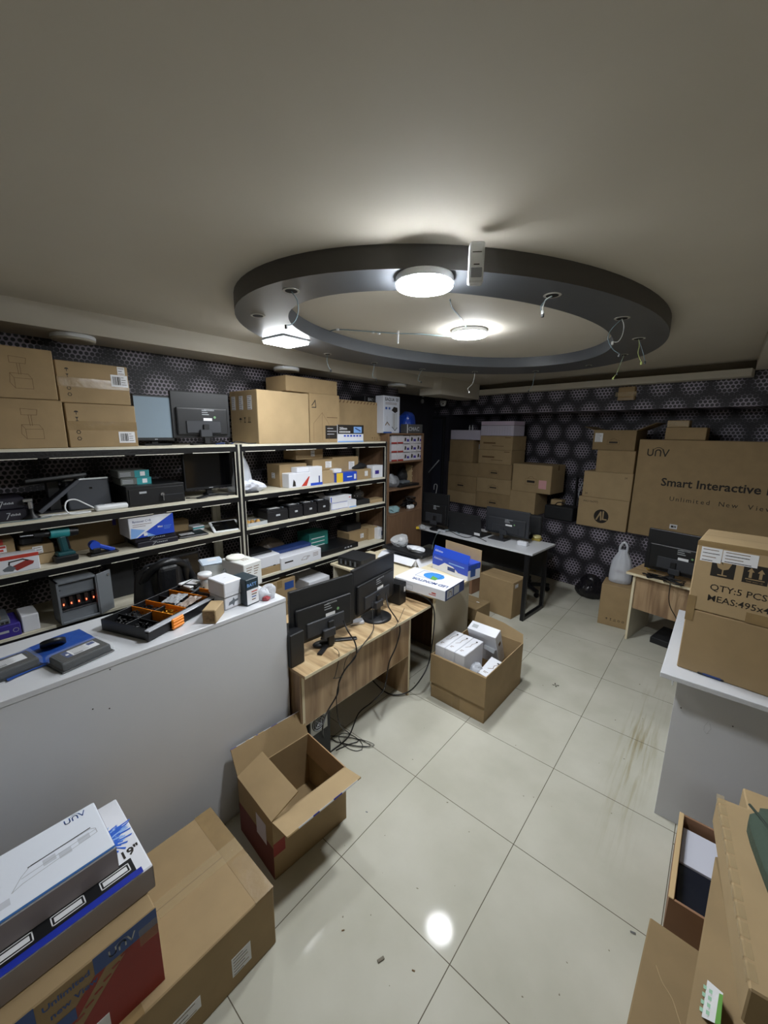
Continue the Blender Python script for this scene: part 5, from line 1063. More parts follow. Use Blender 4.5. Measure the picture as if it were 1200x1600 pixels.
# devices on the cabinet
cx, cy = ctr(at(545, 905, z=TZ), .25, .25, R(50)); 
B = CF((545, 902), (577, 892), 880, TZ, .26); 
t = blackbox('black computer case lying flat on the cream cabinet top', dict(w=.27, d=.24, h=.085, loc=(-1.98, 1.52, TZ+.001), rz=R(8)), 'desktop_computer', 'computer', BLACK2, bev=.004, parts=lambda t, w, d, h: (lambda m: ([m.rect(FM('f', w, d, h), w*(-.38+.1*i), w*(-.32+.1*i), -h*.3, h*(.1 if i % 2 else .25), (MGREY, GLOSS)[i % 2], .001) for i in range(8)], [m.cyl((w*(-.3+.15*i), -d/2-.002, h*.7), .008, .002, DGREY, n=10, axis='y') for i in range(3)], m.build('port_panel', t)))(MB()))
m = MB(); m.tube([(-1.84, 1.66, TZ+.004), (-1.80, 1.70, TZ+.06), (-1.74, 1.70, TZ+.05), (-1.72, 1.62, TZ+.004)], .003, WIRE); tag(m.build('cable'), 'short black cable looping behind the flat computer case', 'cable')
B = CF((623, 912), (700, 938), 0, TZ, .3)
# LED monitor carton
a0, a1, a2, a3 = at(624, 901, z=TZ), at(695, 941, z=TZ), at(741, 912, z=TZ), at(0, 0, z=5)
p0, p1, p2 = at(560, 905, z=TZ), at(696, 940, z=TZ), at(724, 922, z=TZ)
rz = math.atan2((p2-p1).y, (p2-p1).x)
w_ = (p2-p1).length*1.05; L_ = .47; n_ = Vector((-math.sin(rz), math.cos(rz), 0)); c_ = p1+(p2-p1)/2+n_*L_/2
def ledp(m, w, d, h):
    T = FM('t', w, d, h) @ Matrix.Rotation(R(-90), 4, 'Z')   # text runs along the long side, seen from the far side
    T = FM('t', w, d, h) @ Matrix.Rotation(R(90), 4, 'Z')
    m.text(T, 'LED MONITOR', -d*.46, -w*.42 if False else w*.2, w*.19, NAVY, bold=.03, sp=.85); 
    m.poly(T, [(-d*.02+.09*math.cos(R(20*i)), -w*.2+.07*math.sin(R(20*i))) for i in range(18)], mat('sky_blue_print', '#3f8ad0', .4)); m.line(T, [(-d*.14, -w*.4), (d*.26, -w*.4), (d*.26, w*.06), (-d*.14, w*.06)], .004, NAVY, .0008, closed=True)
    m.poly(T, [(-d*.14, -w*.1), (d*.0, -w*.2), (-d*.04, w*.05), (-d*.14, w*.05)], GREEN, .001)
    for i in range(4):
        for j in range(2): m.line(T, [(-d*.4+.03*j+.06*0, -w*.3+i*.03), (-d*.34+.03*j, -w*.3+i*.03)], .003, LGREY)
    F = FM('f', w, d, h); m.rect(F, -w*.5, w*.5, -h*.5, h*.5, NAVY); m.rect(F, -w*.42, -w*.12, -h*.38, h*.38, LGREY, .0008); m.rect(F, -w*.06, w*.22, -h*.38, h*.38, LGREY, .0008); m.line(F, [(-w*.34, -h*.2), (-w*.3, h*.2), (-w*.2, h*.1), (-w*.18, -h*.25)], .006, FAINT, .001)
    Lf = FM('l', w, d, h); m.rect(Lf, d*.25, d*.33, -h*.1, h*.02, REDB); m.rect(Lf, d*.2, d*.33, -h*.25, -h*.18, REDB); m.line(Lf, [(-d*.26, -h*.3), (-d*.12, -h*.3), (-d*.12, h*.1), (-d*.26, h*.1)], .003, LGREY, closed=True)
carton('white monitor carton with a blue screen picture and LED MONITOR lettering', dict(w=w_, d=L_, h=.085, rz=rz, loc=(c_.x, c_.y, TZ+.001)), WHITE, name='monitor_carton', cat='box', prints=ledp, seam=False)
# white carton tray with flat black keyboard and bagged cable
P_ = dict(w=.5, d=.36, h=.07, rz=R(6), loc=(-1.62, 2.16, TZ-.02))
t = thing('extension_table', 'cream side table behind the desk carrying open white cartons', 'table', (0, 0, 0))
m = MB(); m.box(-2.12, -1.36, 1.93, 2.36, TZ-.022, TZ-.002, CREAMEDGE, .002); m.build('table_top', t); [(lambda m: (m.box(x, x+.02, 1.95, 2.34, 0, TZ-.022, CREAM), m.build('side_panel', t)))(MB()) for x in (-2.1, -1.40)]
def opentray(label, w, d, h, loc, rz, mt, name='open_carton', cat='box', lip=True, prints=None, t_=.004, flaps=()):
    t = thing(name, label, cat, loc, rz); m = MB()
    m.box(-w/2, w/2, -d/2, d/2, 0, t_, mt)
    for b in ((-w/2, w/2, -d/2, -d/2+t_, 0, h), (-w/2, w/2, d/2-t_, d/2, 0, h), (-w/2, -w/2+t_, -d/2+t_, d/2-t_, 0, h), (w/2-t_, w/2, -d/2+t_, d/2-t_, 0, h)): m.box(*b, mt)
    if prints: prints(m, w, d, h)
    m.build('box_body', t)
    for side, ln, ang in flaps:
        m = MB(); T = {'f': Matrix.Translation((0, -d/2, h)), 'b': Matrix.Translation((0, d/2, h)) @ Matrix.Rotation(PI, 4, 'Z'), 'l': Matrix.Translation((-w/2, 0, h)) @ Matrix.Rotation(-PI/2, 4, 'Z'), 'r': Matrix.Translation((w/2, 0, h)) @ Matrix.Rotation(PI/2, 4, 'Z')}[side]
        k = w if side in 'fb' else d; T = T @ Matrix.Rotation(R(ang), 4, 'X'); m.box(-k/2+.002, k/2-.002, -ln, 0, -t_, 0, mt, M=T); m.build('flap', t)
    return t
opentray('open white carton with torn flaps under the flat black device', .42, .33, .07, (-1.72, 1.98, TZ+.0), R(0), WHITE, flaps=(('r', .1, 60), ('f', .08, 35)), prints=lambda m, w, d, h: m.rect(FM('f', w, d, h), -w*.3, -w*.05, -.01, .01, FAINT))
t = thing('flat_receiver', 'flat black device under a clear bag on the open white carton', 'device', (-1.72, 2.0, TZ+.072), R(-4))
m = MB(); m.box(-.26, .26, -.13, .13, 0, .03, BLACK, .006); m.build('casing', t)
blob('clear_bag', (-1.84, 1.99, TZ+.103), (.09, .07, .13), BAGC, 81, 'clear crinkled bag standing on the flat black device', 'plastic bag', amp=.5)
blob('bagged_cable', (-1.62, 1.96, TZ+.103), (.11, .06, .05), mat('foil_white', '#c9ccd2', .2, bump=.8, scale=40), 82, 'white cable in shiny film on the flat black device', 'bagged cable', amp=.4)
m = MB(); m.tube([(-1.83, 1.93, TZ+.13), (-1.76, 1.89, TZ+.14), (-1.66, 1.88, TZ+.12), (-1.58, 1.9, TZ+.13), (-1.52, 1.95, TZ+.11), (-1.56, 2.0, TZ+.11)], .004, WIRE); tag(m.build('cable'), 'black cable coiled over the white bagged cable', 'cable')
# blue printed box with an open lid
pb0, pb1 = at(722, 922, z=TZ), at(743, 900, z=TZ)
B = dict(w=.16, d=.34, h=.10, loc=(-1.08, 1.81, TZ+.001), rz=R(0))
def avision(m, w, d, h): pass
fz = R(-14); cx, cy = -1.10, 1.99
B = fitbox((-1.15, 1.86), R(-12), TZ, 676, 731, 868, .15)
t = thing('blue_scanner_box', 'blue and white printed box with its lid raised behind the monitor carton', 'box', (B['loc'][0], B['loc'][1], TZ+.001), B['rz']); w, d, h = B['w'], .16, .14
m = MB(); m.box(-w/2, w/2, -d/2, d/2, 0, h*.62, WHITE, .002); m.box(-w/2, w/2, -d/2, d/2, h*.62, h, BLUE, .002); M = FM('f', w, d, h); m.rect(M, -w/2, w/2, -h*.2, h*.5, BLUE); m.poly(M, [(-w*.36, -h*.3), (-w*.14, h*.14), (w*.1, h*.06), (w*.3, -h*.3)], WHITE2, .001); m.rect(M, -w*.02, w*.4, h*.2, h*.27, LBLUE, .001); m.rect(M, -w*.05, w*.16, -h*.26, -h*.02, NAVY, .0014)
m.text(M, 'Advision', -w*.45, h*.22, .03, WHITE2, z=.001); Rr = FM('r', w, d, h); m.rect(Rr, -d*.3, d*.1, -h*.3, h*.2, UBLUE, .001); m.rect(Rr, -d*.3, d*.2, h*.25, h*.4, UBLUE, .001)
m.build('box_body', t)
m = MB(); T = Matrix.Translation((0, -d/2, h)) @ Matrix.Rotation(R(-16), 4, 'X'); m.box(-w/2+.002, w/2-.002, 0, .004, 0, .08, BLUE, .001, T); m.text(T @ FM('f', w, 0, .08), 'Advision', -w*.45, -.01, .028, WHITE2); m.build('raised_lid', t)
m = MB(); m.box(-w*.5, w*.5, d/2+.004, d/2+.009, .0, .24, C1, .001); m.build('cardboard_insert', t)
# cables of the desk
q = at
def path(*p): return [at(u, v, x=x) if z is None else at(u, v, z=z) for u, v, x, z in p]
XA = DX+.06
P = [at(537, 970, x=-1.12), at(543, 985, x=-1.05), at(555, 1005, x=-1.03), at(556, 1025, x=-1.03), at(540, 1045, x=-1.04), at(530, 1065, x=-1.05), at(527, 1085, x=-1.05), at(510, 1115, x=-1.05), at(504, 1140, x=-1.0), at(508, 1160, z=.01), at(510, 1168, z=.006)]
cable('black monitor cable falling over the front edge of the desk', P, .0045)
P = [at(582, 940, x=-1.15), at(582, 965, x=-1.1), at(583, 985, x=-1.06), at(565, 1010, x=-1.03), at(548, 1035, x=-1.03), at(535, 1055, x=-1.05), at(526, 1085, x=-1.05), at(530, 1130, x=-1.0), at(545, 1145, z=.01), at(560, 1157, z=.008), at(545, 1163, z=.006), at(525, 1172, z=.006)]
cable('thin black cable looping from the farther monitor to the floor', P, .003)
P = [at(603, 928, x=-1.18), at(607, 948, x=-1.1), at(620, 968, x=-1.06), at(625, 985, x=-1.03), at(618, 1012, x=-1.03), at(608, 1035, x=-1.03), at(603, 1065, x=-1.03), at(598, 1080, x=-1.0), at(580, 1098, z=.05), at(560, 1115, z=.02), at(545, 1150, z=.008), at(520, 1172, z=.006), at(512, 1178, z=.006)]
cable('long black cable sweeping down from the second monitor to the tile floor', P, .0045)
P = [at(636, 925, x=-1.2), at(655, 929, x=-1.05), at(672, 940, x=-1.0), at(679, 960, x=-.98), at(676, 1000, x=-.98), at(670, 1035, x=-.98), at(658, 1060, x=-.98), at(640, 1080, z=.04), at(618, 1086, z=.015), at(600, 1080, z=.02), at(582, 1063, z=.05)]
cable('thick black cable hanging in a wide loop beside the cream cabinet', P, .005)
P = [at(522, 1012, x=-1.1), at(530, 1022, x=-1.04), at(524, 1055, x=-1.04), at(521, 1060, x=-1.04), at(535, 1055, x=-1.04), at(541, 1030, x=-1.03), at(560, 1010, x=-1.04), at(600, 990, x=-1.04), at(618, 978, x=-1.03), at(632, 950, x=-1.05)]
cable('thin mouse cable hooked over the desk edge', P, .002)
m = MB(); rn = random.Random(3); c0 = at(548, 1160, z=0)
for k in range(3): m.tube([(c0.x+.10*math.cos(a_+k)*(1+.2*k), c0.y+.05*math.sin(a_+k*2)*(1+.3*k), .004+.003*k) for a_ in [i*.8 for i in range(9)]], .002, WIRE)
tag(m.build('cable_loop'), 'thin black cable coiled on the tiles under the desk', 'cable')
# computer tower below the desk
cx, cy = at(500, 1165, z=0).x, at(500, 1165, z=0).y
pf = at(492, 1150, z=0.05)
t = thing('computer_tower', 'black computer tower with a rear fan grille under the woodgrain desk', 'computer', (-1.28, .30, 0), R(90)); w, d, h = .17, .36, .37
m = MB(); m.box(-w/2, w/2, -d/2, d/2, 0, h, BLACK2, .004); m.build('case', t)
m = MB(); m.box(-w*.42, w*.34, -d/2-.002, -d/2, h-.15, h-.02, mat('fan_plate_metal', '#a3a39f', .4, metal=.5)); m.cyl((-.008, -d/2-.003, h-.085), .052, .001, BLACK, n=28, axis='y')
for k in range(3): m.tube([(-.008+(.018+.014*k)*math.cos(a_), -d/2-.005, h-.085+(.018+.014*k)*math.sin(a_)) for a_ in [i*PI/10 for i in range(21)]], .002, LGREY, n=4, sub=1)
for k in range(4): a_ = PI/4+k*PI/2; m.tube([(-.008, -d/2-.005, h-.085), (-.008+.05*math.cos(a_), -d/2-.005, h-.085+.05*math.sin(a_))], .002, LGREY, n=4, sub=1)
m.build('fan_grille', t)

# ------------------------------------------------------------------ open carton of white boxes on the floor
p0, p1, p2 = at(673, 1087, z=0), at(755, 1131, z=0), at(812, 1068, z=0)
rz = math.atan2((p1-p0).y, (p1-p0).x); w_ = (p1-p0).length; n_ = Vector((-math.sin(rz), math.cos(rz), 0)); d_ = (p2-p1).length; c_ = p0+(p1-p0)/2+n_*d_/2; OH = .36

t = opentray('open cardboard carton full of small white boxes on the tile floor', w_, d_, OH, (c_.x, c_.y, 0), rz, C0, t_=.006, name='open_cardboard_box', cat='cardboard box', prints=lambda m, w, d, h: m.rect(FM('f', w, d, h), -.03, .03, -h/2, -h*.22, TAPE))
m = MB(); m.box(-w_/2-.006, w_/2+.004, -d_/2-.010, -d_/2-.004, .13, OH, C0, M=Matrix.Rotation(R(0), 4, 'X')); m.build('flap', t)
m = MB(); T = Matrix.Translation((0, d_/2-.003, OH)) @ Matrix.Rotation(R(-8), 4, 'X'); m.poly(T @ Matrix.Rotation(R(90), 4, 'X'), [(-w_/2, 0), (w_/2, 0), (w_/2-.01, .07), (w_*.1, .11), (-w_/2+.02, .13)], C1, 0); m.build('flap', t)
ax = Vector((math.cos(rz), math.sin(rz), 0))
def inbox(x, y): return (c_.x+ax.x*x+n_.x*y, c_.y+ax.y*x+n_.y*y)
def wprint(m, w, d, h):
    T = FM('t', w, d, h); m.line(T, [(-w*.2, -d*.1), (w*.05, 0), (0, d*.15), (w*.2, d*.3)], .004, FAINT); m.rect(T, w*.05, w*.2, d*.3, d*.36, INK); m.rect(T, -w*.3, -w*.1, -d*.35, -d*.33, FAINT); m.rect(T, -w*.3, w*.0, -d*.3, -d*.28, FAINT)
for i, l in enumerate(('leftmost', 'middle', 'rightmost')):
    x, y = inbox(-w_*.5+.045+.085*i, -d_*.5+.17); carton('%s of three white boxes side by side in the open carton' % l, dict(w=.083, d=.28, h=.42, loc=(x, y, .008), rz=rz), WHITE, name='white_box', cat='box', prints=wprint, seam=False)
x, y = inbox(-.06, .18)
def tilted(label, w, d, h, loc, rz, ex, ey, mt=WHITE, prints=None):
    m = MB(); T = Matrix.Rotation(ey, 4, 'Y') @ Matrix.Rotation(ex, 4, 'X'); mm = MB(); mm.box(-w/2, w/2, -d/2, d/2, 0, h, mt, .002)
    if prints: prints(mm, w, d, h)
    mm.v = [tuple(T @ Vector(v)) for v in mm.v]; return tag(mm.build('white_box', None, loc, rz), label, 'box')
x, y = inbox(.0, .17); tilted('white box leaning high against the far side of the open carton', .24, .09, .30, (x, y, .22), rz, R(22), R(0), prints=lambda m, w, d, h: (m.rect(FM('r', w, d, h), -d*.2, d*.2, h*.1, h*.2, FAINT), m.rect(FM('t', w, d, h), -w*.4, -w*.2, -d*.2, d*.2, LGREY)))
x, y = inbox(w_*.5-.10, -.03); tilted('white box with torn flap low at the right of the open carton', .12, .2, .24, (x, y, .06), rz, R(12), R(8), prints=wprint)
x, y = inbox(w_*.5-.18, -.14); blob('clear_bag', (x, y, .25), (.06, .07, .07), BAGW, 91, 'crumpled clear bag between the white boxes in the open carton', 'plastic bag', amp=.4)
x, y = inbox(w_*.5-.16, .09); tilted('grey plastic tray wedged in the open carton', .09, .14, .03, (x, y, .33), rz, R(-18), R(10), mt=LGREY)
# small carton and carton behind it
B = CF((718, 985), (747, 962), 0, 0, .2); B = dict(w=.19, d=.3, h=.30, rz=R(8), loc=(-1.32, 2.26, 0))
pA_ = at(747, 950, z=.30); 
t = carton('low kraft carton with two bits of white tape next to the cream cabinet', dict(w=.30, d=.26, h=.36, rz=R(-4), loc=(at(733, 940, z=.36).x, at(733, 940, z=.36).y+.02, 0)), C2, stickers=[('t', -.05, -.04, .03, .015, 'none'), ('t', .07, .03, .03, .015, 'none')], prints=lambda m, w, d, h: m.rect(FM('f', w, d, h), w*.15, w*.3, h*.1, h*.16, FAINT))
p0, p1, p2 = at(747, 948, z=0), at(798, 968, z=0), at(814, 946, z=0)
B = CF((747, 948), (798, 968), 895, 0, .26); 
t = carton('large plain kraft carton standing under the far table', B, C0, stickers=[('r', -.06, B['h']*.38, .06, .04, 'white')], seamy=False)
m = MB(); T = Matrix.Translation((0, B['d']/2-.002, B['h'])) @ Matrix.Rotation(R(12), 4, 'X'); m.box(-B['w']/2+.01, B['w']/2-.01, -.12, 0, .001, .005, C1, M=T); m.build('flap', t)

# ------------------------------------------------------------------ far table with monitors
FZ = .775; A_ = at(832, 866, z=FZ); Bt = at(857, 848, z=FZ); Cc = at(636, 820, z=FZ)
rz = math.atan2((A_-Cc).y, (A_-Cc).x); w_ = (A_-Cc).length; d_ = .56; n_ = Vector((-math.sin(rz), math.cos(rz), 0)); c_ = (A_+Cc)/2+n_*d_/2; ax = (A_-Cc).normalized()

FT = lambda x, y: (c_.x+ax.x*x+n_.x*y, c_.y+ax.y*x+n_.y*y)
t = thing('table', 'long white table on black square steel legs in front of the back wall', 'table', (c_.x, c_.y, 0), rz)
m = MB(); m.box(-w_/2, w_/2, -d_/2, d_/2, FZ-.022, FZ, LAMI, .002); m.build('table_top', t)
for x in (w_/2-.07, -w_/2+.10):
    m = MB()
    for y in (-d_/2+.04, d_/2-.06): m.box(x-.02, x+.02, y-.02, y+.02, 0, FZ-.022, BLACK, .002)
    m.box(x-.02, x+.02, -d_/2+.06, d_/2-.08, 0, .04, BLACK, .002); m.box(x-.02, x+.02, -d_/2+.06, d_/2-.08, FZ-.062, FZ-.022, BLACK, .002); m.build('leg_frame', t)
m = MB(); m.box(-w_/2+.12, w_/2-.09, d_/2-.07, d_/2-.05, FZ-.4, FZ-.03, BLACK2); m.build('modesty_panel', t)
FA = rz
def FP(u, v, z=FZ): return at(u, v, z=z)
p = FP(780, 842); B = fitbox((p.x, p.y), FA, FZ+.06, 757, 824, 795, .03); B['h'] = z_of_v(p, 795)-B['loc'][2]
monitor('dark monitor seen from behind near the right end of the white table', B, (p.x, p.y, FZ), 'rect', True, frame=DGREY, dots=True)
p = FP(722, 834); B = fitbox((p.x, p.y), FA, FZ+.005, 700, 752, 787, .02); B['h'] = z_of_v(p, 790)-B['loc'][2]
t = thing('laptop', 'open black laptop seen from behind in the middle of the white table', 'laptop', (B['loc'][0], B['loc'][1], FZ+.001), FA); w, h = B['w'], min(B['h'], .27)
m = MB(); T = Matrix.Rotation(R(10), 4, 'X'); m.box(-w/2, w/2, -.008, .0, .0, h, BLACK2, .003, T); m.rect(T @ FM('f', w, .016, h), w*.3, w*.46, -h*.42, -h*.3, WHITE2, .001); m.rect(T @ FM('f', w, .016, h), -.02, .02, .0, .008, DGREY, .001); m.build('screen_lid', t)
m = MB(); m.box(-w/2, w/2, .0, .22, 0, .016, BLACK2, .003); m.build('keyboard_base', t)
p = FP(684, 828); B = fitbox((p.x, p.y), FA+R(6), FZ+.06, 657, 699, 770, .03); B['h'] = z_of_v(p, 772)-B['loc'][2]
monitor('black monitor on a round foot at the left end of the white table', B, (p.x-.02, p.y+.02, FZ), 'round', True, baser=.1, sticker=False)
p = FP(815, 838); blob('clear_bag', (p.x, p.y+.03, FZ), (.085, .05, .09), BAGC, 101, 'crumpled clear bag on the right end of the white table', 'plastic bag', amp=.5)
p = FP(815, 853); tag((lambda m: (m.box(-.055, .055, -.025, .025, 0, .045, WHITE, .003), m)[-1])(MB()).build('white_box', None, (p.x, p.y+.03, FZ+.001), FA), 'small white box at the front right of the white table', 'box')
p = FP(837, 845); t = thing('tape_roll', 'roll of yellowish tape on a small box at the right table corner', 'tape roll', (p.x, p.y+.03, FZ+.001)); m = MB(); m.lathe([(.022, .028), (.045, .028), (.045, .055), (.022, .055), (.022, .028)], mat('cream_tape', '#cfc48a', .5)); m.build('tape', t); m = MB(); m.box(-.045, .05, -.04, .04, 0, .028, mat('yellow_card', '#a38f3c', .6), .003); m.build('small_box', t)
p = FP(658, 826); blob('clear_bag', (p.x, p.y, FZ), (.07, .05, .05), BAGC, 103, 'clear bag of small parts at the left end of the white table', 'plastic bag', amp=.5)
tag((lambda m: (m.box(-.02, .02, -.015, .015, 0, .03, YELLOW, .004), m)[-1])(MB()).build('yellow_plug', None, (p.x-.02, p.y-.05, FZ+.001)), 'small yellow plug beside the left clear bag on the white table', 'plug')
p = FP(690, 829); tag((lambda m: (m.box(-.05, .05, -.02, .02, 0, .03, BAGW, .003), m)[-1])(MB()).build('plastic_case', None, (p.x+.05, p.y-.08, FZ+.001), FA), 'little translucent case in front of the left monitor', 'case')
P = [FP(715, 832), FP(700, 829, FZ+.01), FP(688, 831, FZ+.03), FP(680, 839, FZ+.01), at(677, 850, y=A_.y+.04), at(674, 866, y=A_.y+.02), at(672, 880, y=2.4)]
c1 = Vector((Cc.x, Cc.y, 0)); P = [FP(718, 834, FZ+.004), FP(706, 828, FZ+.012), FP(692, 829, FZ+.012), FP(683, 834, FZ+.006)]+[onplane((Cc.x+.0*ax.x, Cc.y-.01), rz, u, v) for u, v in ((678, 845), (675, 858), (673, 872), (673, 884))]
cable('grey cable hanging down over the front edge of the white table', P, .005, WIREG)
cable('black cable wandering over the middle of the white table', [FP(690, 832, FZ+.004), FP(703, 830, FZ+.01), FP(715, 836, FZ+.004), FP(730, 840, FZ+.006), FP(742, 838, FZ+.004), FP(760, 846, FZ+.006)], .004)
cable('black cable drooping from the left end of the white table', [onplane((Cc.x, Cc.y-.01), rz, u, v) for u, v in ((641, 820), (633, 828), (626, 845), (625, 858), (632, 868), (642, 872))], .004)
# chair and clutter behind/below the table
t = thing('office_chair', 'black padded chair backrest rising behind the right monitor of the white table', 'chair', (FT(.42, .62)[0], FT(.42, .62)[1], 0), rz+PI)
m = MB(); T = Matrix.Translation((0, .2, .56)) ; m.box(-.22, .22, -.03, .03, 0, .48, BLACK2, .06, T, 4); m.build('backrest', t); m = MB(); m.box(-.23, .23, -.23, .2, .42, .5, BLACK2, .04, None, 3); m.build('seat', t)
m = MB(); m.cyl((0, 0, .1), .03, .32, BLACK); [m.box(0, .28, -.02, .02, .06, .1, BLACK, .006, Matrix.Rotation(2*PI*k/5, 4, 'Z')) for k in range(5)]; [m.cyl((.26*math.cos(2*PI*k/5), .26*math.sin(2*PI*k/5)-.012, .03), .03, .024, BLACK, n=14, axis='y') for k in range(5)]; m.build('swivel_base', t)
B = dict(w=.3, d=.25, h=.35, rz=rz, loc=(FT(-.55, .05)[0], FT(-.55, .05)[1], 0)); carton('reddish brown carton in the shade under the left end of the white table', B, C3)
B = dict(w=.3, d=.3, h=.22, rz=rz, loc=(FT(-.12, .1)[0], FT(-.12, .1)[1], 0)); carton('dark brown carton in the shade under the middle of the white table', B, C3)

# ------------------------------------------------------------------ stacks on the ledge of the back wall
def oem(m, w, d, h):
    M = FM('f', w, d, h); m.line(M, [(-w*.14, -h*.22), (w*.14, -h*.22), (w*.14, h*.0), (-w*.14, h*.0)], .003, FAINT, closed=True); m.rect(M, -w*.1, w*.1, -h*.15, -h*.07, INK); m.line(M, [(-w*.08, 0), (-w*.03, h*.07), (w*.03, h*.07), (w*.08, 0)], .004, FAINT)
def textl(m, w, d, h): M = FM('f', w, d, h); m.rect(M, -w*.38, -w*.0, -h*.08, h*.04, FAINT); m.rect(M, -w*.1, w*.25, -h*.24, -h*.2, FAINT); m.rect(M, w*.28, w*.44, h*.36, h*.41, FAINT)
def stack(items, d=.38, back=.03):
    z = .832
    for it in items:
        u0, u1, vt, card, pr, lab = it[:6]; kw = it[6] if len(it) > 6 else {}
        B = BK(u0, u1, vt, z, kw.pop('d', d), kw.pop('back', back)); B['h'] = max(B['h'], .04); st = kw.pop('st', ())
        carton(lab, B, card, prints=pr, stickers=[(f, x*B['w'], y*B['h'], sw, sh, *r) for f, x, y, sw, sh, *r in st], **kw); z += B['h']+.0015
    return z
z = stack([(697, 742, 768, C1, None, 'bottom carton of the leftmost ledge stack, with a vertical print'), (696, 743, 743, C0, oem, 'second carton of the leftmost ledge stack'), (697, 746, 722, C0, None, 'third carton of the leftmost ledge stack, plain front'), (702, 738, 687, C0, None, 'tall narrow carton of the leftmost ledge stack with a dark side label', dict(st=(('r', .0, .2, .08, .08, 'white'),)))])
B = BK(704, 749, 672, z, .3, .0); carton('shallow white tray box on top of the leftmost ledge stack', B, LILAC, name='white_box', cat='box', seam=False)
zt = B['loc'][2]+B['h']
for i, (dx, hh, l) in enumerate(((-.02, .08, 'left clear bottle standing on the white tray box'), (.03, .08, 'right clear bottle standing on the white tray box'))):
    p = Vector(B['loc']); t = thing('small_bottle', l, 'bottle', (p.x+dx, p.y, zt), group='small bottles on the white tray box'); m = MB(); m.lathe([(.012, 0), (.012, hh*.6), (.006, hh*.8), (.006, hh), (.001, hh)], PLASTICW, 14); m.build('bottle_body', t)
z = stack([(743, 796, 771, C0, oem, 'bottom carton of the middle ledge stack'), (744, 797, 748, C1, oem, 'second carton of the middle ledge stack'), (746, 798, 725, C0, oem, 'third carton of the middle ledge stack'), (747, 798, 703, C1, textl, 'fourth carton of the middle ledge stack, printed with two lines'), (749, 800, 681, C1, textl, 'fifth carton of the middle ledge stack, below the lilac box')])
B = BK(751, 802, 665, z, .3, .0)
carton('lilac white box with vertical ribs on the middle ledge stack', B, LILAC, name='white_box', cat='box', seam=False, prints=lambda m, w, d, h: [m.rect(FM('f', w, d, h), w*(-.46+.078*i), w*(-.455+.078*i), -h*.4, h*.4, LGREY) for i in range(13)])
B2 = dict(B, loc=(B['loc'][0], B['loc'][1], z+B['h']+.004), h=.06, w=B['w']*1.0); carton('flat pinkish box topping the middle ledge stack', B2, mat('pinkish_white', '#c9b9cc', .5), name='white_box', cat='box', seam=False)
z = stack([(795, 834, 768, C1, None, 'plain carton under the one with the pink sticker')], d=.36)
B = BK(799, 859, 726, z, .40, .03)
carton('wide carton with a square pink sticker, right of the middle stack', B, C1, prints=oem, tape=['rv'], stickers=[('f', B['w']*.3, -B['h']*.18, B['w']*.19, B['h']*.3, 'none', 1, 'pink_sticker', mat('pink_sticker', '#d9a3a6', .5))])
B = BK(849, 893, 791, .832, .22, .03); t = thing('black_case', 'black soft carrying case on the ledge', 'case', B['loc'], B['rz']); w, d, h = B['w'], B['d'], B['h']
m = MB(); m.box(-w/2, w/2, -d/2, d/2, 0, h, BLACK2, .02, None, 3); m.build('case_body', t); m = MB(); m.tube([(-w*.2, -d*.2, h), (-w*.1, -d*.2, h+.04), (w*.1, -d*.2, h+.04), (w*.2, -d*.2, h)], .006, BLACK); m.build('handle', t)
B = BK(860, 877, 0, .832+h+.001, .12, .1); B['h'] = .07; carton('very small carton on the black carrying case', B, C1)
B = BK(893, 907, 744, .832, .06, .25); t = thing('metal_stand', 'tall narrow black metal stand leaning at the left of the right ledge stack', 'frame', B['loc'], B['rz']); w, d, h = B['w'], .05, B['h']
m = MB(); [m.box(*b, BLACK, .002) for b in ((-w/2, -w/2+.02, -d/2, d/2, 0, h), (w/2-.02, w/2, -d/2, d/2, 0, h), (-w/2, w/2, -d/2, d/2, h-.02, h), (-w/2, w/2, -d/2, d/2, 0, .02))]; m.build('frame_bars', t)
m = MB(); m.tube([(0, 0, .06), (.02, -.01, h*.4), (-.01, -.01, h*.6), (.02, 0, h*.85)], .006, LGREY); m.build('silver_strip', t)
def aul(m, w, d, h):
    M = FM('f', w, d, h); c = 20; r = h*.23; cy = -h*.1
    m.poly(M, [(r*math.cos(2*PI*i/c), cy+r*math.sin(2*PI*i/c)) for i in range(c)], INK); m.line(M, [(-r*.6, cy-r*.5), (-r*.1, cy+r*.6), (-r*.0, cy-r*.5)], r*.2, C1, .001); m.line(M, [(r*.25, cy+r*.7), (r*.25, cy-r*.4), (r*.7, cy-r*.4)], r*.2, C1, .001)
    m.text(M, 'A4(210x297)', -w*.4, h*.33, h*.09, INK)
def n24(m, w, d, h): M = FM('f', w, d, h); m.text(M, '24', w*.34, h*.3, h*.1, INK); m.text(M, '24', -w*.44, -h*.4, h*.1, INK)
B1 = BK(900, 979, 779, .832, .38, .0); B1['loc'] = tuple(B1['loc'])
z = stack([(900, 977, 779, C1, aul, 'bottom carton of the right ledge stack with a round black logo'), (909, 984, 738, C1, n24, 'second carton of the right ledge stack marked 24'), (930, 989, 704, C0, None, 'third carton of the right ledge stack, plain')], back=.0)
B = BK(925, 991, 672, z, .38, -.0); w, d, h = B['w'], B['d'], B['h']; h = max(h, .2)
t = opentray('open carton with raised flaps topping the right ledge stack', w, d, h, (B['loc'][0], B['loc'][1], z), B['rz'], C2, name='open_cardboard_box', cat='cardboard box', prints=oem, flaps=(('b', .16, 95), ('l', .12, -20), ('r', .2, -25)))
lbl(t, 'f', w, d, h, -w*.36, h*.12, w*.19, h*.45, 'white')
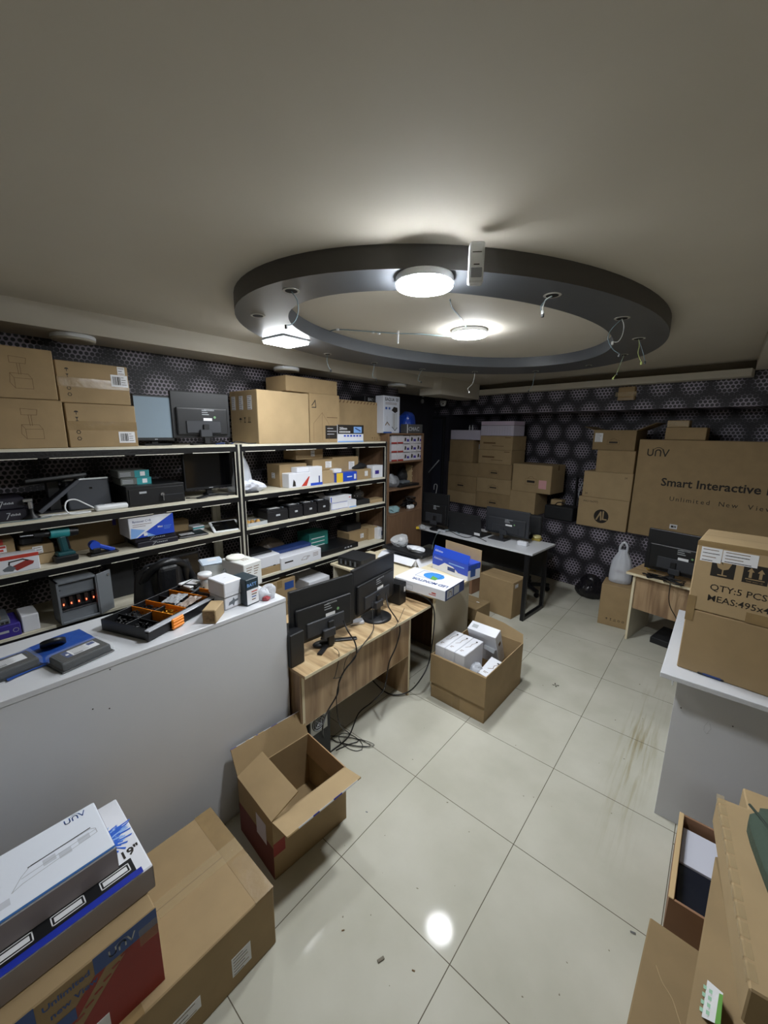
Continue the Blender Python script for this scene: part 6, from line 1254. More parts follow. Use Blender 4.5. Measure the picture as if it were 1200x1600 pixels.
# interactive display carton
B = fitbox((bw(0, 0, .02).x, bw(0, 0, .02).y), BA, .832, 980, 1245, 700, .26); w, d = B['w'], .26; h = z_of_v(at(1003, 760, y=at(1003, 835, z=.832).y), 686)-.832
h = z_of_v(bw(0, 0, .02)+Vector((math.cos(BA), math.sin(BA), 0))*(s_of_u(BP, BA, .9, 1003)), 687)-.832

def disp(m, w, d, h):
    M = FM('f', w, d, h); logo_unv(m, M, -w/2+w*.068, h*.34, .068, INK); m.text(M, 'Smart Interactive Display', -w*.315, h*.045, .122, INK, bold=.02, sp=.98)
    x = -w*.245
    for ch in 'Unlimited  New  View':
        if ch != ' ': m.text(M, ch, x, -h*.1, .068, INK); a_ = text_mesh(ch); x += (a_[3]-a_[2])*.068+.018
        else: x += .028
t = carton('huge kraft carton reading Smart Interactive leaning on the back ledge', dict(w=w, d=d, h=h, loc=B['loc'], rz=BA), C0, name='display_carton', prints=disp, seam=True)
sB = Vector(B['loc']); 
# sticker on the display carton
tag((lambda m: (m.box(-.035, .035, -.0012, 0, -.025, .025, WHITE2), m.box(-.022, .0, -.0018, -.0012, -.012, .012, INK), m.box(.004, .012, -.0018, -.0012, -.012, .012, INK), m.box(.016, .024, -.0018, -.0012, -.012, .012, INK), m)[-1])(MB()).build('paper_sticker', None, onplane((bw(0, 0, .0185).x, bw(0, 0, .0185).y), BA, 1052, 823), BA), 'small white sticker on the huge display carton above the desk monitor', 'sticker')
zt = .832+h+.002
B = BK(1038, 1102, 668, zt, .16, .05); Bs = B; carton('shallow carton lying on top of the huge display carton', B, C0)
B = BK(1042, 1076, 657, zt+B['h']+.002, .12, .07); carton('smallest taped carton on top of the shallow carton', B, C1, tape=['fh'], tmat=CLEAR, seam=False)
# taped projector-like box high on the back wall
p = onplane(BP, BA, 981, 617); t = thing('taped_box', 'small taped cardboard patch fixed high on the back wall under the cornice', 'cardboard patch', (p.x, p.y, p.z), BA)
m = MB(); m.box(-.085, .085, -.06, -.002, -.06, .085, C0, .004); m.build('box_body', t); m = MB(); m.box(-.11, .11, -.064, -.0605, -.02, .03, CLEAR); m.box(-.085, .085, -.062, -.06, -.062, -.04, TAPE); m.build('clear_tape', t)
# camera on the corner box, small wall items
p = at(696, 626, z=2.47); t = thing('dome_camera', 'white dome security camera under the ceiling corner box', 'camera', (p.x-.04, p.y+.0, 2.47))
m = MB(); m.cyl((0, 0, -.03), .05, .03, PLASTICW, n=28); m.build('camera_mount', t); m = MB(); m.lathe([(.001, -.085), (.03, -.08), (.044, -.06), (.05, -.03)][::1], PLASTICW, 28); m.build('camera_shell', t)
m = MB(); dr = (CAM-Vector((p.x, p.y, 2.42))).normalized(); m.cyl((0, 0, 0), .011, .006, GLOSS, n=18, M=Matrix.Translation(dr*.045+Vector((0, 0, -.045))) @ dr.to_track_quat('Z', 'Y').to_matrix().to_4x4()); m.build('camera_lens', t)
wl = lambda u, v: at(u, v, x=WLF)
for u, v, r_, l in ((659, 627, .035, 'round pale sensor on the dark wall by the bookcase'), (660, 619, .02, 'smaller round pale knob above the round sensor')):
    p = wl(u, v); m = MB(); m.cyl((0, 0, 0), r_, .02, LGREY, n=20, axis='x'); tag(m.build('wall_sensor', None, (WLF, p.y, p.z)), l, 'sensor')
p = onplane(BP, BA, 668, 633); m = MB(); m.box(-.018, .018, -.03, -.0, -.05, .05, PLASTICW, .004); tag(m.build('door_contact', None, tuple(p), BA), 'white door contact beside the dark door', 'sensor')
p = onplane(BP, BA, 669, 622); m = MB(); m.box(-.012, .012, -.02, -.0, -.015, .015, LGREY, .004); tag(m.build('door_contact', None, tuple(p), BA), 'smaller pale door contact above the white one', 'sensor')
m = MB()
for k, v in enumerate((648, 655, 668, 676)): p = onplane(BP, BA, 676, v); m.box(p.x-.008, p.x+.008, p.y-.06, p.y-.046, p.z-.02, p.z+.02, LGREY, .002)
tag(m.build('door_hardware'), 'pale hinge fragments along the edge of the dark door', 'hinge')
cable('white cord loop hanging by the dark door', [onplane((BP[0], BP[1]-.06), BA, u, v) for u, v in ((680, 776), (683, 759), (679, 757), (678, 765))], .006, PLASTICW)
m = MB(); P_ = [onplane((BP[0], BP[1]-.12), BA, u, v) for u, v in ((667, 735), (669, 710), (668, 770))]; m.tube([P_[2], P_[0], P_[1]], .012, DGREY); P_ = [onplane((BP[0], BP[1]-.12), BA, u, v) for u, v in ((668, 740), (686, 719))]; m.tube(P_, .010, LGREY)
tag(m.build('tripod_poles'), 'thin dark and silver poles leaning beside the dark door', 'poles')

# ------------------------------------------------------------------ carton with bag, right desk
B = CF((935, 975), (978, 983), 903, 0, .34); B['w'] = .36; A2 = at(932, 977, z=0)
pA0, pA1 = at(933, 973, z=0), at(975, 984, z=0); t_ = (pA1-pA0).normalized(); rz = math.atan2(t_.y, t_.x); n_ = Vector((-math.sin(rz), math.cos(rz), 0)); c_ = pA0+t_*.17+n_*.15; zc = z_of_v(pA0, 912)

carton('kraft carton carrying the white shopping bag next to the right desk', dict(w=.27, d=.26, h=zc, loc=(c_.x-.035, c_.y-.02, 0), rz=rz), C0, prints=lambda m, w, d, h: icons(m, FM('f', w, d, h), -w*.2, -h*.33, .028, 5))
p = at(966, 912, z=zc)
t = thing('shopping_bag', 'white plastic shopping bag with printed panels standing on the carton', 'plastic bag', (p.x, p.y+.05, zc+.001), rz)
bm = bmesh.new(); n = 40; prof = [(0, .001), (.0, .085), (.01, .098), (.05, .10), (.12, .098), (.19, .092), (.24, .082), (.28, .068), (.32, .048), (.36, .032)]
rings = [[bm.verts.new((r*1.05*math.cos(2*PI*i/n)*(1+.04*math.sin(6*2*PI*i/n)*(z/.3)), r*.62*math.sin(2*PI*i/n)*(1+.10*math.sin(9*2*PI*i/n)*(z/.3)), z)) for i in range(n)] for z, r in prof]
for a_, b_ in zip(rings, rings[1:]):
    for i in range(n): bm.faces.new((a_[i], a_[(i+1) % n], b_[(i+1) % n], b_[i]))
m = MB(); m.bm(bm, BAGW, smooth=True); m.build('bag_body', t)
m = MB(); m.tube([(-.035, 0, .34), (-.03, 0, .40), (0, 0, .44), (.03, 0, .40), (.03, 0, .34)], .013, BAGW); m.build('handle', t)
m = MB(); m.box(-.055, .055, -.04, .03, .03, .11, WHITE2, .003); m.box(-.055, .055, -.04, .03, .14, .2, WHITE2, .003); m.box(-.06, .06, -.042, .03, .115, .135, mat('maroon_print', '#7c3a4a', .5)); m.build('printed_goods', t)
p = at(922, 925, z=.1); blob('dark_bag', (p.x-.02, p.y+.08, 0), (.13, .09, .32), mat('dark_translucent_film', '#1c1b20', .25, alpha=.85, bump=.7, scale=20), 111, 'dark crumpled plastic bag between the wall and the bag carton', 'plastic bag', amp=.4)
RDZ = .695; A_ = at(979, 893, z=RDZ); B_ = at(1090, 922, z=RDZ); rz = math.atan2((B_-A_).y, (B_-A_).x); ax = (B_-A_).normalized(); n_ = Vector((-math.sin(rz), math.cos(rz), 0)); W_, D_ = 1.15, .58; c_ = A_+ax*W_/2+n_*D_/2

t = thing('desk', 'woodgrain desk with cream edging in front of the huge display carton', 'desk', (c_.x, c_.y, 0), rz)
m = MB(); m.box(-W_/2, W_/2, -D_/2+.002, D_/2, RDZ-.02, RDZ, WOODT); m.box(-W_/2, W_/2, -D_/2, -D_/2+.003, RDZ-.021, RDZ+.0005, CREAMEDGE); m.box(-W_/2-.002, -W_/2, -D_/2, D_/2, RDZ-.021, RDZ+.0005, CREAMEDGE); m.build('desk_top', t)
m = MB(); m.box(-W_/2+.07, W_/2-.07, -D_/2+.06, -D_/2+.078, .33, RDZ-.02, WOODV); m.build('modesty_panel', t)
for x in (-W_/2+.05, W_/2-.07): m = MB(); m.box(x, x+.02, -D_/2+.04, D_/2-.03, 0, RDZ-.02, CREAM); m.box(x, x+.02, -D_/2+.037, -D_/2+.04, 0, RDZ-.02, CREAMEDGE); m.build('side_panel', t)
def RD(x, y, z=RDZ): return (c_.x+ax.x*x+n_.x*y, c_.y+ax.y*x+n_.y*y, z)
p = at(1043, 905, z=RDZ); B = fitbox((p.x, p.y+.03), rz-R(2), RDZ+.045, 1005, 1112, 835, .03); B['h'] = z_of_v(Vector((p.x, p.y+.03, 0)), 832)-B['loc'][2]
monitor('black monitor seen from behind on the right woodgrain desk', B, (p.x, p.y+.0, RDZ), 'vee', True, dots=True)
m = MB(); rn = random.Random(8)
for k in range(4): m.tube([Vector((p.x, p.y-.03, RDZ+.006))+ax*rn.uniform(-.2, .15)+n_*rn.uniform(-.12, .06)+Vector((0, 0, rn.uniform(0, .02))) for _ in range(6)], .004, WIRE)
tag(m.build('cable_tangle'), 'tangle of black cables at the foot of the right desk monitor', 'cable')
tag((lambda m: (m.tube([at(1008, 884, z=RDZ+.01), at(1013, 890, z=RDZ+.015), at(1020, 888, z=RDZ+.01), at(1024, 892, z=RDZ+.006)], .005, YELLOW), m)[-1])(MB()).build('yellow_plug'), 'yellow cable plug left of the right desk monitor', 'plug')
cable('black cable hanging over the front of the right desk', [at(1048, 902, z=RDZ+.004)]+[onplane((A_.x-n_.x*.02, A_.y-n_.y*.02), rz, u, v) for u, v in ((1047, 915), (1045, 935), (1048, 950), (1056, 965), (1062, 980))], .004)
tag((lambda m: (m.box(-.05, .05, -.03, .03, 0, .02, BLACK, .004), m)[-1])(MB()).build('black_adapter', None, RD(-W_/2+.14, D_/2-.16), rz), 'small black adapter near the left edge of the right desk', 'adapter')
B = dict(w=.5, d=.35, h=.06, rz=rz, loc=RD(-.1, .05, 0)); blackbox('dark flat case lying on the floor under the right desk', B, 'flat_case', 'case', BLACK2)

# ------------------------------------------------------------------ white counter on the right with two cartons
RZ_ = .86; p = at(1032, 1050, z=RZ_)
X0 = p.x; Y0 = p.y+.0
t = thing('side_counter', 'white counter at the right carrying two stacked cartons', 'counter', (0, 0, 0))
m = MB(); m.box(X0, 1.55, Y0, 2.1, RZ_-.025, RZ_, LAMI, .002); m.build('counter_top', t)
pb = at(1022, 1270, z=0)
m = MB(); m.box(pb.x, 1.5, pb.y, pb.y+.018, 0, RZ_-.025, LAMI, .001); pp = at(1106, 1137, y=pb.y)
Mx = Matrix.Translation((pp.x, pb.y-.0003, pp.z)) @ Matrix.Rotation(R(90), 4, 'X'); m.line(Mx, [(-.012, -.02), (-.014, .0), (-.004, .03)], .0015, LGREY); m.line(Mx, [(.004, .025), (.012, .0), (.0, -.035)], .0015, LGREY); m.line(Mx, [(-.01, -.025), (.0, -.035), (.008, -.026)], .0015, LGREY)
for u, v in ((1145, 1135), (1064, 1106)): pp = at(u, v, y=pb.y); m.cyl((pp.x, pb.y-.0008, pp.z), .003, .001, INK, n=8, axis='y')
m.build('end_panel', t)
m = MB(); m.box(pb.x+.02, pb.x+.038, pb.y+.02, 2.05, 0, RZ_-.025, LAMI, .001); m.build('front_panel', t)
p = at(1049, 1075, y=1.35); blob('plastic_sheet', (p.x, 1.36, .74), (.012, .06, .12), BAGC, 121, 'scrap of clear plastic hanging under the right counter top', 'plastic sheet', amp=.4)
# two big cartons: shared frame
C_ = at(1057, 1041, z=RZ_); Dd = at(1200, 1090, z=RZ_); rz = math.atan2((Dd-C_).y, (Dd-C_).x); ax = (Dd-C_).normalized(); n_ = Vector((-math.sin(rz), math.cos(rz), 0)); WW, DD = .50, .34
H1 = z_of_v(C_, 950)-RZ_; H2 = z_of_v(C_, 846)-RZ_-H1

c_ = C_+ax*WW/2+n_*DD/2
t = carton('lower plain carton on the white counter at the right', dict(w=WW, d=DD, h=H1, loc=(c_.x, c_.y, RZ_+.001), rz=rz), C0, seam=True)
m = MB(); m.box(-WW/2-.001, -WW/2+.05, -DD/2-.0012, -DD/2-.0004, H1-.05, H1+.02, TAPE); m.build('packing_tape', t) if t.type == 'EMPTY' else bpy.data.meshes
def qty(m, w, d, h):
    M = FM('f', w, d, h); s = h*.25
    def sq(cx): m.rect(M, cx-s/2, cx+s/2, h*.04, h*.04+s, INK)
    c1, c2, c3 = -w*.29, -w*.07, w*.15
    for c in (c1, c2, c3): sq(c)
    y = h*.04; z = .001
    m.poly(M, [(c1-s*.34, y+s*.86), (c1+s*.34, y+s*.86), (c1+s*.22, y+s*.52), (c1+.04*s, y+s*.44), (c1-.04*s, y+s*.44), (c1-s*.22, y+s*.52)], C0, z); m.rect(M, c1-s*.03, c1+s*.03, y+s*.16, y+s*.46, C0, z); m.rect(M, c1-s*.2, c1+s*.2, y+s*.1, y+s*.16, C0, z); m.poly(M, [(c1-s*.12, y+s*.86), (c1-.02*s, y+s*.7), (c1-s*.06, y+s*.86)], INK, .0014)
    for k in (-1, 1): m.rect(M, c2+k*s*.2-s*.06, c2+k*s*.2+s*.06, y+s*.3, y+s*.62, C0, z); m.poly(M, [(c2+k*s*.2-s*.14, y+s*.62), (c2+k*s*.2+s*.14, y+s*.62), (c2+k*s*.2, y+s*.84)], C0, z)
    m.rect(M, c2-s*.38, c2+s*.38, y+s*.2, y+s*.25, C0, z); m.text(M, 'THIS WAY UP', c2, y+s*.06, s*.1, C0, z=z, align='c', sp=1.1)
    m.line(M, [(c3, y+s*.2), (c3, y+s*.7)], s*.06, C0, z); m.poly(M, [(c3-s*.36, y+s*.5), (c3-s*.2, y+s*.8), (c3+s*.2, y+s*.8), (c3+s*.36, y+s*.5)], C0, z)
    m.text(M, 'QTY:5 PCS', -w*.36, -h*.16, h*.125, INK, bold=.008); m.text(M, 'MEAS:495x475x290', -w*.365, -h*.32, h*.125, INK, bold=.008)
t = carton('upper carton printed QTY:5 PCS with fragile and arrow symbols', dict(w=WW, d=DD, h=H2, loc=(c_.x, c_.y, RZ_+H1+.004), rz=rz), C1, prints=qty, tape=['fe'], stickers=[('f', -WW*.39, H2*.33, WW*.15, H2*.2, 'white'), ('f', -WW*.19, H2*.34, WW*.24, H2*.17, 'white')])
m = MB(); m.box(-WW/2-.0016, -WW/2+.03, -DD/2-.0018, -DD/2-.0004, -.06, H2*.2, TAPE); m.build('side_tape', t); m = MB(); m.box(-.04, WW/2, -DD/2-.0014, -DD/2-.0004, 0, H2*.14, TAPE); m.build('side_tape', t)
p = at(1110, 1057, z=RZ_+.003); tag((lambda m: (m.box(-.05, .05, -.012, .012, 0, .01, BLACK, .003), m.box(-.03, .04, -.0125, .0, .002, .012, NAVY, .002), m)[-1])(MB()).build('utility_knife', None, (p.x, p.y, RZ_+.001), rz), 'small dark tool lying on the counter in front of the lower carton', 'tool')

# ------------------------------------------------------------------ left foreground: cartons
CC = (-.558, -.394); HB = .28
t = carton('large kraft carton lying on the floor in front of the white counter', dict(w=.95, d=.50, h=HB, loc=(-.558-.25, -.394-.475, 0), rz=R(90)), C0, tape=['ty'], tmat=TAPE, stickers=[('f', .33, -.04, .075, .085), ('f', .13, -.03, .10, .05)])
# edge tape across the far end
m = MB(); m.box(.40, .475, -.2505, .2505, HB+.0002, HB+.0008, TAPE); m.box(.15, .475, -.035, .035, HB+.001, HB+.0016, CLEAR); m.build('end_tape', t)
# unv cartons
BX = -.592; BY = -.773
def unv1(m, w, d, h):
    F = FM('f', w, d, h); T = FM('t', w, d, h)
    m.poly(F, [(w*.0, -h*.5), (w*.5, -h*.5), (w*.5, h*.4), (w*.42, h*.4)], REDM); m.poly(F, [(-w*.14, -h*.5), (-w*.04, -h*.5), (w*.3, h*.34), (w*.24, h*.3)], REDM, .0006)
    for i in range(9): x = w*.12+i*w*.037; y = -h*.1+i*h*.06; m.poly(F, [(x, y), (x+w*.03, y+h*.02), (x+w*.026, y+h*.04), (x-w*.006, y+h*.02)], REDM, .0008) if i < 9 else None
    m.rect(F, w*.24, w*.5, h*.30, h*.5, NAVY if False else mat('unv_blue', '#2c4a86', .5), .0009); logo_unv(m, F @ Matrix.Translation((0, 0, .0014)), w*.3, h*.36, .022, LGREY)
    m.rect(F, -w*.22, w*.04, h*.30, h*.5, mat('unv_blue', '#2c4a86'), .0009); logo_unv(m, F @ Matrix.Translation((0, 0, .0014)), -w*.18, h*.36, .022, LGREY)
    m.text(F, 'Unlimited', w*.06, h*.36, .026, mat('unv_blue', '#2c4a86'), z=.001, bold=.02); m.text(F, 'new View', w*.08, h*.22, .026, mat('unv_blue', '#2c4a86'), z=.001, bold=.02)
    m.rect(F, w*.06, w*.16, -h*.0, h*.14, mat('unv_blue', '#2c4a86'), .0009); m.text(F, 'AC', -w*.16, h*.06, .05, INK, z=.001, bold=.02)
t = carton('kraft carton with red and blue printed side on top of the large carton', dict(w=.62, d=.40, h=.293, loc=(BX-.20, BY-.31, HB+.001), rz=R(90)), C0, prints=unv1, seam=False, stickers=[('f', .12, -.1, .09, .05)])
m = MB(); m.box(.26, .31, -.2012, -.2004, .20, .26, CLEAR); m.build('clear_tape', t)
def n19(m, w, d, h):
    T = FM('t', w, d, h); y0 = -d/2; BLK = INK
    m.rect(T, -w/2, w*.46, y0+.0, y0+.022, DBLUE, .0006); m.rect(T, -w/2, w*.44, y0+.022, y0+.075, BLACK, .0006)
    x = w*.44
    for i in range(6):
        x1 = x-.012; x0 = x1-.075; m.line(T, [(x0, y0+.034), (x1, y0+.034), (x1, y0+.062), (x0, y0+.062)], .003, WHITE2, .001, closed=True); m.rect(T, x0+.006, x1-.006, y0+.04, y0+.056, WHITE2, .001); x -= .115
    m.text(T, '19"', w*.405, y0+.085, .04, INK, bold=.03); m.rect(FM('f', w, d, h), -w*.498, w*.498, -h*.48, h*.46, mat('lilac_grey_board', '#8f8686', .6)); m.rect(FM('r', w, d, h), -d*.498, d*.498, -h*.48, h*.46, mat('lilac_grey_board', '#8f8686'))
    rn = random.Random(2); BL = mat('splash_blue', '#2f62c8', .4); BL2 = mat('splash_light', '#8fb4e8', .4)
    for k in range(150):
        a = rn.gauss(0, .8); l = rn.uniform(.01, .07); cx, cy = w*.36+rn.uniform(-.01, .03), d*.02+rn.uniform(-.02, .03); dx, dy = math.cos(a)*l, math.sin(a)*l*.8
        m.poly(T, [(cx, cy), (cx+dx-.004, cy+dy), (cx+dx, cy+dy+.005), (cx-.006, cy+.006)], (BL, BL2, BL)[k % 3], .0006+.000005*k)
t = carton('white nineteen inch carton with black and blue border under the top white box', dict(w=.64, d=.35, h=.086, loc=(-.651-.175, -.751-.32, HB+.296), rz=R(90)), WHITE, name='monitor_carton', cat='box', prints=n19, seam=False, stickers=())
def topw(m, w, d, h):
    T = FM('t', w, d, h); logo_unv(m, T, w*.36, d*.36, .018, UBLUE); m.rect(T, -w/2, w/2, -d/2, -d/2+.008, mat('steel_blue_edge', '#2c5a94', .4)); m.rect(FM('f', w, d, h), -w*.498, w*.498, -h*.48, h*.42, mat('lilac_grey_board', '#8f8686')); m.rect(FM('r', w, d, h), -d*.498, d*.498, -h*.48, h*.46, mat('lilac_grey_board', '#8f8686'))
    m.text(T, 'Unlimited New View', w*.0, d*.17, .016, FAINT if False else MGREY, align='r', sp=1.4); m.line(T, [(w*.1, -d*.2), (w*.42, -d*.08)], .003, DGREY) if False else None
    m.line(T, [(w*.16, -d*.05), (w*.2, d*.04), (w*.44, d*.04), (w*.46, 0), (w*.46, -d*.08), (w*.16, -d*.16), (w*.12, -d*.2)], .002, LGREY); m.line(T, [(w*.19, d*.03), (w*.44, d*.06)], .0035, DGREY)
    m.line(T, [(w*.12, -d*.2), (w*.16, -d*.05)], .002, LGREY); m.line(T, [(w*.16, -d*.08), (w*.46, -d*.02)], .002, LGREY)
    GL = mat('pale_grey_print', '#bfc3cc', .45)
    for i, (x, y) in enumerate(((.0, -.2), (-.06, -.3), (.06, -.34), (.24, -.1), (.3, -.14), (.38, -.1))): m.rect(T, w*x, w*(x+.05), d*y, d*(y+.1), GL, .0004)
t = carton('white recorder box with blue edge at the very top of the left foreground stack', dict(w=.6, d=.23, h=.082, loc=(-.717-.115+.0, -.823-.30, HB+.296+.088), rz=R(90)), mat('cool_white_carton', '#dbe0ea', .4), name='recorder_carton', cat='box', prints=topw, seam=False)
# side of white cartons is grey brown board: slim sleeve on their front sides
# empty open carton
p0 = Vector((-.752, -.267, 0)); w_, d_, h_ = .42, .33, .315
rz = R(86); c0 = ctr(p0, w_, d_, rz)
def sidep(m, w, d, h): m.rect(FM('l', w, d, h), -d*.5, d*.5, -h*.5, h*.05, mat('maroon_carton_print', '#6b2f2a', .7)); m.rect(FM('f', w, d, h), -w*.5, -w*.36, -h*.1, h*.12, REDM)
t = opentray('empty open cardboard box with raised flaps against the white counter', w_, d_, h_, (c0[0], c0[1], 0), rz, C0, name='open_cardboard_box', cat='cardboard box', t_=.006, prints=sidep)
lbl(t, 'l', w_, d_, h_, .06, .04, .09, .11, 'none', mt=LILAC)
def flap(side, ln, ang, mt, edge=True):
    w, d, h = w_, d_, h_
    T = {'f': Matrix.Translation((0, -d/2, h)), 'b': Matrix.Translation((0, d/2, h)) @ Matrix.Rotation(PI, 4, 'Z'), 'l': Matrix.Translation((-w/2, 0, h)) @ Matrix.Rotation(-PI/2, 4, 'Z'), 'r': Matrix.Translation((w/2, 0, h)) @ Matrix.Rotation(PI/2, 4, 'Z')}[side]
    k = w if side in 'fb' else d; T = T @ Matrix.Rotation(R(ang), 4, 'X'); m = MB(); m.box(-k/2+.002, k/2-.002, -ln, 0, -.006, 0, mt, M=T)
    if edge:
        rn = random.Random(int(ang+ln*100)); x = -k/2+.004
        while x < k/2-.03: l = rn.uniform(.01, .05); m.box(x, min(x+l, k/2-.004), -ln-.0012, -ln, -.0065, .0005, rn.choice((WHITE2, DBLUE, WHITE2, CEDGE)), M=T); x += l
    m.build('flap', t)
flap('f', .12, -12, C1); flap('b', .13, -62, C0); flap('l', .15, -158, C0, False); flap('r', .12, 97, CIN, False)
blob('foam_bits', (c0[0]+.05, c0[1]-.02, .008), (.03, .05, .04), PLASTICW, 131, 'small white foam piece at the bottom of the empty open box', 'foam', amp=.3)

# ------------------------------------------------------------------ right foreground
pR = at(1037, 1397, z=.20); pF = at(1070, 1273, z=.20)
xl = (pR.x+pF.x)/2; wq, dq = .30, (pF-pR).length
t = opentray('small open carton holding papers and a black screen at the lower right', wq, dq, .20, (xl+wq/2, (pR.y+pF.y)/2, 0), R(0), C3, name='open_cardboard_box', cat='cardboard box', t_=.010)
m = MB(); m.box(-wq/2-.003, -wq/2+.016, -dq*.5, dq*.5, .1995, .205, CEDGE, .002); m.build('rim', t)
cx, cy = xl+wq/2, (pR.y+pF.y)/2
tag((lambda m: (m.box(-.12, .12, -.10, .10, 0, .012, mat('white_paper_stack', '#c9cbd8', .5), .001), m)[-1])(MB()).build('paper_stack', None, (cx-.01, cy+.10, .15)), 'white papers at the back of the small open carton', 'papers')
t = thing('black_screen', 'dark glossy screen lying in the small open carton', 'screen', (cx-.01, cy-.08, .13), R(2)); m = MB(); T = Matrix.Rotation(R(5), 4, 'X'); m.box(-.12, .12, -.12, .13, 0, .014, BLACK, .003, T); m.build('screen_housing', t); m = MB(); m.box(-.115, .115, -.115, .125, .0142, .0148, mat('blue_black_glass', '#1a1d27', .15), M=T); m.build('screen_glass', t)
# low carton with crumpled tape
q0 = at(1008, 1428, z=.27); q1 = at(964, 1600, z=.27); xr_ = q0.x
t = carton('kraft carton with wrinkled tape at the bottom right of the picture', dict(w=.17, d=.9, h=.27, loc=(xr_+.085, q0.y-.45, 0), rz=R(-2)), C2, seam=False)
m = MB(); P = [at(u, v, z=.2715) for u, v in ((1025, 1508), (1035, 1535), (1050, 1560), (1060, 1590), (1070, 1620))]; m.tube(P, .0016, C1); tag(m.build('cardboard_crease'), 'raised crease in the tape of the bottom right carton', 'tape')
# leaning slab carton with green label
Az, Bz_ = .66, .52
fa, fb, na, nb = at(1140, 1343, z=.70), at(1117, 1337, z=.60), at(1180, 1640, z=.70), at(1062, 1640, z=.60)
def hexa(name, label, cat, top4, th, mt, group=None):
    """slab from four top corners (counter-clockwise from above) and a thickness along the inward normal"""
    P = [Vector(p) for p in top4]; n = (P[1]-P[0]).cross(P[3]-P[0]).normalized(); n = n if n.z > 0 else -n
    o = (P[0]+P[1]+P[2]+P[3])/4; V = [p-o for p in P]+[p-o-n*th for p in P]; m = MB(); m.add(V, [(0, 1, 2, 3), (7, 6, 5, 4), (0, 4, 5, 1), (1, 5, 6, 2), (2, 6, 7, 3), (3, 7, 4, 0)], mt)
    ob = m.build('box_body'); bm = bmesh.new(); bm.from_mesh(ob.data); bmesh.ops.recalc_face_normals(bm, faces=bm.faces); bmesh.ops.bevel(bm, geom=list(bm.edges), offset=.004, segments=1, affect='EDGES'); bm.to_mesh(ob.data); bm.free()
    t = thing(name, label, cat, o, 0, group); ob.parent = t; return t, o, n
t, o, n = hexa('cardboard_box', 'flat kraft carton leaning with a green and white label', 'cardboard box', [fb, nb, na, fa], .05, C2)
lp = [at(u, v, z=.63)-o for u, v in ((1101, 1528), (1130, 1556))]
def on_slab(u, v): d = ray(u, v); k = (o-CAM).dot(n)/d.dot(n); return CAM+d*k-o+n*.0012
m = MB(); P = [on_slab(*q) for q in ((1101, 1527), (1131, 1553), (1126, 1604), (1090, 1586))]; m.add(P, [(0, 1, 2, 3)], WHITE2)
P = [p+n*.0004 for p in (on_slab(1125, 1553), on_slab(1131, 1556), on_slab(1127, 1604), on_slab(1118, 1600))]; m.add(P, [(0, 1, 2, 3)], GREEN)
Q_ = [on_slab(*q) for q in ((1101, 1527), (1131, 1553), (1126, 1604), (1090, 1586))]
for i in range(4):
    for j in range(2): a_, b_ = .22+.3*j, .22+.2*i; c = (Q_[0]*(1-a_)+Q_[1]*a_)*(1-b_)+(Q_[3]*(1-a_)+Q_[2]*a_)*b_+n*.0005; m.add([c+Vector(k)*.006 for k in ((-1, -1, 0), (1, -1, 0), (1, .6, 0), (-1, .6, 0))], [(0, 1, 2, 3)], mat('green_icon', '#8fb59a', .5))
m.build('green_label', t)
# top flat carton and cloth bag
TZ2 = .82; f0, n0 = at(1121, 1244, z=TZ2), at(1171, 1545, z=TZ2); rz = math.atan2((f0-n0).y, (f0-n0).x)-PI/2
L_ = (f0-n0).length; ax_ = Vector((math.cos(rz), math.sin(rz), 0)); cc = (f0+n0)/2+ax_*.25
t = carton('large flat kraft carton with clear taped edge at the right foreground', dict(w=.50, d=L_, h=.10, loc=(cc.x, cc.y, TZ2-.10), rz=rz), C1, seam=False)
T3 = thing('clear_tape_strip', 'x', 'tape'); bpy.data.objects.remove(T3)
m = MB(); rn = random.Random(4)
for k in range(12): y = -L_/2+.02+k*L_/12; m.box(-.2515, -.2505, y, y+L_/16, -.012, .0012, CLEAR, M=Matrix.Translation((0, 0, .10))); m.box(-.2515, -.232, y, y+L_/15, .1003, .1012, CLEAR)
tt = m.build('clear_tape', None, (cc.x, cc.y, TZ2-.10), rz); tag(tt, 'crinkled clear tape along the edge of the flat right carton', 'tape')
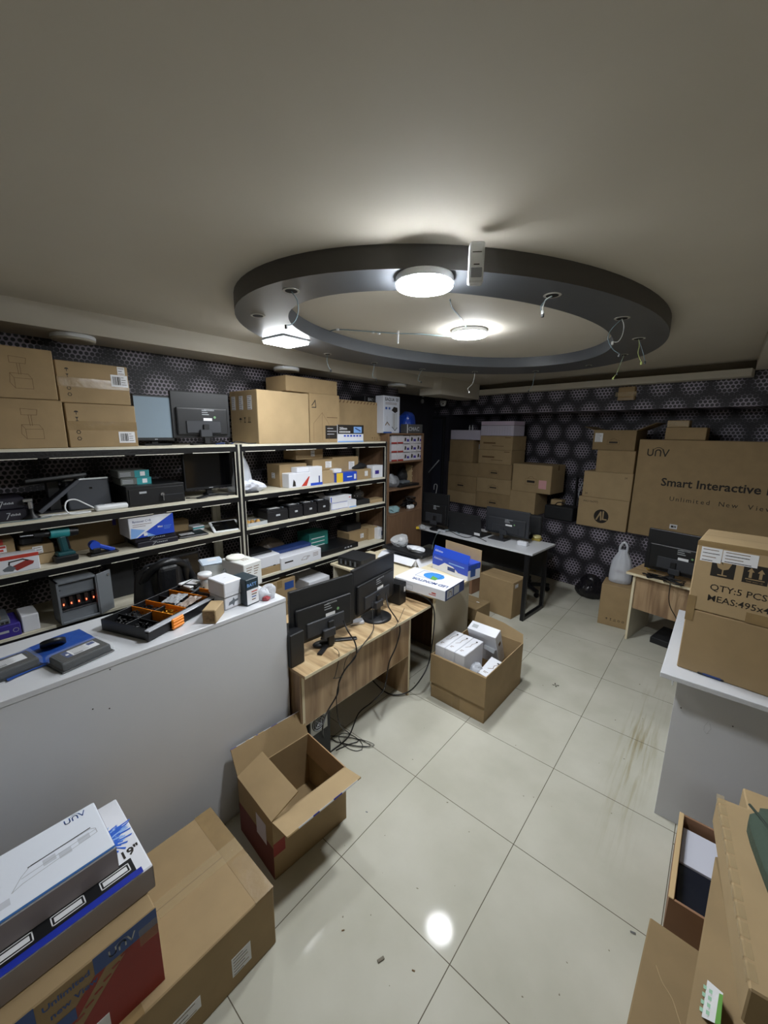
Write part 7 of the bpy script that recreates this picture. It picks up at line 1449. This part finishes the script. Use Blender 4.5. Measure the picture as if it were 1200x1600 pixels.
# supports below it, mostly hidden
carton('kraft carton standing under the large flat carton at the right foreground', dict(w=.44, d=L_-.04, h=TZ2-.103, loc=(cc.x+.05, cc.y, 0), rz=rz), C2, seam=False)
p = at(1150, 1222, z=.78); carton('kraft carton behind the large flat carton beside the white panel', dict(w=.5, d=.12, h=.80, loc=(p.x+.27, f0.y+.10, 0), rz=rz), C1, seam=False)
g0, g1 = at(1166, 1250, z=TZ2), at(1200, 1480, z=TZ2)
bm = bmesh.new(); bmesh.ops.create_cube(bm, size=1); bmesh.ops.subdivide_edges(bm, edges=list(bm.edges), cuts=8, use_grid_fill=True)
for v in bm.verts: x, y, z = v.co; k = 1-.25*(abs(2*x)**4*abs(2*y)**4); v.co = Vector((x*.34*k, y*.42*k*(1+.03*math.sin(9*x)), (z+.5)*.055*(1-.35*max(abs(2*x), abs(2*y))**6)+.006*noise.noise(Vector((x*5, y*5, 0)))*(z > 0)))
p = g0; t = thing('green_cloth_bag', 'dark green cloth laptop bag lying on the flat right carton', 'bag', (p.x+.185, p.y-.22, TZ2+.001), rz+R(6)); m = MB(); m.bm(bm, GREENBAG, smooth=True); m.build('bag_body', t)
m = MB(); m.tube([(-.15, .18, .045), (-.13, .1, .052), (-.12, 0, .053), (-.13, -.18, .045)], .004, mat('green_piping', '#2e3a31', .8)); m.build('piping', t)

# ------------------------------------------------------------------ litter on the floor
def litter(label, u, v, s, mt, kind='box', rz=0.0):
    p = at(u, v, z=0); m = MB()
    if kind == 'box': m.box(-s, s, -s*.4, s*.4, 0, s*.35, mt, s*.1)
    else:
        for k in range(4): a = k*PI/2+.5; m.add([(0, 0, .004), (s*math.cos(a-.3), s*math.sin(a-.3), .001), (s*1.3*math.cos(a), s*1.3*math.sin(a), .006), (s*math.cos(a+.3)*.8, s*math.sin(a+.3)*.8, .002)], [(0, 1, 2, 3)], mt)
    tag(m.build('litter', None, (p.x, p.y, .0005), rz), label, 'litter')
litter('grey brown scrap of plastic near the lamp reflection on the tiles', 595, 1500, .014, mat('grey_brown_scrap', '#6d6659', .7), rz=1.2)
litter('small brown crumb right of the larger scrap on the floor', 646, 1517, .006, FAINT, rz=.4)
litter('dark leaf-shaped scrap in the middle of the far floor', 868, 1071, .022, mat('dark_leaf_scrap', '#4a463e', .8), 'leaf')
litter('tiny dark curl in front of the large kraft carton', 536, 1454, .006, FAINT, rz=.9)
litter('shiny silver wrapper beside the bottom right carton', 989, 1458, .010, SILVER, rz=.3)
litter('tiny grey speck on the tile beside the empty open box', 573, 1269, .006, MGREY, rz=.3)
